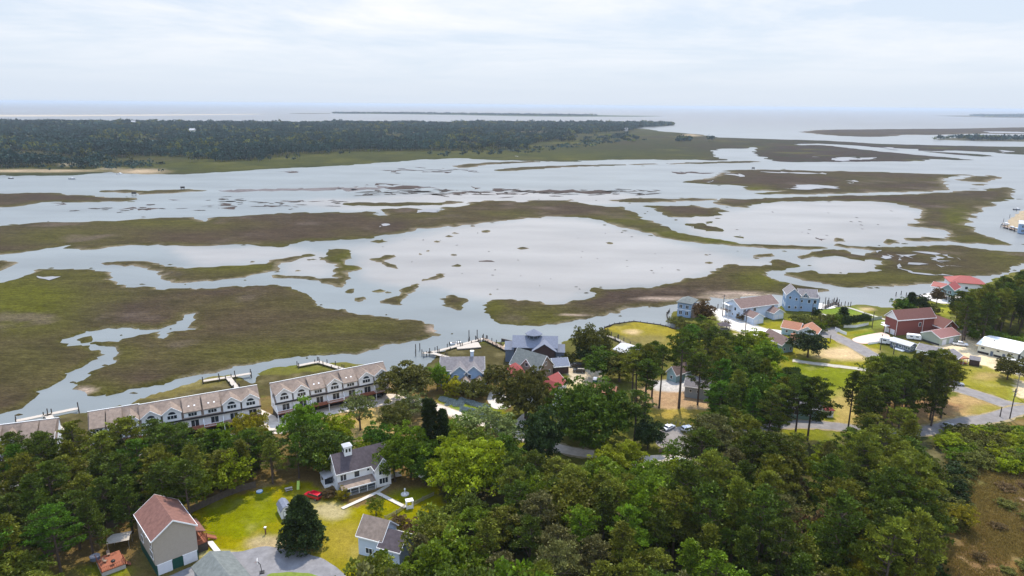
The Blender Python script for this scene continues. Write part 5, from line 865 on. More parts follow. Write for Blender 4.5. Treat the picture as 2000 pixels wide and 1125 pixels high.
# piles along the shore of the long blue house and the rows
for k, (px, py) in enumerate([(1490,597),(1503,595),(1517,596),(1530,594),(1408,606),(1402,600),(1750,576),(1760,574),(1770,577),(762,731),(756,736),(770,735)]):
    x, y = G(px, py); o = MB().cyl(0, 0, -1.5, 1.6, .2, 'dark_wood', 7).cyl(0, 0, 1.6, 1.75, .24, 'dark_wood', 7, .05).build('mooring_pile'); o.location = (x, y, 0)
    tag(o, 'dark mooring pile standing in the shallow edge of the creek', 'pile', 'mooring piles along the home shore')
def bulkhead(label, q, hgt_=.35, key='dark_wood'):
    W = [Vector(G(*p)) for p in q]; r0 = W[0]; root = tag(empty('bulkhead', (r0.x, r0.y, 0)), label, 'bulkhead'); mb = MB()
    for a, b in zip(W, W[1:]):
        d = (b-a).normalized()*.12; n = Vector((-d.y, d.x)); P = [a-n-r0, b-n-r0, b+n-r0, a+n-r0]; mb.poly([(p.x, p.y, -1.6) for p in P]+[(p.x, p.y, hgt_) for p in P], [(0,3,2,1),(4,5,6,7),(0,1,5,4),(1,2,6,5),(2,3,7,6),(3,0,4,7)], key)
        k = max(1, int((b-a).length/2.6))
        for j in range(k): p = a.lerp(b, j/k)-r0; mb.cyl(p.x, p.y, -1.6, hgt_+.45, .13, key, 6)
    mb.build('timber_wall', root); return root
bulkhead('dark timber bulkhead edging the grassy peninsula', [(1178,655),(1180,640),(1200,633),(1238,628),(1290,635),(1330,645),(1345,646)])
bulkhead('dark timber bulkhead round the point of the blue and white house', [(1308,606),(1302,613),(1304,622),(1325,634),(1342,641)], .5)
bulkhead('timber bulkhead along the sandy marina point', [(1957,437),(1962,443),(1985,447),(2010,451),(2050,456)], .6, 'deck_wood')
def fence(label, q, hh=1.6, key='fence_wood', name='board_fence', gap=2.4, slat=False, cat='fence'):
    W = [Vector(G(*p)) for p in q]; r0 = W[0]; root = tag(empty(name, (r0.x, r0.y, 0)), label, cat); mb = MB(); n_ = 0; pm = MB()
    for a, b in zip(W, W[1:]):
        L = (b-a).length; d = (b-a)/L; n = Vector((-d.y, d.x)); k = max(1, int(L/gap))
        for j in range(k):
            p, q2 = a.lerp(b, j/k)-r0, a.lerp(b, (j+1)/k)-r0; zz = R.uniform(-.04, .04)
            if slat:
                m = max(2, int((q2-p).length/.28))
                for i in range(m):
                    c = p.lerp(q2, (i+.5)/m); mb.box(c.x-.05, c.x+.05, c.y-.05, c.y+.05, .08, hh, key)
                for z in (.3, hh*.8): mb.tube([(p.x, p.y, z), (q2.x, q2.y, z)], [.05, .05], 4, key)
            else:
                e = n*.04; P = [p-e, q2-e, q2+e, p+e]; mb.poly([(v.x, v.y, .05) for v in P]+[(v.x, v.y, hh+zz) for v in P], [(0,3,2,1),(4,5,6,7),(0,1,5,4),(1,2,6,5),(2,3,7,6),(3,0,4,7)], key)
            if n_ < 60: MB().box(p.x-.07, p.x+.07, p.y-.07, p.y+.07, -.1, hh+.15, key).build('post', root); n_ += 1
    mb.build('panel', root); return root
fence('dark board fence running behind the lawn under the left wood', [(372,1003),(410,985),(445,969),(470,960),(500,952)], 1.9)
fence('dark board fence behind the raised deck at the lower left', [(-40,1140),(50,1105),(120,1075),(190,1045),(232,1026)], 1.9)
fence('white fence right of the farmhouse wing', [(754,941),(772,932),(784,930)], 1.5, 'trim', 'white_fence')
fence('short white fence between the cypresses and the round bright tree', [(812,928),(826,936),(842,941)], 1.5, 'trim', 'white_fence')
fence('weathered picket fence left of the white garden gate', [(752,1016),(775,1004),(791,993)], 1.1, 'old_wood', 'picket_fence', slat=True)
fence('weathered picket fence right of the white garden gate', [(808,988),(826,978),(848,968)], 1.1, 'old_wood', 'picket_fence', slat=True)
fence('white rail fence on the artificial green lawn by the brick house', [(1648,640),(1672,640),(1696,635)], 1.3, 'trim', 'white_fence')
fence('white fence along the road bend left of the green lawn', [(1631,645),(1641,650),(1653,655)], 1.4, 'trim', 'white_fence')
fence('low white fence in front of the camper', [(1696,673),(1712,671),(1730,668)], 1.0, 'trim', 'white_fence')
fence('white fence right of the pink-roofed garage', [(1875,651),(1886,649),(1896,647)], 1.4, 'trim', 'white_fence')
fence('pale green fence beside the brick house drive', [(1696,628),(1710,625),(1722,623)], 1.5, 'siding_sage', 'board_fence')
fence('wooden fence below the parking area', [(1287,884),(1300,880),(1312,878)], 1.2, 'deck_wood', 'wooden_fence')
fence('brown retaining fence along the white concrete yard', [(1390,648),(1420,652),(1470,672),(1500,664)], .8, 'dark_wood', 'low_fence')
# garden gate arbor
x, y = G(800, 992); t = tag(empty('garden_gate', (x, y, 0), .35), 'white arbor gate with a flat roof joining the two picket fences', 'gate')
MB().box(-.95, .95, -.75, .75, 2.1, 2.28, 'trim').poly([(-.95,-.75,2.28),(.95,-.75,2.28),(.95,.75,2.28),(-.95,.75,2.28),(0,0,2.6)], [(0,1,4),(1,2,4),(2,3,4),(3,0,4)], 'trim').build('arbor_roof', t)
for a in (-.8, .8):
    for b in (-.6, .6): MB().box(a-.07, a+.07, b-.07, b+.07, 0, 2.1, 'trim').build('post', t)
    MB().box(a-.03, a+.03, -.6, .6, .3, 1.5, 'trim').build('lattice', t)
MB().box(-.72, .72, -.64, -.58, .1, 1.1, 'trim').build('gate_leaf', t)
x, y = G(791, 966); t = tag(empty('garden_fountain', (x, y, 0)), 'small white garden fountain on a round base in the lawn', 'fountain'); MB().cyl(0, 0, 0, .25, 1.05, 'white_concrete', 20).build('basin', t); MB().tube([(0,0,.25),(0,0,.5),(0,0,1.5),(0,0,1.6),(0,0,1.9)], [.3,.12,.1,.28,.06], 12, 'trim').build('pedestal', t)
x, y = G(519, 1043); t = tag(empty('bird_feeder', (x, y, 0)), 'brown post bird feeder with a pale cap in the lawn', 'bird feeder'); MB().box(-.12, .12, -.12, .12, 0, 1.5, 'roof_brown_red').build('post', t); MB().box(-.2, .2, -.2, .2, 1.5, 1.85, 'pale_wood').poly([(-.28,-.28,1.85),(.28,-.28,1.85),(.28,.28,1.85),(-.28,.28,1.85),(0,0,2.1)], [(0,3,2,1),(0,1,4),(1,2,4),(2,3,4),(3,0,4)], 'trim').build('feeder_box', t)
# basketball hoop on the gravel
x, y = G(508, 1120); t = tag(empty('basketball_hoop', (x, y, 0), 1.9), 'portable basketball hoop with a white backboard on the grey gravel', 'basketball hoop'); MB().box(-.5, .5, -.9, .1, 0, .3, 'black').build('base', t); MB().tube([(0,-.4,.3),(0,-.2,2.2),(0,.3,3.0)], [.07,.07,.06], 8, 'black').build('pole', t); MB().box(-.65, .65, .3, .36, 2.7, 3.5, 'trim').build('backboard', t)
m_ = MB(); m_.tube([(.22*math.cos(a*math.pi/6), .62+.22*math.sin(a*math.pi/6), 2.9) for a in range(13)], [.02]*13, 5, 'deck_red', cap=False); m_.build('rim', t)
# odds and ends at the lawn's edge
x, y = G(507, 961); t = tag(empty('wading_pool', (x, y, 0)), 'small blue wading pool by the dark board fence', 'pool'); MB().cyl(0, 0, 0, .3, .85, 'blue_paint', 16).build('tub', t); MB().cyl(0, 0, .3, .31, .78, 'siding_pale_blue', 16).build('water_surface', t)
x, y = G(564, 958); t = tag(empty('picnic_table', (x, y, 0), .5), 'weathered picnic table at the shady edge of the lawn', 'table'); MB().box(-.9, .9, -.38, .38, .72, .78, 'pale_wood').build('tabletop', t)
for s_ in (-1, 1): MB().box(-.9, .9, .6*s_-.14, .6*s_+.14, .42, .47, 'pale_wood').build('bench', t); MB().box(.65*s_-.05, .65*s_+.05, -.65, .65, .0, .72, 'old_wood').build('leg', t)
x, y = G(583, 952); t = tag(empty('playground_slide', (x, y, 0), .2), 'green-yellow slide at the shady edge of the lawn left of the farmhouse', 'slide'); MB().poly([(-.35,-1.3,.15),(.35,-1.3,.15),(.35,.6,1.6),(-.35,.6,1.6),(-.35,-1.3,.05),(.35,-1.3,.05),(.35,.6,1.45),(-.35,.6,1.45)], [(0,1,2,3),(7,6,5,4),(0,4,5,1),(1,5,6,2),(2,6,7,3),(3,7,4,0)], mat('slide_green', (.30, .42, .06), .4, .05, 2).name).build('chute', t); MB().box(-.35, -.28, .6, .67, 0, 1.7, 'slide_green').box(.28, .35, .6, .67, 0, 1.7, 'slide_green').box(-.35, .35, .6, .67, .4, .46, 'slide_green').box(-.35, .35, .6, .67, .9, .96, 'slide_green').build('ladder', t)
# parking-lot bollards
bl = MB().cyl(0, 0, 0, .95, .13, 'old_wood', 7).cyl(0, 0, .95, 1.02, .13, 'old_wood', 7, .06); proto = None
for k, (px, py) in enumerate([(1284,842),(1290,838),(1297,834),(1303,829),(1312,830),(1320,828),(1328,830),(1336,831),(1344,833),(1281,852),(1352,834),(1280,862)]):
    if proto is None: proto = bl.build('bollard'); o = proto
    else: o = proto.copy(); COL.objects.link(o)
    x, y = G(px, py); o.location = (x, y, 0); tag(o, 'short wooden bollard along the edge of the parking area', 'bollard', 'bollards round the parking area')
# vehicles
def car(name, label, cat, px, py, ang, body='white_paint', kind='sedan', group=None, z=0.0, s=1.0):
    x, y = G(px, py, z); t = tag(empty(name, (x, y, z), rad(ang)), label, cat, group); t.scale = (s, s, s); Lh = 2.35
    if kind == 'pickup': prof = [(-2.85,.45),(2.8,.45),(2.9,.8),(2.75,1.15),(1.5,1.25),(.75,1.85),(-.9,1.85),(-1.05,1.2),(-2.85,1.2)]; cab = [(1.35,1.28),(.72,1.78),(-.82,1.78),(-.95,1.28)]; wx = (-1.8, 1.85)
    elif kind == 'suv': prof = [(-2.3,.45),(2.25,.45),(2.35,.8),(2.25,1.1),(1.2,1.2),(.6,1.8),(-2.15,1.8),(-2.35,1.1)]; cab = [(1.08,1.22),(.55,1.72),(-2.05,1.72),(-2.2,1.22)]; wx = (-1.4, 1.45)
    else: prof = [(-2.3,.4),(2.3,.4),(2.38,.65),(2.2,.88),(1.05,.98),(.35,1.45),(-1.0,1.45),(-1.75,1.02),(-2.3,.95)]; cab = [(.92,1.0),(.32,1.38),(-.95,1.38),(-1.58,1.02)]; wx = (-1.4, 1.4)
    w2 = .9; b = MB().prism(prof, 2*w2, body, 'y', -w2).build('body', t); bv = b.modifiers.new('bevel', 'BEVEL'); bv.width = .12; bv.segments = 2
    g = MB(); 
    for sg in (-1, 1): g.prism(cab, .03, 'glass', 'y', sg*w2-.015)
    i = next(k for k, p in enumerate(prof) if p[1] >= 1.44); a, c = prof[i-1], prof[i]
    dx_, dz_ = c[0]-a[0], c[1]-a[1]; n_ = Vector((-dz_, 0, dx_)).normalized()*-.02
    if n_.x < 0: n_ = -n_
    p1 = Vector((a[0]+dx_*.12, 0, a[1]+dz_*.12)); p2 = Vector((a[0]+dx_*.9, 0, a[1]+dz_*.9)); W = w2-.12
    g.poly([(p1.x, -W, p1.z), (p1.x, W, p1.z), (p2.x, W, p2.z), (p2.x, -W, p2.z)]+[(v[0]+n_.x*1.5, v[1], v[2]+.03) for v in ((p1.x, -W, p1.z), (p1.x, W, p1.z), (p2.x, W, p2.z), (p2.x, -W, p2.z))], [(0,3,2,1),(4,5,6,7),(0,1,5,4),(1,2,6,5),(2,3,7,6),(3,0,4,7)], 'glass')
    j = i+1; a, c = prof[j], prof[(j+1) % len(prof)]
    g.poly([(a[0]-.05+(c[0]-a[0])*f, s2*W, a[1]-.02+(c[1]-a[1])*f+o2) for o2 in (0, .05) for f, s2 in ((.12,-1),(.12,1),(.85,1),(.85,-1))], [(0,3,2,1),(4,5,6,7),(0,1,5,4),(1,2,6,5),(2,3,7,6),(3,0,4,7)], 'glass')
    g.build('windows', t)
    if kind == 'pickup': MB().box(-2.7, -1.15, -.75, .75, 1.19, 1.22, 'black').build('cargo_bed', t)
    for wxx in wx:
        for sg in (-1, 1):
            o = MB().tube([(wxx, sg*.93, .36), (wxx, sg*.70, .36)], [.36, .36], 14, 'tyre').build('wheel', t); MB().tube([(wxx, sg*.945, .36), (wxx, sg*.925, .36)], [.2, .2], 10, 'metal').build('rim', o)
    for sg in (-1, 1): MB().box(2.26, 2.37, sg*.62-.17, sg*.62+.17, .62, .78, 'lamp_glass').build('headlight', t)
    return t
car('parked_car', 'bright red car on the lawn beside the farmhouse', 'car', 612, 973, 155, 'red_paint', 'suv')
car('parked_car', 'white car alone in the middle of the parking area', 'car', 1306, 838, 40, 'white_paint', 'sedan')
car('parked_car', 'white car half hidden by the pine at the right of the parking area', 'car', 1345, 842, 20, 'white_paint', 'suv')
car('parked_car', 'white car on the pale shell road at the foot of the parking area', 'car', 1325, 903, 10, 'white_paint', 'sedan')
car('pickup_truck', 'white pickup truck in front of the pink-roofed garage', 'pickup truck', 1875, 675, -22, 'white_paint', 'pickup')
car('parked_car', 'black off-roader beside the dark garage, farther from the viewer', 'car', 1124, 717, 170, 'black_paint', 'suv')
car('parked_car', 'black off-roader beside the dark garage, nearer to the viewer', 'car', 1131, 727, 172, 'black_paint', 'suv')
car('parked_car', 'silver car under the pines on the right-hand road', 'car', 1868, 752, -20, 'silver_paint', 'sedan')
car('parked_car', 'dark car on the lower right road just past the pines', 'car', 1852, 835, 8, 'silver_paint', 'sedan')
car('parked_car', 'white car cut by the right edge below the workshop', 'car', 2000, 716, -20, 'white_paint', 'suv')
car('parked_car', 'pale blue car beneath the far right pines', 'car', 1925, 594, 5, 'siding_pale_blue', 'suv')
car('parked_car', 'white car under the carport of the lone townhouse row', 'car', 566, 816, 35, 'white_paint', 'sedan')
car('parked_car', 'dark car under the carport at the right end of the lone townhouse row', 'car', 735, 777, 35, 'black_paint', 'suv')
car('parked_car', 'white car on the shell road between the pines at left', 'car', 372, 868, 20, 'white_paint', 'sedan')
# camper and trailers
def trailer(name, label, cat, px, py, ang, L, W, H_, key, roof='trim', z0=.5):
    x, y = G(px, py); t = tag(empty(name, (x, y, 0), rad(ang)), label, cat); P = [(-L/2, z0), (L/2, z0), (L/2, z0+H_*.8), (L/2-.4, z0+H_), (-L/2+.3, z0+H_), (-L/2, z0+H_*.85)]
    MB().prism(P, W, key, 'y', -W/2).build('body', t); MB().box(-L/2+.3, L/2-.4, -W/2+.05, W/2-.05, z0+H_+.01, z0+H_+.08, roof).build('roof', t); MB().box(-L*.3, -L*.1, -W/2-.03, -W/2+.02, z0+H_*.5, z0+H_*.75, 'glass').box(L*.1, L*.3, -W/2-.03, -W/2+.02, z0+H_*.5, z0+H_*.75, 'glass').build('window', t)
    for sg in (-1, 1): MB().tube([(-.3, sg*W/2, .38), (-.3, sg*(W/2-.25), .38)], [.38, .38], 12, 'tyre').build('wheel', t)
    MB().box(L/2, L/2+1.2, -.06, .06, .45, .55, 'metal').build('tow_bar', t); return t
trailer('camper_trailer', 'white camper trailer at the left end of the mobile home', 'camper', 1733, 672, -25, 6.5, 2.4, 2.3, 'white_paint')
trailer('camper_trailer', 'white camper trailer parked between the mobile home and the brick house', 'camper', 1784, 663, -20, 5.5, 2.3, 1.8, 'white_paint')
trailer('box_trailer', 'black box trailer with a white roof below the workshop', 'trailer', 1969, 714, -18, 5.2, 2.3, 2.0, 'black')
x, y = G(1162, 758); MB().cyl(0, 0, 0, 3.4, .9, 'dark_green', 12).cyl(0, 0, 3.4, 4.1, .95, 'trim', 12, .7).build('water_tank', None, 'dark green tank with a white cap behind the big deep green tree', 'tank').location = (x, y, 0)
# boats
def boat(label, px, py, ang, L=6, cabin=True, hull='white_paint', z=WZ, group=None):
    x, y = G(px, py, z); t = tag(empty('boat', (x, y, z), rad(ang)), label, 'boat', group); W = L*.16
    P = [(-L/2,-W),(L*.2,-W),(L*.42,-W*.55),(L/2,0),(L*.42,W*.55),(L*.2,W),(-L/2,W)]; b = [(p[0]*.9, p[1]*.7) for p in P]; n = len(P)
    MB().poly([(p[0], p[1], -.15) for p in b]+[(p[0], p[1], .85) for p in P], [tuple(range(n-1, -1, -1)), tuple(range(n, 2*n))]+[(i, (i+1) % n, n+(i+1) % n, n+i) for i in range(n)], hull).build('hull', t)
    MB().box(-L*.35, L*.1, -W*.7, W*.7, .86, .9, 'dark_wood').build('cockpit', t)
    if cabin: c = MB().box(-L*.05, L*.2, -W*.6, W*.6, .9, 1.9, 'trim').build('cabin', t); MB().box(L*.2, L*.2+.04, -W*.5, W*.5, 1.3, 1.75, 'glass').build('windscreen', c)
    MB().box(-L/2-.35, -L/2, -.25, .25, .2, 1.3, 'black').build('outboard_motor', t); return t
boat('small dark motorboat at the far left on the far channel', 22, 349, 0, 7, hull='dark_wood'); boat('motorboat leaving a faint wake on the far channel', 141, 350, 0, 9, hull='siding_slate'); boat('white boat at the sandy landing of the far island', 234, 340, 60, 9)
boat('white workboat nearest the tip of the marina point', 1964, 439, 20, 9, z=.1); boat('white motorboat tied below the marina point dock', 1974, 446, -15, 10); boat('dark-hulled boat moored at the marina point beside the white motorboat', 1984, 449, -15, 9, hull='black_paint'); boat('small boat off the upper corner of the marina point', 1986, 410, 10, 8, hull='siding_slate')
boat('white skiff tied to the long weathered dock', 890, 672, 20, 5, False)
# duck blinds out on the marsh
for label, px, py in (('small dark blind on the thin marsh island left of centre', 357, 370), ('small dark blind on the marsh strip beside the far channel', 1471, 331), ('small dark blind on stakes at the tip of the left marsh', 262, 381)):
    x, y = G(px, py, 0); t = tag(empty('duck_blind', (x, y, WZ)), label, 'blind'); MB().box(-2, 2, -1.2, 1.2, 2, 4, 'dark_wood').build('box', t)
    for a in (-1.8, 1.8):
        for b in (-1, 1): MB().cyl(a, b, -1, 2, .15, 'dark_wood', 5).build('stake', t)
# island buildings seen as specks
for label, px, py, k in (('small white house at the tip of the far island wood', 1222, 256, 'siding_white'), ('pale building deep in the far island wood', 262, 245, 'siding_cream'), ('cream hut in the middle of the far island wood', 377, 264, 'siding_cream')):
    x, y = G(px, py); t = tag(empty('house', (x, y, 0)), label, 'house'); MB().box(-8, 8, -6, 6, 0, 9 if k == 'siding_white' else 16, k).build('wall', t); zt = 9 if k == 'siding_white' else 16; MB().prism([(-7, zt-.2), (7, zt-.2), (0, zt+4)], 17, 'roof_pale', 'x', -8.5).build('roof', t)
# utility poles
def pole(label, px, py, hh, arm=True, lamp=False, ang=20):
    x, y = G(px, py); t = tag(empty('utility_pole', (x, y, 0), rad(ang)), label, 'pole'); MB().tube([(0, 0, -.3), (0, 0, hh)], [.19, .13], 8, 'old_wood' if px > 1980 else 'dark_wood').build('shaft', t)
    if arm: MB().box(-1.2, 1.2, -.06, .06, hh-.9, hh-.75, 'dark_wood').build('crossarm', t)
    if arm:
        for a in (-1.1, -.5, .5, 1.1): MB().cyl(a, 0, hh-.75, hh-.55, .06, 'metal', 6).build('insulator', t)
    MB().cyl(.32, 0, hh-2.4, hh-1.5, .22, 'metal', 8).build('transformer', t) if arm and not lamp else None
    if lamp: MB().tube([(0, 0, hh-.5), (-1.4, 0, hh-.2)], [.05, .05], 6, 'metal').box(-1.9, -1.3, -.15, .15, hh-.35, hh-.18, 'metal').build('lamp_arm', t)
    return Vector((x, y, hh-.6))
p1 = pole('tall dark utility pole on the verge where the two right-hand roads meet', 1972, 818, 10.5); p2 = pole('pale utility pole with a lamp on the far side of the right-hand road', 1983, 774, 9.0, lamp=True); p3 = pole('slim pole on the verge in front of the mobile home', 1719, 684, 7, arm=False); pole('short pole beside the pickup yard between pines and lawn', 1745, 692, 5, arm=False)
p4 = pole('thin pole standing in the white concrete yard', 1455, 651, 9); pole('thin pole between the point house and the long blue duplex', 1411, 618, 11); pole('slim pole beside the brick house garage doors', 1703, 641, 8, arm=False); pole('pole rising from the bushes right of the long blue duplex', 1584, 628, 9, arm=False); pole('short road sign post by the lower right road', 1953, 814, 3.5, arm=False)
pole('short lamp post beside the road bend at the sandy verge', 1621, 669, 3.4, arm=False)
x, y = G(1378, 872); t = tag(empty('road_sign', (x, y, 0), .4), 'small white sign on a post beside the parking area pines', 'sign'); MB().cyl(0, 0, 0, 1.6, .05, 'metal', 6).build('post', t); MB().box(-.4, .4, -.03, .03, 1.0, 1.7, 'trim').build('board', t)
# ------------------------------------------------------------------ trees
leaf_mat('needles_dark', (0.062, 0.086, 0.009), .5, .28); leaf_mat('needles_olive', (0.128, 0.140, 0.014), .5, .28); leaf_mat('needles_grey', (0.105, 0.100, 0.030), .4, .2)
leaf_mat('leaf_bright', (0.20, 0.235, 0.008), .35, .35); leaf_mat('leaf_fresh', (0.110, 0.165, 0.008), .4, .32); leaf_mat('leaf_deep', (0.062, 0.118, 0.008), .3, .25); leaf_mat('leaf_dark', (0.032, 0.050, 0.012), .3, .15); leaf_mat('leaf_olive', (0.110, 0.112, 0.020), .4, .25); leaf_mat('leaf_yellow', (0.26, 0.24, 0.012), .3, .3); leaf_mat('leaf_rust', (0.135, 0.090, 0.035), .4, .25); leaf_mat('leaf_sage', (0.15, 0.18, 0.05), .4, .25)
mat('bark', (0.085, 0.062, 0.048), .95, .25, 3, bump=.4); mat('bark_grey', (0.20, 0.185, 0.165), .95, .2, 3)
def tufts(C, Rr, n, size, asp, rg, up=.35, shell=.55, tintc=(.72, 1.35)):
    """many small leaf or needle-tuft faces spread through clumps with centres C and radii Rr"""
    k = len(C); c = np.repeat(C, n, 0); r = np.repeat(Rr, n, 0); m = k*n
    d = rg.normal(size=(m, 3)); d /= np.linalg.norm(d, axis=1)[:, None]; d[:, 2] = np.where(d[:, 2] < -.3, -d[:, 2]*.6, d[:, 2])
    rr = shell+(1-shell)*rg.rand(m)**.6; p = c+d*r*rr[:, None]
    a = d*np.array([1, 1, .8])+rg.normal(size=(m, 3))*.55; a[:, 2] += up; a /= np.linalg.norm(a, axis=1)[:, None]
    b = np.cross(a, rg.normal(size=(m, 3))); b /= np.linalg.norm(b, axis=1)[:, None]
    s = size*(.6+.8*rg.rand(m))[:, None]; L = a*s; W = b*s*asp
    V = np.stack([p-W*.6, p+L*.45-W, p+L+W*.15, p+L*.4+W], 1).reshape(-1, 3); F = np.arange(m*4).reshape(-1, 4)
    t = np.repeat(rg.uniform(*tintc, k), n)*rg.uniform(.75, 1.25, m); return V, F, t
TREES = {}
def trunk_mesh(name, h, r, limbs, rg, lean=.02):
    mb = MB(); lx, ly = rg.normal(size=2)*lean*h; pts = [(lx*t*t, ly*t*t, h*t-.3*(t == 0)) for t in (0, .25, .5, .75, .97)]
    mb.tube(pts, [r*1.25, r, r*.8, r*.5, r*.12], 7, 'bark')
    for (z, e, rr) in limbs:
        t = z/h; a = (lx*t*t, ly*t*t, z); m_ = ((a[0]+e[0])/2, (a[1]+e[1])/2, (z*.6+e[2]*.4)); mb.tube([a, m_, e], [rr, rr*.7, rr*.25], 4, 'bark', cap=False)
    return mb.mesh(name)
def make_pine(i, h=20.0, r=4.6, base=.42, n=52, nt=34, rg=None, flat=.55, size=.50, dome=True):
    """whorls of boughs; each bough carries several small sprays of needle tufts towards its end"""
    rg = np.random.RandomState(100+i); C = []; Rr = []; limbs = []; bias = rg.uniform(0, 6.28); gap_a = rg.uniform(0, 6.28)
    for k in range(n):
        t = (k+.5*rg.rand())/n; z = h*(base+(1-base)*t**.9); prof = (math.sin(math.pi*min(1, (t*.78+.22)))**.7 if dome else (1-t)**.7+.08)
        a = k*2.4+rg.normal()*.35; rad_ = r*prof*(.45+.75*rg.rand()**.8)*(1+.18*math.cos(a-bias))
        if t < .45 and math.cos(a-gap_a) > .55: continue
        droop = .10+.18*t; e = np.array([math.cos(a)*rad_, math.sin(a)*rad_, z+rad_*droop]); o_ = np.array([0, 0, z-.25*rad_]); limbs.append((max(.5, z-.25*rad_), tuple(e*.97), .045+.012*rad_))
        q = max(2, int(rad_/.75))
        for j in range(q):
            f = .38+.62*(j+1)/q; s = rg.uniform(.62, 1.1)*(1.15-.25*f); C.append(o_+(e-o_)*f+rg.normal(size=3)*np.array([.38, .38, .18])+np.array([0, 0, .15])); Rr.append([.92*s, .92*s, flat*.95*s])
    for j in range(5): C.append(np.array([rg.normal()*.5, rg.normal()*.5, h-.4-j*.35])); Rr.append([.8, .8, .6])
    V, F, t = tufts(np.array(C), np.array(Rr), nt, size, .26, rg, up=.6, shell=.35, tintc=(.55, 1.5)); me = np_mesh('pine_crown', V, F, [MATS['needles_dark']], tint=t); return trunk_mesh('pine_trunk', h, .27*h/20, limbs, rg, .02), me
def make_broad(i, h=12.0, r=6.0, zc=.58, n=190, nt=52, size=.46, asp=.45, vr=.46, clump=1.0, m='leaf_fresh', core=True):
    rg = np.random.RandomState(300+i); C = []; Rr = []; limbs = []
    for k in range(n):
        u = rg.rand(); th = k*2.39996+rg.rand()*.6; ph = math.acos(1-1.72*(k+.5)/n); q = .62+.38*rg.rand() if k % 4 else .35+.3*rg.rand(); lump = 1+.17*math.sin(th*3+i)+.13*math.sin(ph*5+i*2)+.10*math.sin(th*7+ph*4)
        e = np.array([math.sin(ph)*math.cos(th)*r*q*lump, math.sin(ph)*math.sin(th)*r*q*lump, h*zc+math.cos(ph)*h*vr*q*lump*(1 if math.cos(ph) > 0 else .8)])
        s = clump*(.5+.75*rg.rand())*(r/6)**.6; C.append(e+rg.normal(size=3)*.3*r/6); Rr.append([1.05*s, 1.05*s, .75*s])
        if k % 8 == 0: limbs.append((max(h*.15, e[2]*.5), tuple(e*.9), .10))
    V, F, t = tufts(np.array(C), np.array(Rr), nt, size, asp, rg, up=.15, shell=.45, tintc=(.66, 1.36)); return trunk_mesh('broad_trunk', h*.75, .045*r+.05, limbs, rg, .02), np_mesh('broad_crown', V, F, [MATS[m]], tint=t)
def make_column(i, h=20.0, r=1.7):
    rg = np.random.RandomState(500+i); C = []; Rr = []
    for k in range(90):
        t = (k+.5)/90; z = h*(.06+.92*t); rr = r*(.55+.45*math.sin(math.pi*min(1, t*.9+.12)))*(1-t*.35); a = k*2.4; rr *= .6+.7*rg.rand(); C.append([math.cos(a)*rr*.75, math.sin(a)*rr*.75, z]); Rr.append([.5, .5, .9])
    V, F, t = tufts(np.array(C), np.array(Rr), 110, .42, .35, rg, up=1.3, tintc=(.7, 1.3)); return trunk_mesh('column_trunk', h*.9, .22, [], rg, 0), np_mesh('column_crown', V, F, [MATS['leaf_dark']], tint=t)
def make_cone(i, h=12.0, r=5.2, n=170, m='leaf_dark', size=.5):
    rg = np.random.RandomState(600+i); C = []; Rr = []
    for k in range(n):
        t = ((k+.5)/n)**1.25; z = h*(.08+.9*t); rr = r*(1-t)**.62*(.55+.6*rg.rand()); a = k*2.4; C.append([math.cos(a)*rr*.85, math.sin(a)*rr*.85, z]); Rr.append([.85, .85, .6])
    V, F, t = tufts(np.array(C), np.array(Rr), 80, size, .42, rg, up=.2, tintc=(.55, 1.7)); return trunk_mesh('cone_trunk', h*.9, .25, [], rg, 0), np_mesh('cone_crown', V, F, [MATS[m]], tint=t)
for i in range(6): TREES['pine%d' % i] = (20.0, 4.6, make_pine(i, r=3.7+.5*(i % 3), base=(.26, .38, .32, .46, .24, .36)[i]))
for i in range(2): TREES['tallpine%d' % i] = (24.0, 4.2, make_pine(20+i, h=24.0, r=4.2, base=.56, n=40, nt=36, flat=.6))
TREES['spread'] = (19.0, 6.2, make_pine(30, h=19.0, r=6.2, base=.40, n=60, nt=34, flat=.42))
for i in range(3): TREES['broad%d' % i] = (12.0, 6.0, make_broad(i))
TREES['airy'] = (11.0, 5.0, make_broad(7, h=11.0, r=5.0, n=110, nt=34, size=.4, clump=.8)); TREES['grand'] = (16.0, 10.5, make_broad(9, h=16.0, r=10.5, n=420, nt=62, size=.55, clump=.85, vr=.44, zc=.54)); TREES['grand1'] = (16.0, 10.5, make_broad(12, h=16.0, r=10.5, n=430, nt=62, size=.55, clump=.85, vr=.46, zc=.53))
TREES['shrub'] = (4.0, 2.6, make_broad(15, h=4.0, r=2.6, zc=.46, n=70, nt=44, size=.3, clump=.8, vr=.5)); TREES['shrub1'] = (4.0, 3.2, make_broad(16, h=4.0, r=3.2, zc=.40, n=80, nt=44, size=.3, clump=.85, vr=.48))
TREES['column'] = (20.0, 1.7, make_column(0)); TREES['cone'] = (12.0, 5.2, make_cone(0)); TREES['cedar'] = (9.0, 2.3, make_cone(2, h=9.0, r=2.4, n=50, size=.4))
TREES['narrow0'] = (20.0, 3.2, make_pine(41, h=20.0, r=3.3, base=.22, n=60, nt=32, dome=False, flat=.7)); TREES['narrow1'] = (20.0, 3.4, make_pine(42, h=20.0, r=3.8, base=.30, n=56, nt=32, dome=False, flat=.6)); TREES['ragged'] = (20.0, 4.2, make_pine(43, h=20.0, r=4.6, base=.34, n=34, nt=44, flat=.45))
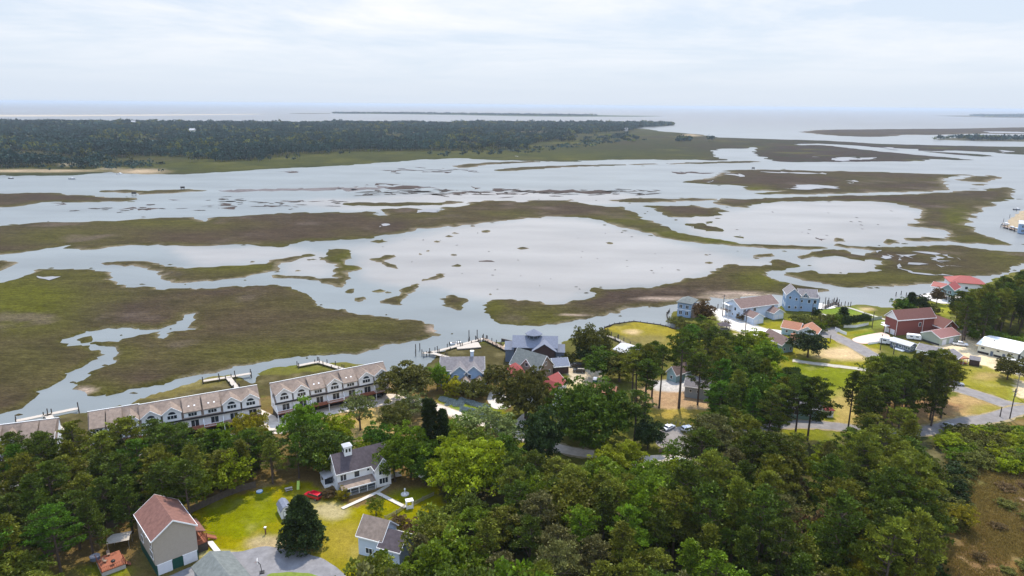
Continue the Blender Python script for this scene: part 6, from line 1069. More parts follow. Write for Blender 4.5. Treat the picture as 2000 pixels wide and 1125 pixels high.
# leafless tree
def make_bare():
    rg = np.random.RandomState(77); mb = MB(); mb.tube([(0,0,-.3),(.2,.1,4),(.1,.4,8),(.5,.2,12)], [.24,.19,.12,.03], 6, 'bark_grey')
    for k in range(26):
        z = 3+k*.34; a = k*2.4; L = 3.4*(1-k/40)*(.6+.5*rg.rand()); e = (math.cos(a)*L, math.sin(a)*L, z+L*.65); mb.tube([(.15, .2, z), (e[0]*.5, e[1]*.5, z+L*.25), e], [.09, .06, .02], 4, 'bark_grey', cap=False)
        for j in range(3): b = a+rg.normal()*.7; l2 = L*.45; mb.tube([(e[0]*.6, e[1]*.6, z+L*.35), (e[0]*.6+math.cos(b)*l2, e[1]*.6+math.sin(b)*l2, z+L*.35+l2*.6)], [.035, .012], 3, 'bark_grey', cap=False)
    return mb.mesh('bare_tree')
NT = [0]
def tree(kind, px, pytop, h, label, m=None, r=None, group=None, name='pine_tree', cat='tree', ground=False, z0=0.0):
    """kind, survey point of the tree TOP (or of its foot when ground=True), height, crown radius"""
    H0, R0, (tm, cm) = TREES[kind]; x, y = G(px, pytop, 0 if ground else h); s = h/H0; q = (r/R0) if r else s; NT[0] += 1
    t = tag(empty(name, (x, y, z0), R.random()*6.28), label, cat, group)
    for nm, me in (('trunk', tm), ('crown', cm)):
        o = bpy.data.objects.new(nm, me); COL.objects.link(o); o.parent = t; o.scale = (q, q, s)
        if nm == 'crown' and m: o.material_slots[0].link = 'OBJECT'; o.material_slots[0].material = MATS[m]
    return t
B = 'broadleaf_tree'; S = 'shrub'
for a in [  # kind, x, ytop, h, label, leaf, radius, name
 ('grand', 913, 866, 15, 'large round bright yellow-green tree right of the farmhouse lawn', 'leaf_bright', 10.3, B), ('grand1', 1155, 756, 18, 'very large deep green tree hiding the red-roofed house, centre', 'leaf_deep', 12.5, B),
 ('cone', 584, 972, 12.5, 'broad dark glossy cone-shaped tree standing alone on the front lawn', 'leaf_dark', 5.4, B), ('column', 838, 782, 20, 'left and taller of two dark columnar cypresses', 'leaf_dark', 2.8, 'cypress_tree'), ('column', 864, 800, 17, 'right and shorter of two dark columnar cypresses', 'leaf_dark', 2.0, 'cypress_tree'),
 ('broad0', 795, 716, 13, 'spreading dark olive tree at the right end of the lone townhouse row', 'leaf_olive', 8.3, B), ('broad1', 853, 716, 9, 'fresh green tree against the left wall of the blue duplex', 'leaf_fresh', 4.0, B), ('shrub', 885, 738, 6.0, 'yellow-green round shrub in front of the blue duplex', 'leaf_yellow', 4.3, S), ('shrub1', 930, 738, 7, 'olive-yellow bushy tree in front of the blue duplex entries', 'leaf_olive', 5.6, B), ('broad2', 965, 718, 8, 'small olive tree between the blue duplex and the shingled house', 'leaf_olive', 4.4, B),
 ('grand', 1028, 727, 16, 'large brownish-olive tree in front of the shingled house', 'leaf_olive', 9.2, B), ('airy', 950, 800, 11, 'feathery light green tree at the bend of the shell road', 'leaf_sage', 8.0, B), ('airy', 990, 822, 9, 'feathery light green tree right of the larger one by the shell road', 'leaf_sage', 5.5, B), ('airy', 905, 812, 8, 'feathery light green tree right beside the cypresses', 'leaf_fresh', 5.5, B),
 ('airy', 700, 770, 12, 'slender airy pale green tree left of the dry grass patch', 'leaf_sage', 5.0, B), ('broad0', 592, 797, 15, 'tall fresh green tree left of the farmhouse roof', 'leaf_fresh', 6.5, B), ('broad1', 655, 815, 11, 'yellow-green tree behind the farmhouse cupola', 'leaf_bright', 5.2, B), ('broad2', 770, 792, 11, 'brown-olive tree right of the dry grass patch', 'leaf_olive', 4.8, B), ('airy', 800, 768, 9, 'pale yellow-green tree left of the cypresses', 'leaf_sage', 5.0, B),
 ('broad0', 800, 840, 14, 'dense fresh green tree right of the farmhouse', 'leaf_fresh', 6.4, B), ('broad1', 768, 868, 11, 'green tree touching the farmhouse wing', 'leaf_fresh', 4.6, B), ('broad2', 735, 835, 9, 'dark tree just behind the farmhouse roof ridge', 'leaf_deep', 4.5, B), ('broad0', 830, 880, 10, 'shady green tree between the cypresses and the round tree', 'leaf_deep', 4.6, B), ('broad1', 880, 838, 10, 'green tree in front of the shell road right of the cypresses', 'leaf_fresh', 6.0, B), ('broad2', 930, 850, 9, 'green tree behind the round bright tree', 'leaf_fresh', 6.0, B), ('broad0', 985, 858, 10, 'deep green tree behind the grey-roofed hidden house', 'leaf_deep', 5.2, B),
 ('broad1', 1063, 808, 15, 'very dark tree left of the deep green giant', 'leaf_dark', 6.0, B), ('broad2', 1050, 846, 10, 'dark bushy tree at the foot of the shell road', 'leaf_dark', 4.6, B), ('broad0', 1230, 868, 8, 'light green tree at the left end of the white driveway', 'leaf_bright', 4.4, B), ('broad1', 1190, 878, 8, 'light yellow-green tree under the deep green giant', 'leaf_bright', 4.8, B), ('broad2', 1268, 826, 8.5, 'very dark bushy tree beside the parking area', 'leaf_dark', 4.6, B),
 ('airy', 1318, 862, 8, 'thin young tree between the driveway and the parking area', 'leaf_fresh', 3.2, B), ('broad0', 345, 915, 13, 'fresh green tree above the mauve roof', 'leaf_fresh', 6.2, B), ('broad1', 445, 890, 11, 'yellow-green tree behind the board fence', 'leaf_bright', 5.2, B), ('broad2', 485, 812, 13, 'yellow-green tree top against the townhouse balconies', 'leaf_yellow', 5.0, B), ('airy', 345, 865, 10, 'airy bright green tree by the white driveway among the pines', 'leaf_bright', 5.0, B), ('broad0', 430, 845, 12, 'bright green tree at the edge of the left wood', 'leaf_fresh', 5.2, B), ('broad2', 715, 862, 7, 'fresh green shrub-like tree behind the farmhouse left gable', 'leaf_bright', 3.8, B), ('broad1', 625, 860, 11, 'green tree directly left of the cupola', 'leaf_fresh', 5.0, B),
 ('airy', 733, 974, 4.6, 'small thin tree on the lawn in front of the farmhouse porch', 'leaf_fresh', 2.4, B), ('shrub', 668, 955, 3.0, 'round yellow-green shrub at the farmhouse porch corner', 'leaf_yellow', 1.7, S), ('shrub', 640, 955, 2.4, 'dark shrub under the farmhouse left wall', 'leaf_rust', 1.9, S), ('shrub', 704, 942, 2.2, 'dark shrub in front of the farmhouse porch screens', 'leaf_dark', 1.6, S), ('shrub', 778, 1008, 2.6, 'brown-leaved shrub left of the garden gate', 'leaf_rust', 2.0, S),
 ('tallpine0', 1245, 765, 17, 'pine left of the dark bush at the parking area', 'needles_dark', 4.6, 'pine_tree'), ('tallpine1', 1337, 648, 27, 'tallest bare-trunked pine beside the grey house', 'needles_dark', 5.0, 'pine_tree'),
 ('spread', 1567, 738, 20, 'left of two spreading pines in front of the green house', 'needles_dark', 6.5, 'pine_tree'), ('spread', 1592, 742, 20, 'right of two spreading pines in front of the green house', 'needles_dark', 6.8, 'pine_tree'),
 ('broad0', 1583, 652, 10, 'large very dark round bush between the orange-roofed houses and the sandy bank', 'leaf_dark', 6.8, B), ('shrub', 1596, 602, 5, 'dark round shrub at the tall blue house', 'leaf_dark', 2.6, S), ('shrub1', 1566, 612, 5, 'brown-olive shrub mass left below the tall blue house', 'leaf_olive', 5.0, S), ('shrub1', 1592, 618, 5.5, 'brown-olive shrub mass right below the tall blue house', 'leaf_olive', 5.0, S), ('shrub', 1604, 628, 5, 'fresh green shrub beside the orange roofs', 'leaf_fresh', 3.0, S), ('shrub1', 1618, 612, 6, 'green shrub right of the sandy clearing', 'leaf_olive', 4.8, S), ('shrub1', 1634, 612, 6, 'dense green shrub next to the white fence', 'leaf_fresh', 4.5, S), ('cedar', 1649, 600, 7.5, 'small dark cedar on the green lawn left of the brick house', 'leaf_dark', 3.0, 'cedar_tree'),
 ('cedar', 1782, 572, 11, 'pointed dark cedar at the water behind the brick house', 'leaf_dark', 3.0, 'cedar_tree'), ('broad1', 1768, 584, 8, 'dark green tree left of the pointed cedar', 'leaf_deep', 4.8, B), ('broad2', 1800, 578, 8.5, 'dark green tree right of the pointed cedar', 'leaf_dark', 4.2, B), ('shrub1', 1822, 594, 5, 'olive shrub behind the brick house', 'leaf_olive', 4.0, S), ('broad0', 1834, 565, 8, 'bare-looking brown tree in front of the stilt house', 'leaf_rust', 3.4, B), ('airy', 1866, 585, 7, 'lone small dark tree on the grass below the stilt house', 'leaf_dark', 3.0, B),
 ('broad2', 1975, 702, 8, 'dark rounded tree beside the pale utility pole', 'leaf_olive', 5.0, B), ('airy', 1420, 625, 4, 'small brown shrub at the pavilion', 'leaf_rust', 2.0, S), ('broad1', 1375, 590, 12, 'brown twiggy tree hiding the right side of the point house', 'leaf_rust', 5.0, B), ('shrub1', 1323, 618, 4, 'olive shrub on the point inside the bulkhead', 'leaf_olive', 4.5, S), ('shrub1', 1340, 628, 4, 'green shrub on the point nearest the bulkhead end', 'leaf_olive', 4.0, S), ('shrub', 1448, 612, 3.5, 'small brown shrub at the corner of the long pale blue duplex', 'leaf_rust', 2.0, S),
 ('broad0', 1596, 893, 8.5, 'bright yellow-green dome-shaped tree among the dark pines', 'leaf_bright', 3.6, B), ('airy', 1045, 945, 15, 'bright green feathery tree rising among olive pines', 'leaf_fresh', 4.2, B), ('airy', 1885, 990, 6, 'lone yellow-green shrub at the edge of the brown field', 'leaf_yellow', 3.4, S), ('cone', 1335, 658, 8, 'dark bush behind the tall bare-trunked pines', 'leaf_deep', 3.6, B),
 ('broad1', 1145, 640, 14, 'dark tree at the shore left of the boardwalk', 'leaf_olive', 5.0, B), ('broad2', 1168, 645, 14, 'tall olive tree at the head of the boardwalk', 'leaf_olive', 5.6, B), ('broad0', 1180, 688, 11, 'broad green tree left of the metal-roofed house', 'leaf_deep', 7.0, B), ('broad1', 1212, 690, 11, 'broad green tree in front of the metal-roofed house', 'leaf_olive', 6.5, B), ('broad2', 1145, 680, 7, 'olive tree between the black off-roaders and the shore', 'leaf_dark', 4.0, B), ('shrub1', 1110, 688, 4, 'green shrub above the dark garage', 'leaf_olive', 4.0, S), ('shrub', 1010, 720, 4, 'dark red-brown shrub beside the red hip roof', 'leaf_rust', 2.4, S),
 ('broad0', 1478, 650, 10, 'bright lime green tree in front of the white concrete yard', 'leaf_bright', 7.0, B), ('broad1', 1500, 672, 11, 'bright green tree left of the teal gabled house', 'leaf_fresh', 6.0, B), ('broad2', 1440, 655, 12, 'olive-green tree left of the bright lime tree', 'leaf_fresh', 5.5, B), ('broad0', 1510, 715, 11, 'light green tree at the edge of the open lawn', 'leaf_bright', 4.4, B)]:
    tree(a[0], a[1], a[2], a[3], a[4], a[5], a[6], None, a[7], 'shrub' if a[7] == S else 'tree')
# the hedge by the brick house
hg = np.random.RandomState(5); hx, hy = Vector(G(1648, 642)), Vector(G(1694, 634)); C = np.array([[*(hx.lerp(hy, (k+.5)/16)), 2.2+1.2*hg.rand()+1.0*(j)] for k in range(16) for j in range(2)]); V, F, t = tufts(C, np.tile([1.7, 1.7, 1.7], (32, 1)), 260, .4, .45, hg, up=.2)
o = bpy.data.objects.new('hedge', np_mesh('hedge', V, F, [MATS['leaf_dark']], tint=t)); COL.objects.link(o); tag(o, 'tall dense dark hedge behind the white rail fence left of the brick house', 'hedge')
x, y = G(1365, 985, 12); o = bpy.data.objects.new('dead_tree', make_bare()); COL.objects.link(o); o.location = (x, y, 0); tag(o, 'leafless grey dead tree among the pines in the lower right wood', 'tree')
# belts and woods: tops inside an outline, feet at least 'gap' apart
FEET = []
BL = []   # footprints that trees keep clear of
for o in list(COL.objects):
    if o.type == 'EMPTY' and o.get('category') in ('house', 'garage', 'townhouses', 'shed', 'workshop', 'mobile home', 'outbuilding', 'kiosk', 'deck', 'canopy'):
        Ls = [c for c in o.children if c.name.split('.')[0] in ('wall', 'roof', 'main_roof', 'wing', 'extension', 'platform', 'cover', 'carport_wall')]
        for c in Ls:
            bb = [Matrix.LocRotScale(o.location, o.rotation_euler, None) @ Vector(v) for v in c.bound_box]; BL.append((Vector((sum(v.x for v in bb)/8, sum(v.y for v in bb)/8)), o.rotation_euler.z, (c.bound_box[6][0]-c.bound_box[0][0])/2, (c.bound_box[6][1]-c.bound_box[0][1])/2))
def blocked(x, y, g=1.8):
    for c, a, w2, d2 in BL:
        dx, dy = x-c.x, y-c.y; u = dx*math.cos(a)+dy*math.sin(a); v = -dx*math.sin(a)+dy*math.cos(a)
        if abs(u) < w2+g and abs(v) < d2+g: return True
    return False
CN = {'needles_dark': 'dark green', 'needles_olive': 'olive', 'needles_grey': 'greyish olive', 'leaf_deep': 'deep green', 'leaf_olive': 'brown-olive', 'leaf_fresh': 'fresh green', 'leaf_bright': 'yellow-green', 'leaf_rust': 'rusty brown', 'leaf_yellow': 'yellowish', 'leaf_dark': 'blackish green'}
NOFEET = [[(372,1003),(445,969),(500,950),(600,935),(680,930),(760,925),(850,930),(870,985),(800,1060),(700,1125),(690,1300),(380,1300),(400,1080)], [(505,795),(500,820),(545,860),(640,825),(800,800),(790,765),(640,790)],
 [(1275,835),(1350,825),(1390,845),(1365,895),(1275,880)], [(1220,890),(1345,885),(1350,912),(1220,912)], [(1550,695),(1700,700),(1690,840),(1560,842),(1520,820),(1550,780)], [(1850,735),(1960,770),(1980,820),(1850,835),(1870,800)], [(225,885),(290,875),(305,915),(225,930)], [(1250,820),(1400,800),(1460,825),(1400,840),(1280,835)],
 [(1400,830),(1520,822),(1640,828),(1760,840),(1850,830),(1850,846),(1700,852),(1520,838),(1400,860)], [(1560,950),(1620,950),(1620,1040),(1560,1040)]]
ROADS = [[(-300,1010),(-100,960),(60,945),(160,925),(250,900),(340,882),(430,860),(520,834)], [(860,800),(925,822),(1000,846),(1060,866),(1110,880),(1160,888),(1250,900),(1340,898)]]
def nofeet(x, y):
    px, py = proj(x, y); q = np.array([[px, py]])
    if any(pip(q, k)[0] for k in NOFEET): return True
    return any((Vector((x, y))-Vector(G(*p)).lerp(Vector(G(*p2)), t/8)).length < 3.2 for ln in ROADS for p, p2 in zip(ln, ln[1:]) for t in range(8))
def wood(outline, kinds, mats, hr, gap, label, group, cat='tree', rr=(.95, 1.2), seed=0, maxn=200, excl=(), name='pine_tree', maxpy=1150, labels=None):
    rg = random.Random(seed); n = 0; xs = [p[0] for p in outline]; ys = [p[1] for p in outline]; P = np.array(outline); tries = 0
    while n < maxn and tries < 14000:
        tries += 1; px, py = rg.uniform(min(xs), max(xs)), rg.uniform(min(ys), max(ys)); h = rg.uniform(*hr)
        if py > maxpy or not pip(np.array([[px, py]]), P)[0]: continue
        if rg.random() > ((205+120)/(max(py, 330)-205+.1))**.0: continue
        x, y = G(px, py, h)
        if any((x-a)**2+(y-b)**2 < gap*gap for a, b in FEET) or blocked(x, y) or nofeet(x, y): continue
        if any(pip(np.array([[px, py]]), np.array(e))[0] for e in excl): continue
        FEET.append((x, y)); k = rg.choice(kinds); m = rg.choice(mats); R0 = TREES[k][1]; H0 = TREES[k][0]
        lb = label
        if labels: lb = label % CN[m]+', '+min(labels, key=lambda q: (q[0]-px)**2+2*(q[1]-py)**2)[2]
        tree(k, px, py, h, lb, m, R0*rg.uniform(*rr)*(h/H0)**.5, group, name, cat); n += 1
    return n
PK = ['pine%d' % i for i in range(6)]+['narrow0', 'narrow1', 'ragged']; cnt = []
cnt.append(wood([(-60,848),(60,842),(110,828),(200,820),(300,818),(335,832),(400,866),(440,880),(380,905),(300,940),(220,965),(100,1000),(-60,1045)], PK, ['needles_dark']*3+['needles_olive', 'leaf_deep'], (12, 18), 5.8, '%s pine in the dense left wood', 'pines of the left wood', seed=1, labels=[(0,880,'by the leftmost townhouse roof'),(0,980,'at the left edge above the corner'),(110,850,'below the far left dock'),(210,840,'below the two lone roof sections'),(300,835,'against the first visible dormers'),(250,920,'around the white driveway'),(140,960,'between driveway and raised deck'),(400,880,'toward the board fence')]))
cnt.append(wood([(330,822),(400,835),(440,850),(500,835),(545,850),(560,872),(480,890),(420,880),(350,850)], PK, ['needles_dark', 'leaf_deep', 'needles_olive'], (12, 15), 5.0, '%s tree in front of the long townhouse row', 'belt in front of the left townhouses', seed=2, labels=[(350,830,'at its left half'),(430,860,'at its middle balconies'),(520,850,'at its right end')]))
cnt.append(wood([(500,845),(600,830),(640,850),(650,880),(600,900),(520,885)], PK[:3]+['broad0'], ['needles_dark', 'leaf_deep'], (12, 14), 5.0, 'dark tree in the belt between the fresh green tree and the farmhouse', 'belt left of the farmhouse', seed=3))
CLEAR = [(1538,925),(1625,925),(1625,1010),(1600,1040),(1540,1000)]
cnt.append(wood([(1362,850),(1385,800),(1420,790),(1470,800),(1505,835),(1520,880),(1500,960),(1380,950),(1340,930)], PK+['spread'], ['needles_dark', 'needles_olive', 'needles_grey'], (15, 22), 6.3, 'tall %s pine right of the parking area', 'pines right of the parking area', seed=4, labels=[(1360,840,'overhanging the parking'),(1440,800,'at the top of the clump'),(1360,920,'above the dead tree'),(1470,920,'facing the scrubby clearing')]))
cnt.append(wood([(1620,880),(1655,835),(1700,803),(1760,795),(1800,812),(1818,850),(1822,930),(1822,1000),(1780,1050),(1680,1010),(1640,960)], PK+['spread'], ['needles_dark', 'needles_dark', 'needles_olive'], (15, 22), 6.3, '%s pine beside the brown field', 'pines beside the brown field', seed=5, labels=[(1690,820,'nearest the green house lawn'),(1780,810,'under the lower right road'),(1850,880,'on the bushy thicket side'),(1850,980,'at the field edge'),(1720,900,'in the heart of the stand'),(1700,1000,'above the bright bushes')]))
cnt.append(wood([(735,1068),(800,1040),(850,1005),(885,975),(960,965),(1020,960),(1080,925),(1180,892),(1270,905),(1300,920),(1300,1150),(700,1150)], PK+['broad0', 'broad1', 'broad2'], ['needles_olive', 'needles_olive', 'needles_dark', 'needles_grey', 'leaf_fresh', 'leaf_fresh', 'needles_olive'], (12, 20), 6.2, '%s pine in the lower middle wood', 'pines of the lower middle wood', seed=6, labels=[(760,1070,'against the pale blue cottage'),(870,1000,'by the end of the picket fence'),(960,980,'below the round bright tree'),(1050,960,'around the bright feathery tree'),(1180,900,'near the white driveway'),(1270,950,'at its upper right'),(850,1120,'under the cottage at the bottom edge'),(1000,1110,'at the middle bottom edge'),(1200,1090,'at its bottom right')]))
cnt.append(wood([(1000,885),(1050,880),(1100,900),(1150,905),(1120,935),(1020,950),(995,930)], PK, ['needles_dark', 'needles_olive'], (12, 15), 4.8, 'dark pine right of the grey-roofed hidden house', 'pines around the hidden grey roof', seed=7))
cnt.append(wood([(1300,940),(1540,960),(1600,1060),(1660,1150),(1290,1150)], PK+['spread', 'broad1'], ['needles_dark', 'needles_olive', 'needles_grey', 'leaf_fresh'], (13, 20), 6.4, '%s pine at the lower right of centre', 'pines at the bottom right of centre', seed=8, labels=[(1320,980,'left of the dead tree'),(1430,980,'right of the dead tree'),(1540,1060,'below the scrubby clearing'),(1350,1110,'under the dead tree'),(1500,1120,'by the bright bottom bushes')], excl=(CLEAR,)))
cnt.append(wood([(1500,850),(1560,845),(1640,860),(1640,890),(1560,910),(1510,900)], PK, ['needles_olive', 'needles_dark', 'leaf_olive'], (9, 13), 5.0, 'shorter pine in the hollow around the bright dome-shaped tree', 'lower pines round the bright dome tree', seed=9))
cnt.append(wood([(1668,735),(1690,700),(1720,690),(1760,692),(1800,690),(1840,682),(1862,695),(1870,715),(1800,722),(1700,760)], PK+['tallpine0', 'spread'], ['needles_dark', 'needles_dark', 'needles_olive'], (17, 21), 4.6, '%s pine between the two right-hand roads', 'pines between the two right-hand roads', seed=10, labels=[(1690,720,'at the lawn side'),(1760,695,'in front of the mobile home'),(1845,700,'at the side of the silver car')], rr=(.9, 1.1)))
cnt.append(wood([(1228,692),(1250,672),(1300,662),(1312,672),(1300,700),(1240,712)], ['tallpine0', 'tallpine1'], ['needles_dark', 'needles_olive'], (20, 22), 3.8, 'bare-trunked pine in the row left of the teal cottage', 'bare-trunked pines in the sandy yard', seed=11, maxn=7))
cnt.append(wood([(1340,640),(1372,615),(1400,628),(1425,650),(1445,680),(1475,690),(1520,705),(1545,715),(1550,760),(1520,790),(1470,770),(1400,750),(1390,700),(1350,690)], PK+['tallpine1', 'broad1'], ['needles_dark', 'needles_olive', 'needles_dark', 'leaf_deep'], (12, 18), 6.4, '%s tree of the mixed grove', 'mixed grove behind the grey house', seed=12, labels=[(1370,630,'by the grassy peninsula'),(1440,670,'below the pavilion'),(1400,740,'behind the grey house'),(1540,730,'along the open lawn'),(1470,760,'in its lower middle')], rr=(.9, 1.15)))
cnt.append(wood([(1872,568),(1905,560),(1935,556),(1965,540),(2010,528),(2060,528),(2060,562),(1990,572),(1950,578),(1890,585)], PK+['tallpine0'], ['needles_dark', 'needles_dark', 'needles_olive'], (17, 21), 6.0, '%s pine at the far right shore', 'pines at the far right shore', seed=13, labels=[(1890,570,'next to the red hip roof'),(1990,540,'at the right edge by the water'),(1940,600,'in front of the white cottage')]))
cnt.append(wood([(1870,610),(1900,605),(1960,630),(2010,650),(2010,680),(1950,665),(1890,640)], ['shrub1', 'shrub', 'broad2'], ['leaf_olive', 'leaf_deep', 'leaf_fresh'], (3, 5), 4.5, 'olive bush in the overgrown belt behind the workshop', 'bushes behind the workshop', 'shrub', seed=14, name='shrub'))
cnt.append(wood([(1848,838),(1880,826),(1960,828),(2010,825),(2060,830),(2040,885),(1960,900),(1880,880)], ['shrub1', 'shrub'], ['leaf_fresh', 'leaf_bright', 'leaf_bright', 'leaf_olive'], (2.5, 4.2), 3.8, '%s bush in the roadside thicket', 'thicket below the lower right road', 'shrub', seed=15, labels=[(1870,840,'against the tall pines'),(1930,850,'in its middle'),(2000,850,'at the right edge')], name='shrub', rr=(1.2, 1.6), maxn=60))
cnt.append(wood([(1600,1035),(1640,1000),(1680,1020),(1740,1080),(1790,1110),(1800,1150),(1620,1150)], ['broad0', 'broad1', 'shrub1'], ['leaf_bright', 'leaf_fresh', 'leaf_yellow'], (6, 9), 4.2, 'bright yellow-green bushy tree at the bottom edge right of centre', 'bright bushes at the bottom edge', seed=16, name=B, rr=(.8, 1.1)))
cnt.append(wood([(1240,900),(1330,905),(1350,950),(1340,1000),(1300,985),(1250,925)], ['broad2', 'shrub1', 'broad1'], ['leaf_fresh', 'leaf_bright'], (5, 8), 4.2, 'fresh green leafy tree below the white driveway', 'leafy trees below the white driveway', seed=17, name=B, rr=(.8, 1.1), maxn=16))
cnt.append(wood([(1538,930),(1620,930),(1625,1010),(1560,1020)], ['shrub', 'airy'], ['leaf_rust', 'leaf_olive', 'leaf_olive'], (3, 5.5), 3.8, 'brownish-olive shrub in the scrubby clearing among the pines', 'scrub in the clearing', 'shrub', seed=18, name='shrub', rr=(1, 1.4), maxn=22))
cnt.append(wood([(1860,900),(1900,900),(1870,1010),(1845,1010)], ['shrub'], ['leaf_olive', 'leaf_dark'], (2, 4), 3.5, 'dark shrub at the foot of the tall stand by the brown field', 'shrubs by the brown field', 'shrub', seed=19, name='shrub', rr=(1, 1.4), maxn=14))
cnt.append(wood([(1850,900),(1990,900),(2030,960),(2010,1130),(1870,1130),(1880,1020)], ['shrub', 'shrub1'], ['leaf_rust', 'leaf_olive'], (.8, 1.6), 5.5, 'low brownish weed clump standing in the brown field', 'weed clumps in the brown field', 'shrub', seed=22, name='weed_clump', rr=(.9, 1.5), maxn=9))
cnt.append(wood([(0,1080),(60,1100),(80,1150),(-40,1150)], ['broad0', 'pine0'], ['needles_olive'], (8, 11), 4.5, 'olive-green tree top in the lower left corner', 'trees in the lower left corner', seed=20, name=B))
cnt.append(wood([(790,1000),(860,985),(880,1010),(800,1040)], ['shrub', 'shrub1'], ['leaf_olive', 'leaf_rust'], (3, 5), 3.8, 'brown-green shrub where the wood meets the garden fence', 'shrubs by the garden fence', 'shrub', seed=21, name='shrub', maxn=8))
print('WOODS', cnt, NT[0])
# ground litter and low growth under the woods and on the verges
def tuft_field(name, label, polys, n, hh, m, seed, w=.25, thr=.42):
    rg = np.random.RandomState(seed); P = []
    for q in polys:
        W = np.array([G(*p) for p in q]); x0, y0 = W.min(0); x1, y1 = W.max(0); k = int(n*1.0/len(polys)); A = np.stack([rg.uniform(x0, x1, k*3), rg.uniform(y0, y1, k*3)], 1); A = A[pip(A, W)][:k]; P.append(A)
    P = np.concatenate(P); nn = nfbm(P[:, 0], P[:, 1], 1/7.0); P = P[nn > thr]; C = np.column_stack([P, np.full(len(P), .05)])
    V, F, t = tufts(C, np.tile([.5, .5, .12], (len(C), 1)), 7, hh, w, rg, up=1.2); o = bpy.data.objects.new(name, np_mesh(name, V, F, [MATS[m]], tint=t)); COL.objects.link(o); tag(o, label, 'plants', None, 'stuff')
leaf_mat('field_grass', (0.225, 0.145, 0.042), 0, .3); leaf_mat('undergrowth_leaf', (0.05, 0.075, 0.014), 0, .3); leaf_mat('marsh_blade', (0.085, 0.085, 0.035), 0, .3)
tuft_field('field_grass', 'rough brown grass covering the wet field at the lower right', [[(1850,870),(2420,840),(2420,1250),(1840,1250)]], 60000, .34, 'field_grass', 41, .2, .30)
tuft_field('undergrowth', 'low green undergrowth beneath the woods', [[(850,1060),(1350,950),(1850,950),(1850,1350),(850,1350)], [(0,900),(480,850),(540,900),(380,975),(0,1090)], [(1380,750),(1560,720),(1560,820),(1400,840)]], 24000, .8, 'undergrowth_leaf', 42, .45)
# far island wood
def far_wood(label, polys, step, hr, seed, mats=('far_a', 'far_b'), edge=None, nf=24, dens=1.0, zones=()):
    rg = np.random.RandomState(seed); A = []
    for q in polys:
        W = np.array([G(*p) for p in q]); x0, y0 = W.min(0); x1, y1 = W.max(0); y = y0
        while y < y1:
            D = y; s = step*D; xs = np.arange(x0, x1, s); B_ = np.stack([xs+rg.uniform(-.5, .5, len(xs))*s, y+rg.uniform(-.5, .5, len(xs))*s], 1); A.append(B_[pip(B_, W)]); y += s*1.15
    A = np.concatenate(A); nn = nfbm(A[:, 0], A[:, 1], 1/120.0); n2 = nfbm(A[:, 0]+900, A[:, 1], 1/300.0); px, py = nproj(A[:, 0], A[:, 1]); keep = np.ones(len(A), bool)
    for z in zones: keep &= ~((ell(px, py, *z[:4], .5) > rg.rand(len(A))*1.0) & (rg.rand(len(A)) < z[4]))
    front = np.clip((py-286-10*np.sin(px/57.0))/34, 0, 1)*(px < 640); keep &= (nn > .33+.1*rg.rand(len(A))+front*(.10+.2*rg.rand(len(A)))*dens); A = A[keep]; nn = nn[keep]; n2 = n2[keep]; m = len(A); D = np.hypot(A[:, 0], A[:, 1]); h = rg.uniform(*hr, m)*(.35+1.3*nfbm(A[:, 0]-400, A[:, 1], 1/55.0, 3))*np.where(rg.rand(m) < .12, 1.3, 1); r = np.maximum(3.2, D*step*.68)*rg.uniform(.7, 1.2, m)
    c = np.repeat(np.column_stack([A, h*.64]), nf, 0); rr = np.repeat(np.column_stack([r, r, h*.36]), nf, 0); d = rg.normal(size=(m*nf, 3)); d /= np.linalg.norm(d, axis=1)[:, None]; p = c+d*rr*(.5+.5*rg.rand(m*nf))[:, None]
    a = rg.normal(size=(m*nf, 3)); a /= np.linalg.norm(a, axis=1)[:, None]; b = np.cross(a, rg.normal(size=(m*nf, 3))); b /= np.linalg.norm(b, axis=1)[:, None]; s = np.repeat(r*.55, nf)[:, None]*(.6+.7*rg.rand(m*nf))[:, None]
    V = np.stack([p-a*s*.5-b*s*.4, p+a*s*.5-b*s*.3, p+b*s*.6], 1).reshape(-1, 3); F = np.arange(m*nf*3).reshape(-1, 3); tt = rg.uniform(.5, 1.5, m)*(.55+.9*nfbm(A[:, 0]+77, A[:, 1], 1/90.0)); light = (nfbm(A[:, 0]+900, A[:, 1], 1/110.0) > .56) & (rg.rand(m) < .35); t = np.repeat(tt, nf)*rg.uniform(.75, 1.25, m*nf)
    me = np_mesh('far_wood', V, F, [MATS['far_a'], MATS['far_b']], tint=t); me.polygons.foreach_set('material_index', np.repeat(light.astype(np.int32), nf))
    o = bpy.data.objects.new('far_wood', me); COL.objects.link(o); tag(o, label, 'woodland', None, 'stuff')
    # trunks of the trees
    k = rg.rand(m) < .5; T = A[k]; hh = h[k]*.6; w_ = np.maximum(.25, D[k]*.00022)[:, None]; z0 = np.zeros(len(T)); Vt = np.stack([np.column_stack([T[:, 0]-w_[:, 0], T[:, 1], z0]), np.column_stack([T[:, 0]+w_[:, 0], T[:, 1], z0]), np.column_stack([T[:, 0]+w_[:, 0]*.6, T[:, 1], hh]), np.column_stack([T[:, 0]-w_[:, 0]*.6, T[:, 1], hh]), np.column_stack([T[:, 0], T[:, 1]-w_[:, 0], z0]), np.column_stack([T[:, 0], T[:, 1]+w_[:, 0], z0]), np.column_stack([T[:, 0], T[:, 1]+w_[:, 0]*.6, hh]), np.column_stack([T[:, 0], T[:, 1]-w_[:, 0]*.6, hh])], 1).reshape(-1, 3)
    o2 = bpy.data.objects.new('far_trunks', np_mesh('far_trunks', Vt, np.arange(len(T)*8).reshape(-1, 4), [MATS['bark_grey']])); COL.objects.link(o2); o2.parent = o; o2['kind'] = 'stuff'; return m
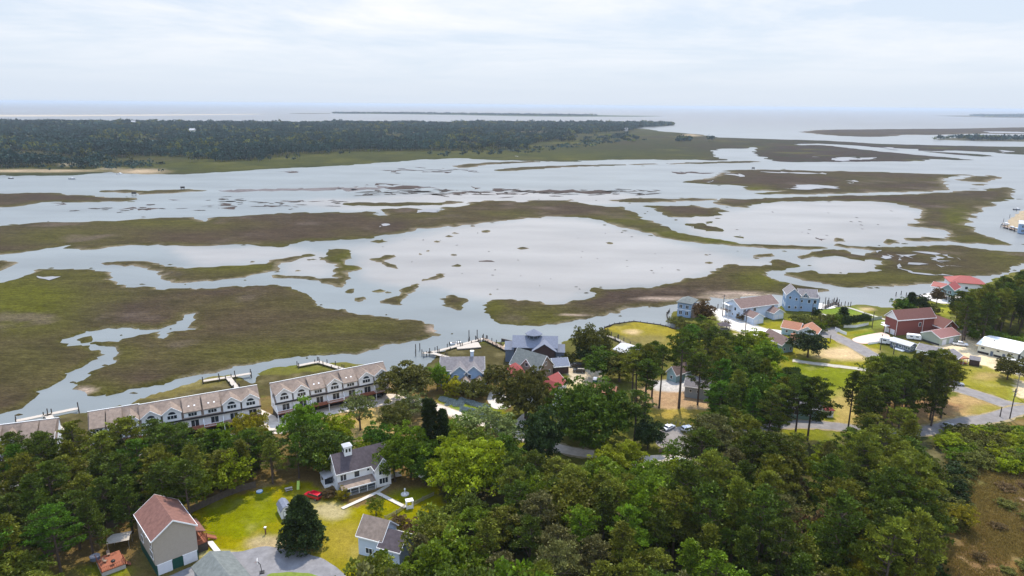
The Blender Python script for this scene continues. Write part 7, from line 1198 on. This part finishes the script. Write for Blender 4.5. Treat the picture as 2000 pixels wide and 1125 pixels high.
leaf_mat('far_a', (0.018, 0.042, 0.036), 0, .1); leaf_mat('far_b', (0.085, 0.10, 0.02), 0, .2)  # blue of the distance haze is mixed into the dark foliage colour
FW = [(-160,330)]+Z1([(0,425),(180,420),(330,432),(560,425),(620,392),(900,398),(1050,402),(1400,385),(1450,405),(1820,405),(1835,350),(1870,335)])+Z2([(60,334),(500,332),(700,330),(900,326),(1080,322),(1095,300),(1160,280),(1350,276),(1360,262),(1230,255),(1300,245),(1500,232),(1640,222),(1700,206),(1800,195),(1895,186),(1900,180),(1600,177),(1000,177),(300,177),(0,178)])+Z1([(1500,181),(1000,178),(600,174),(200,174),(0,176)])+[(-160,240)]
n1 = far_wood('dark pine wood covering the far island across the channel', [FW], .0052, (11, 17), 51, zones=((775, 268, 36, 6, .97), (700, 258, 60, 2.5, .9), (1040, 263, 45, 4, .95), (420, 322, 150, 6, .88), (250, 325, 60, 7, .9), (560, 320, 60, 5, .35), (1000, 262, 60, 2.0, .8), (140, 318, 14, 8, .8)), nf=26)
n5 = far_wood('scattered scrub and small trees on the meadow along the far shore', [Z1([(20,440),(300,440),(560,430),(640,440),(900,448),(1250,438),(1600,420),(1820,412),(1850,360),(1500,405),(1100,405),(700,398),(560,420),(20,425)]), Z2([(30,385),(400,370),(900,350),(1100,345),(1500,300),(1750,270),(1640,232),(1380,262),(1360,285),(1110,312),(700,338),(30,345)])], .006, (3, 9), 55, nf=14, zones=((1000, 300, 900, 60, .8),))
n2 = far_wood('low dark wood on the distant barrier island', [Z2([(0,117),(300,118),(600,120),(1000,125),(1300,129),(1500,132),(1300,133),(1000,130),(600,124),(300,121),(0,119)]), Z3([(1700,131),(2000,128),(2400,126),(2400,138),(2000,139),(1800,138)])], .006, (8, 12), 52, nf=12)
n3 = far_wood('thin wood on the marsh island at the far right', [Z3([(1490,267),(1560,260),(1720,258),(1900,262),(2060,262),(2060,270),(1800,271),(1600,269)])], .006, (10, 15), 53, nf=20)
n4 = far_wood('two small pine clumps at the edge of the far marsh', [Z3([(60,278),(140,276),(150,262),(70,262)]), Z3([(215,276),(290,276),(295,258),(225,256)]), Z2([(1110,282),(1210,280),(1205,262),(1120,262)]), Z2([(1270,278),(1350,275),(1350,268),(1280,268)])], .005, (9, 13), 54, nf=24)
print('FAR', n1, n2, n3, n4)
# strips of blue-grey tufts beside the shell road
leaf_mat('blue_grey_tuft', (0.24, 0.29, 0.29), 0, .2)
tuft_field('blue_grey_tufts', 'rows of blue-grey tufts beside the shell road', [[(862,776),(905,788),(900,795),(858,782)], [(872,790),(950,806),(946,814),(868,797)], [(905,800),(975,818),(970,826),(905,808)], [(900,778),(955,795),(950,800),(896,784)]], 5000, .4, 'blue_grey_tuft', 43, .5)
# ------------------------------------------------------------------ air
hz = MB().box(-60000, 60000, -400, 88000, -2.5, 103.5, 'trim'); ho = hz.build('haze', kind='stuff'); ho.data.materials.clear()
hm = bpy.data.materials.new('haze'); hm.use_nodes = True; t_ = hm.node_tree; t_.nodes.clear(); oo = N(t_, 'ShaderNodeOutputMaterial'); pv = N(t_, 'ShaderNodeVolumePrincipled'); pv.inputs['Color'].default_value = (.55, .64, .745, 1); pv.inputs['Density'].default_value = 5.5e-5; pv.inputs['Anisotropy'].default_value = .3
t_.links.new(pv.outputs[0], oo.inputs['Volume']); ho.data.materials.append(hm); ho['label'] = 'thin pale haze over the marshes and sea'; ho['category'] = 'haze'
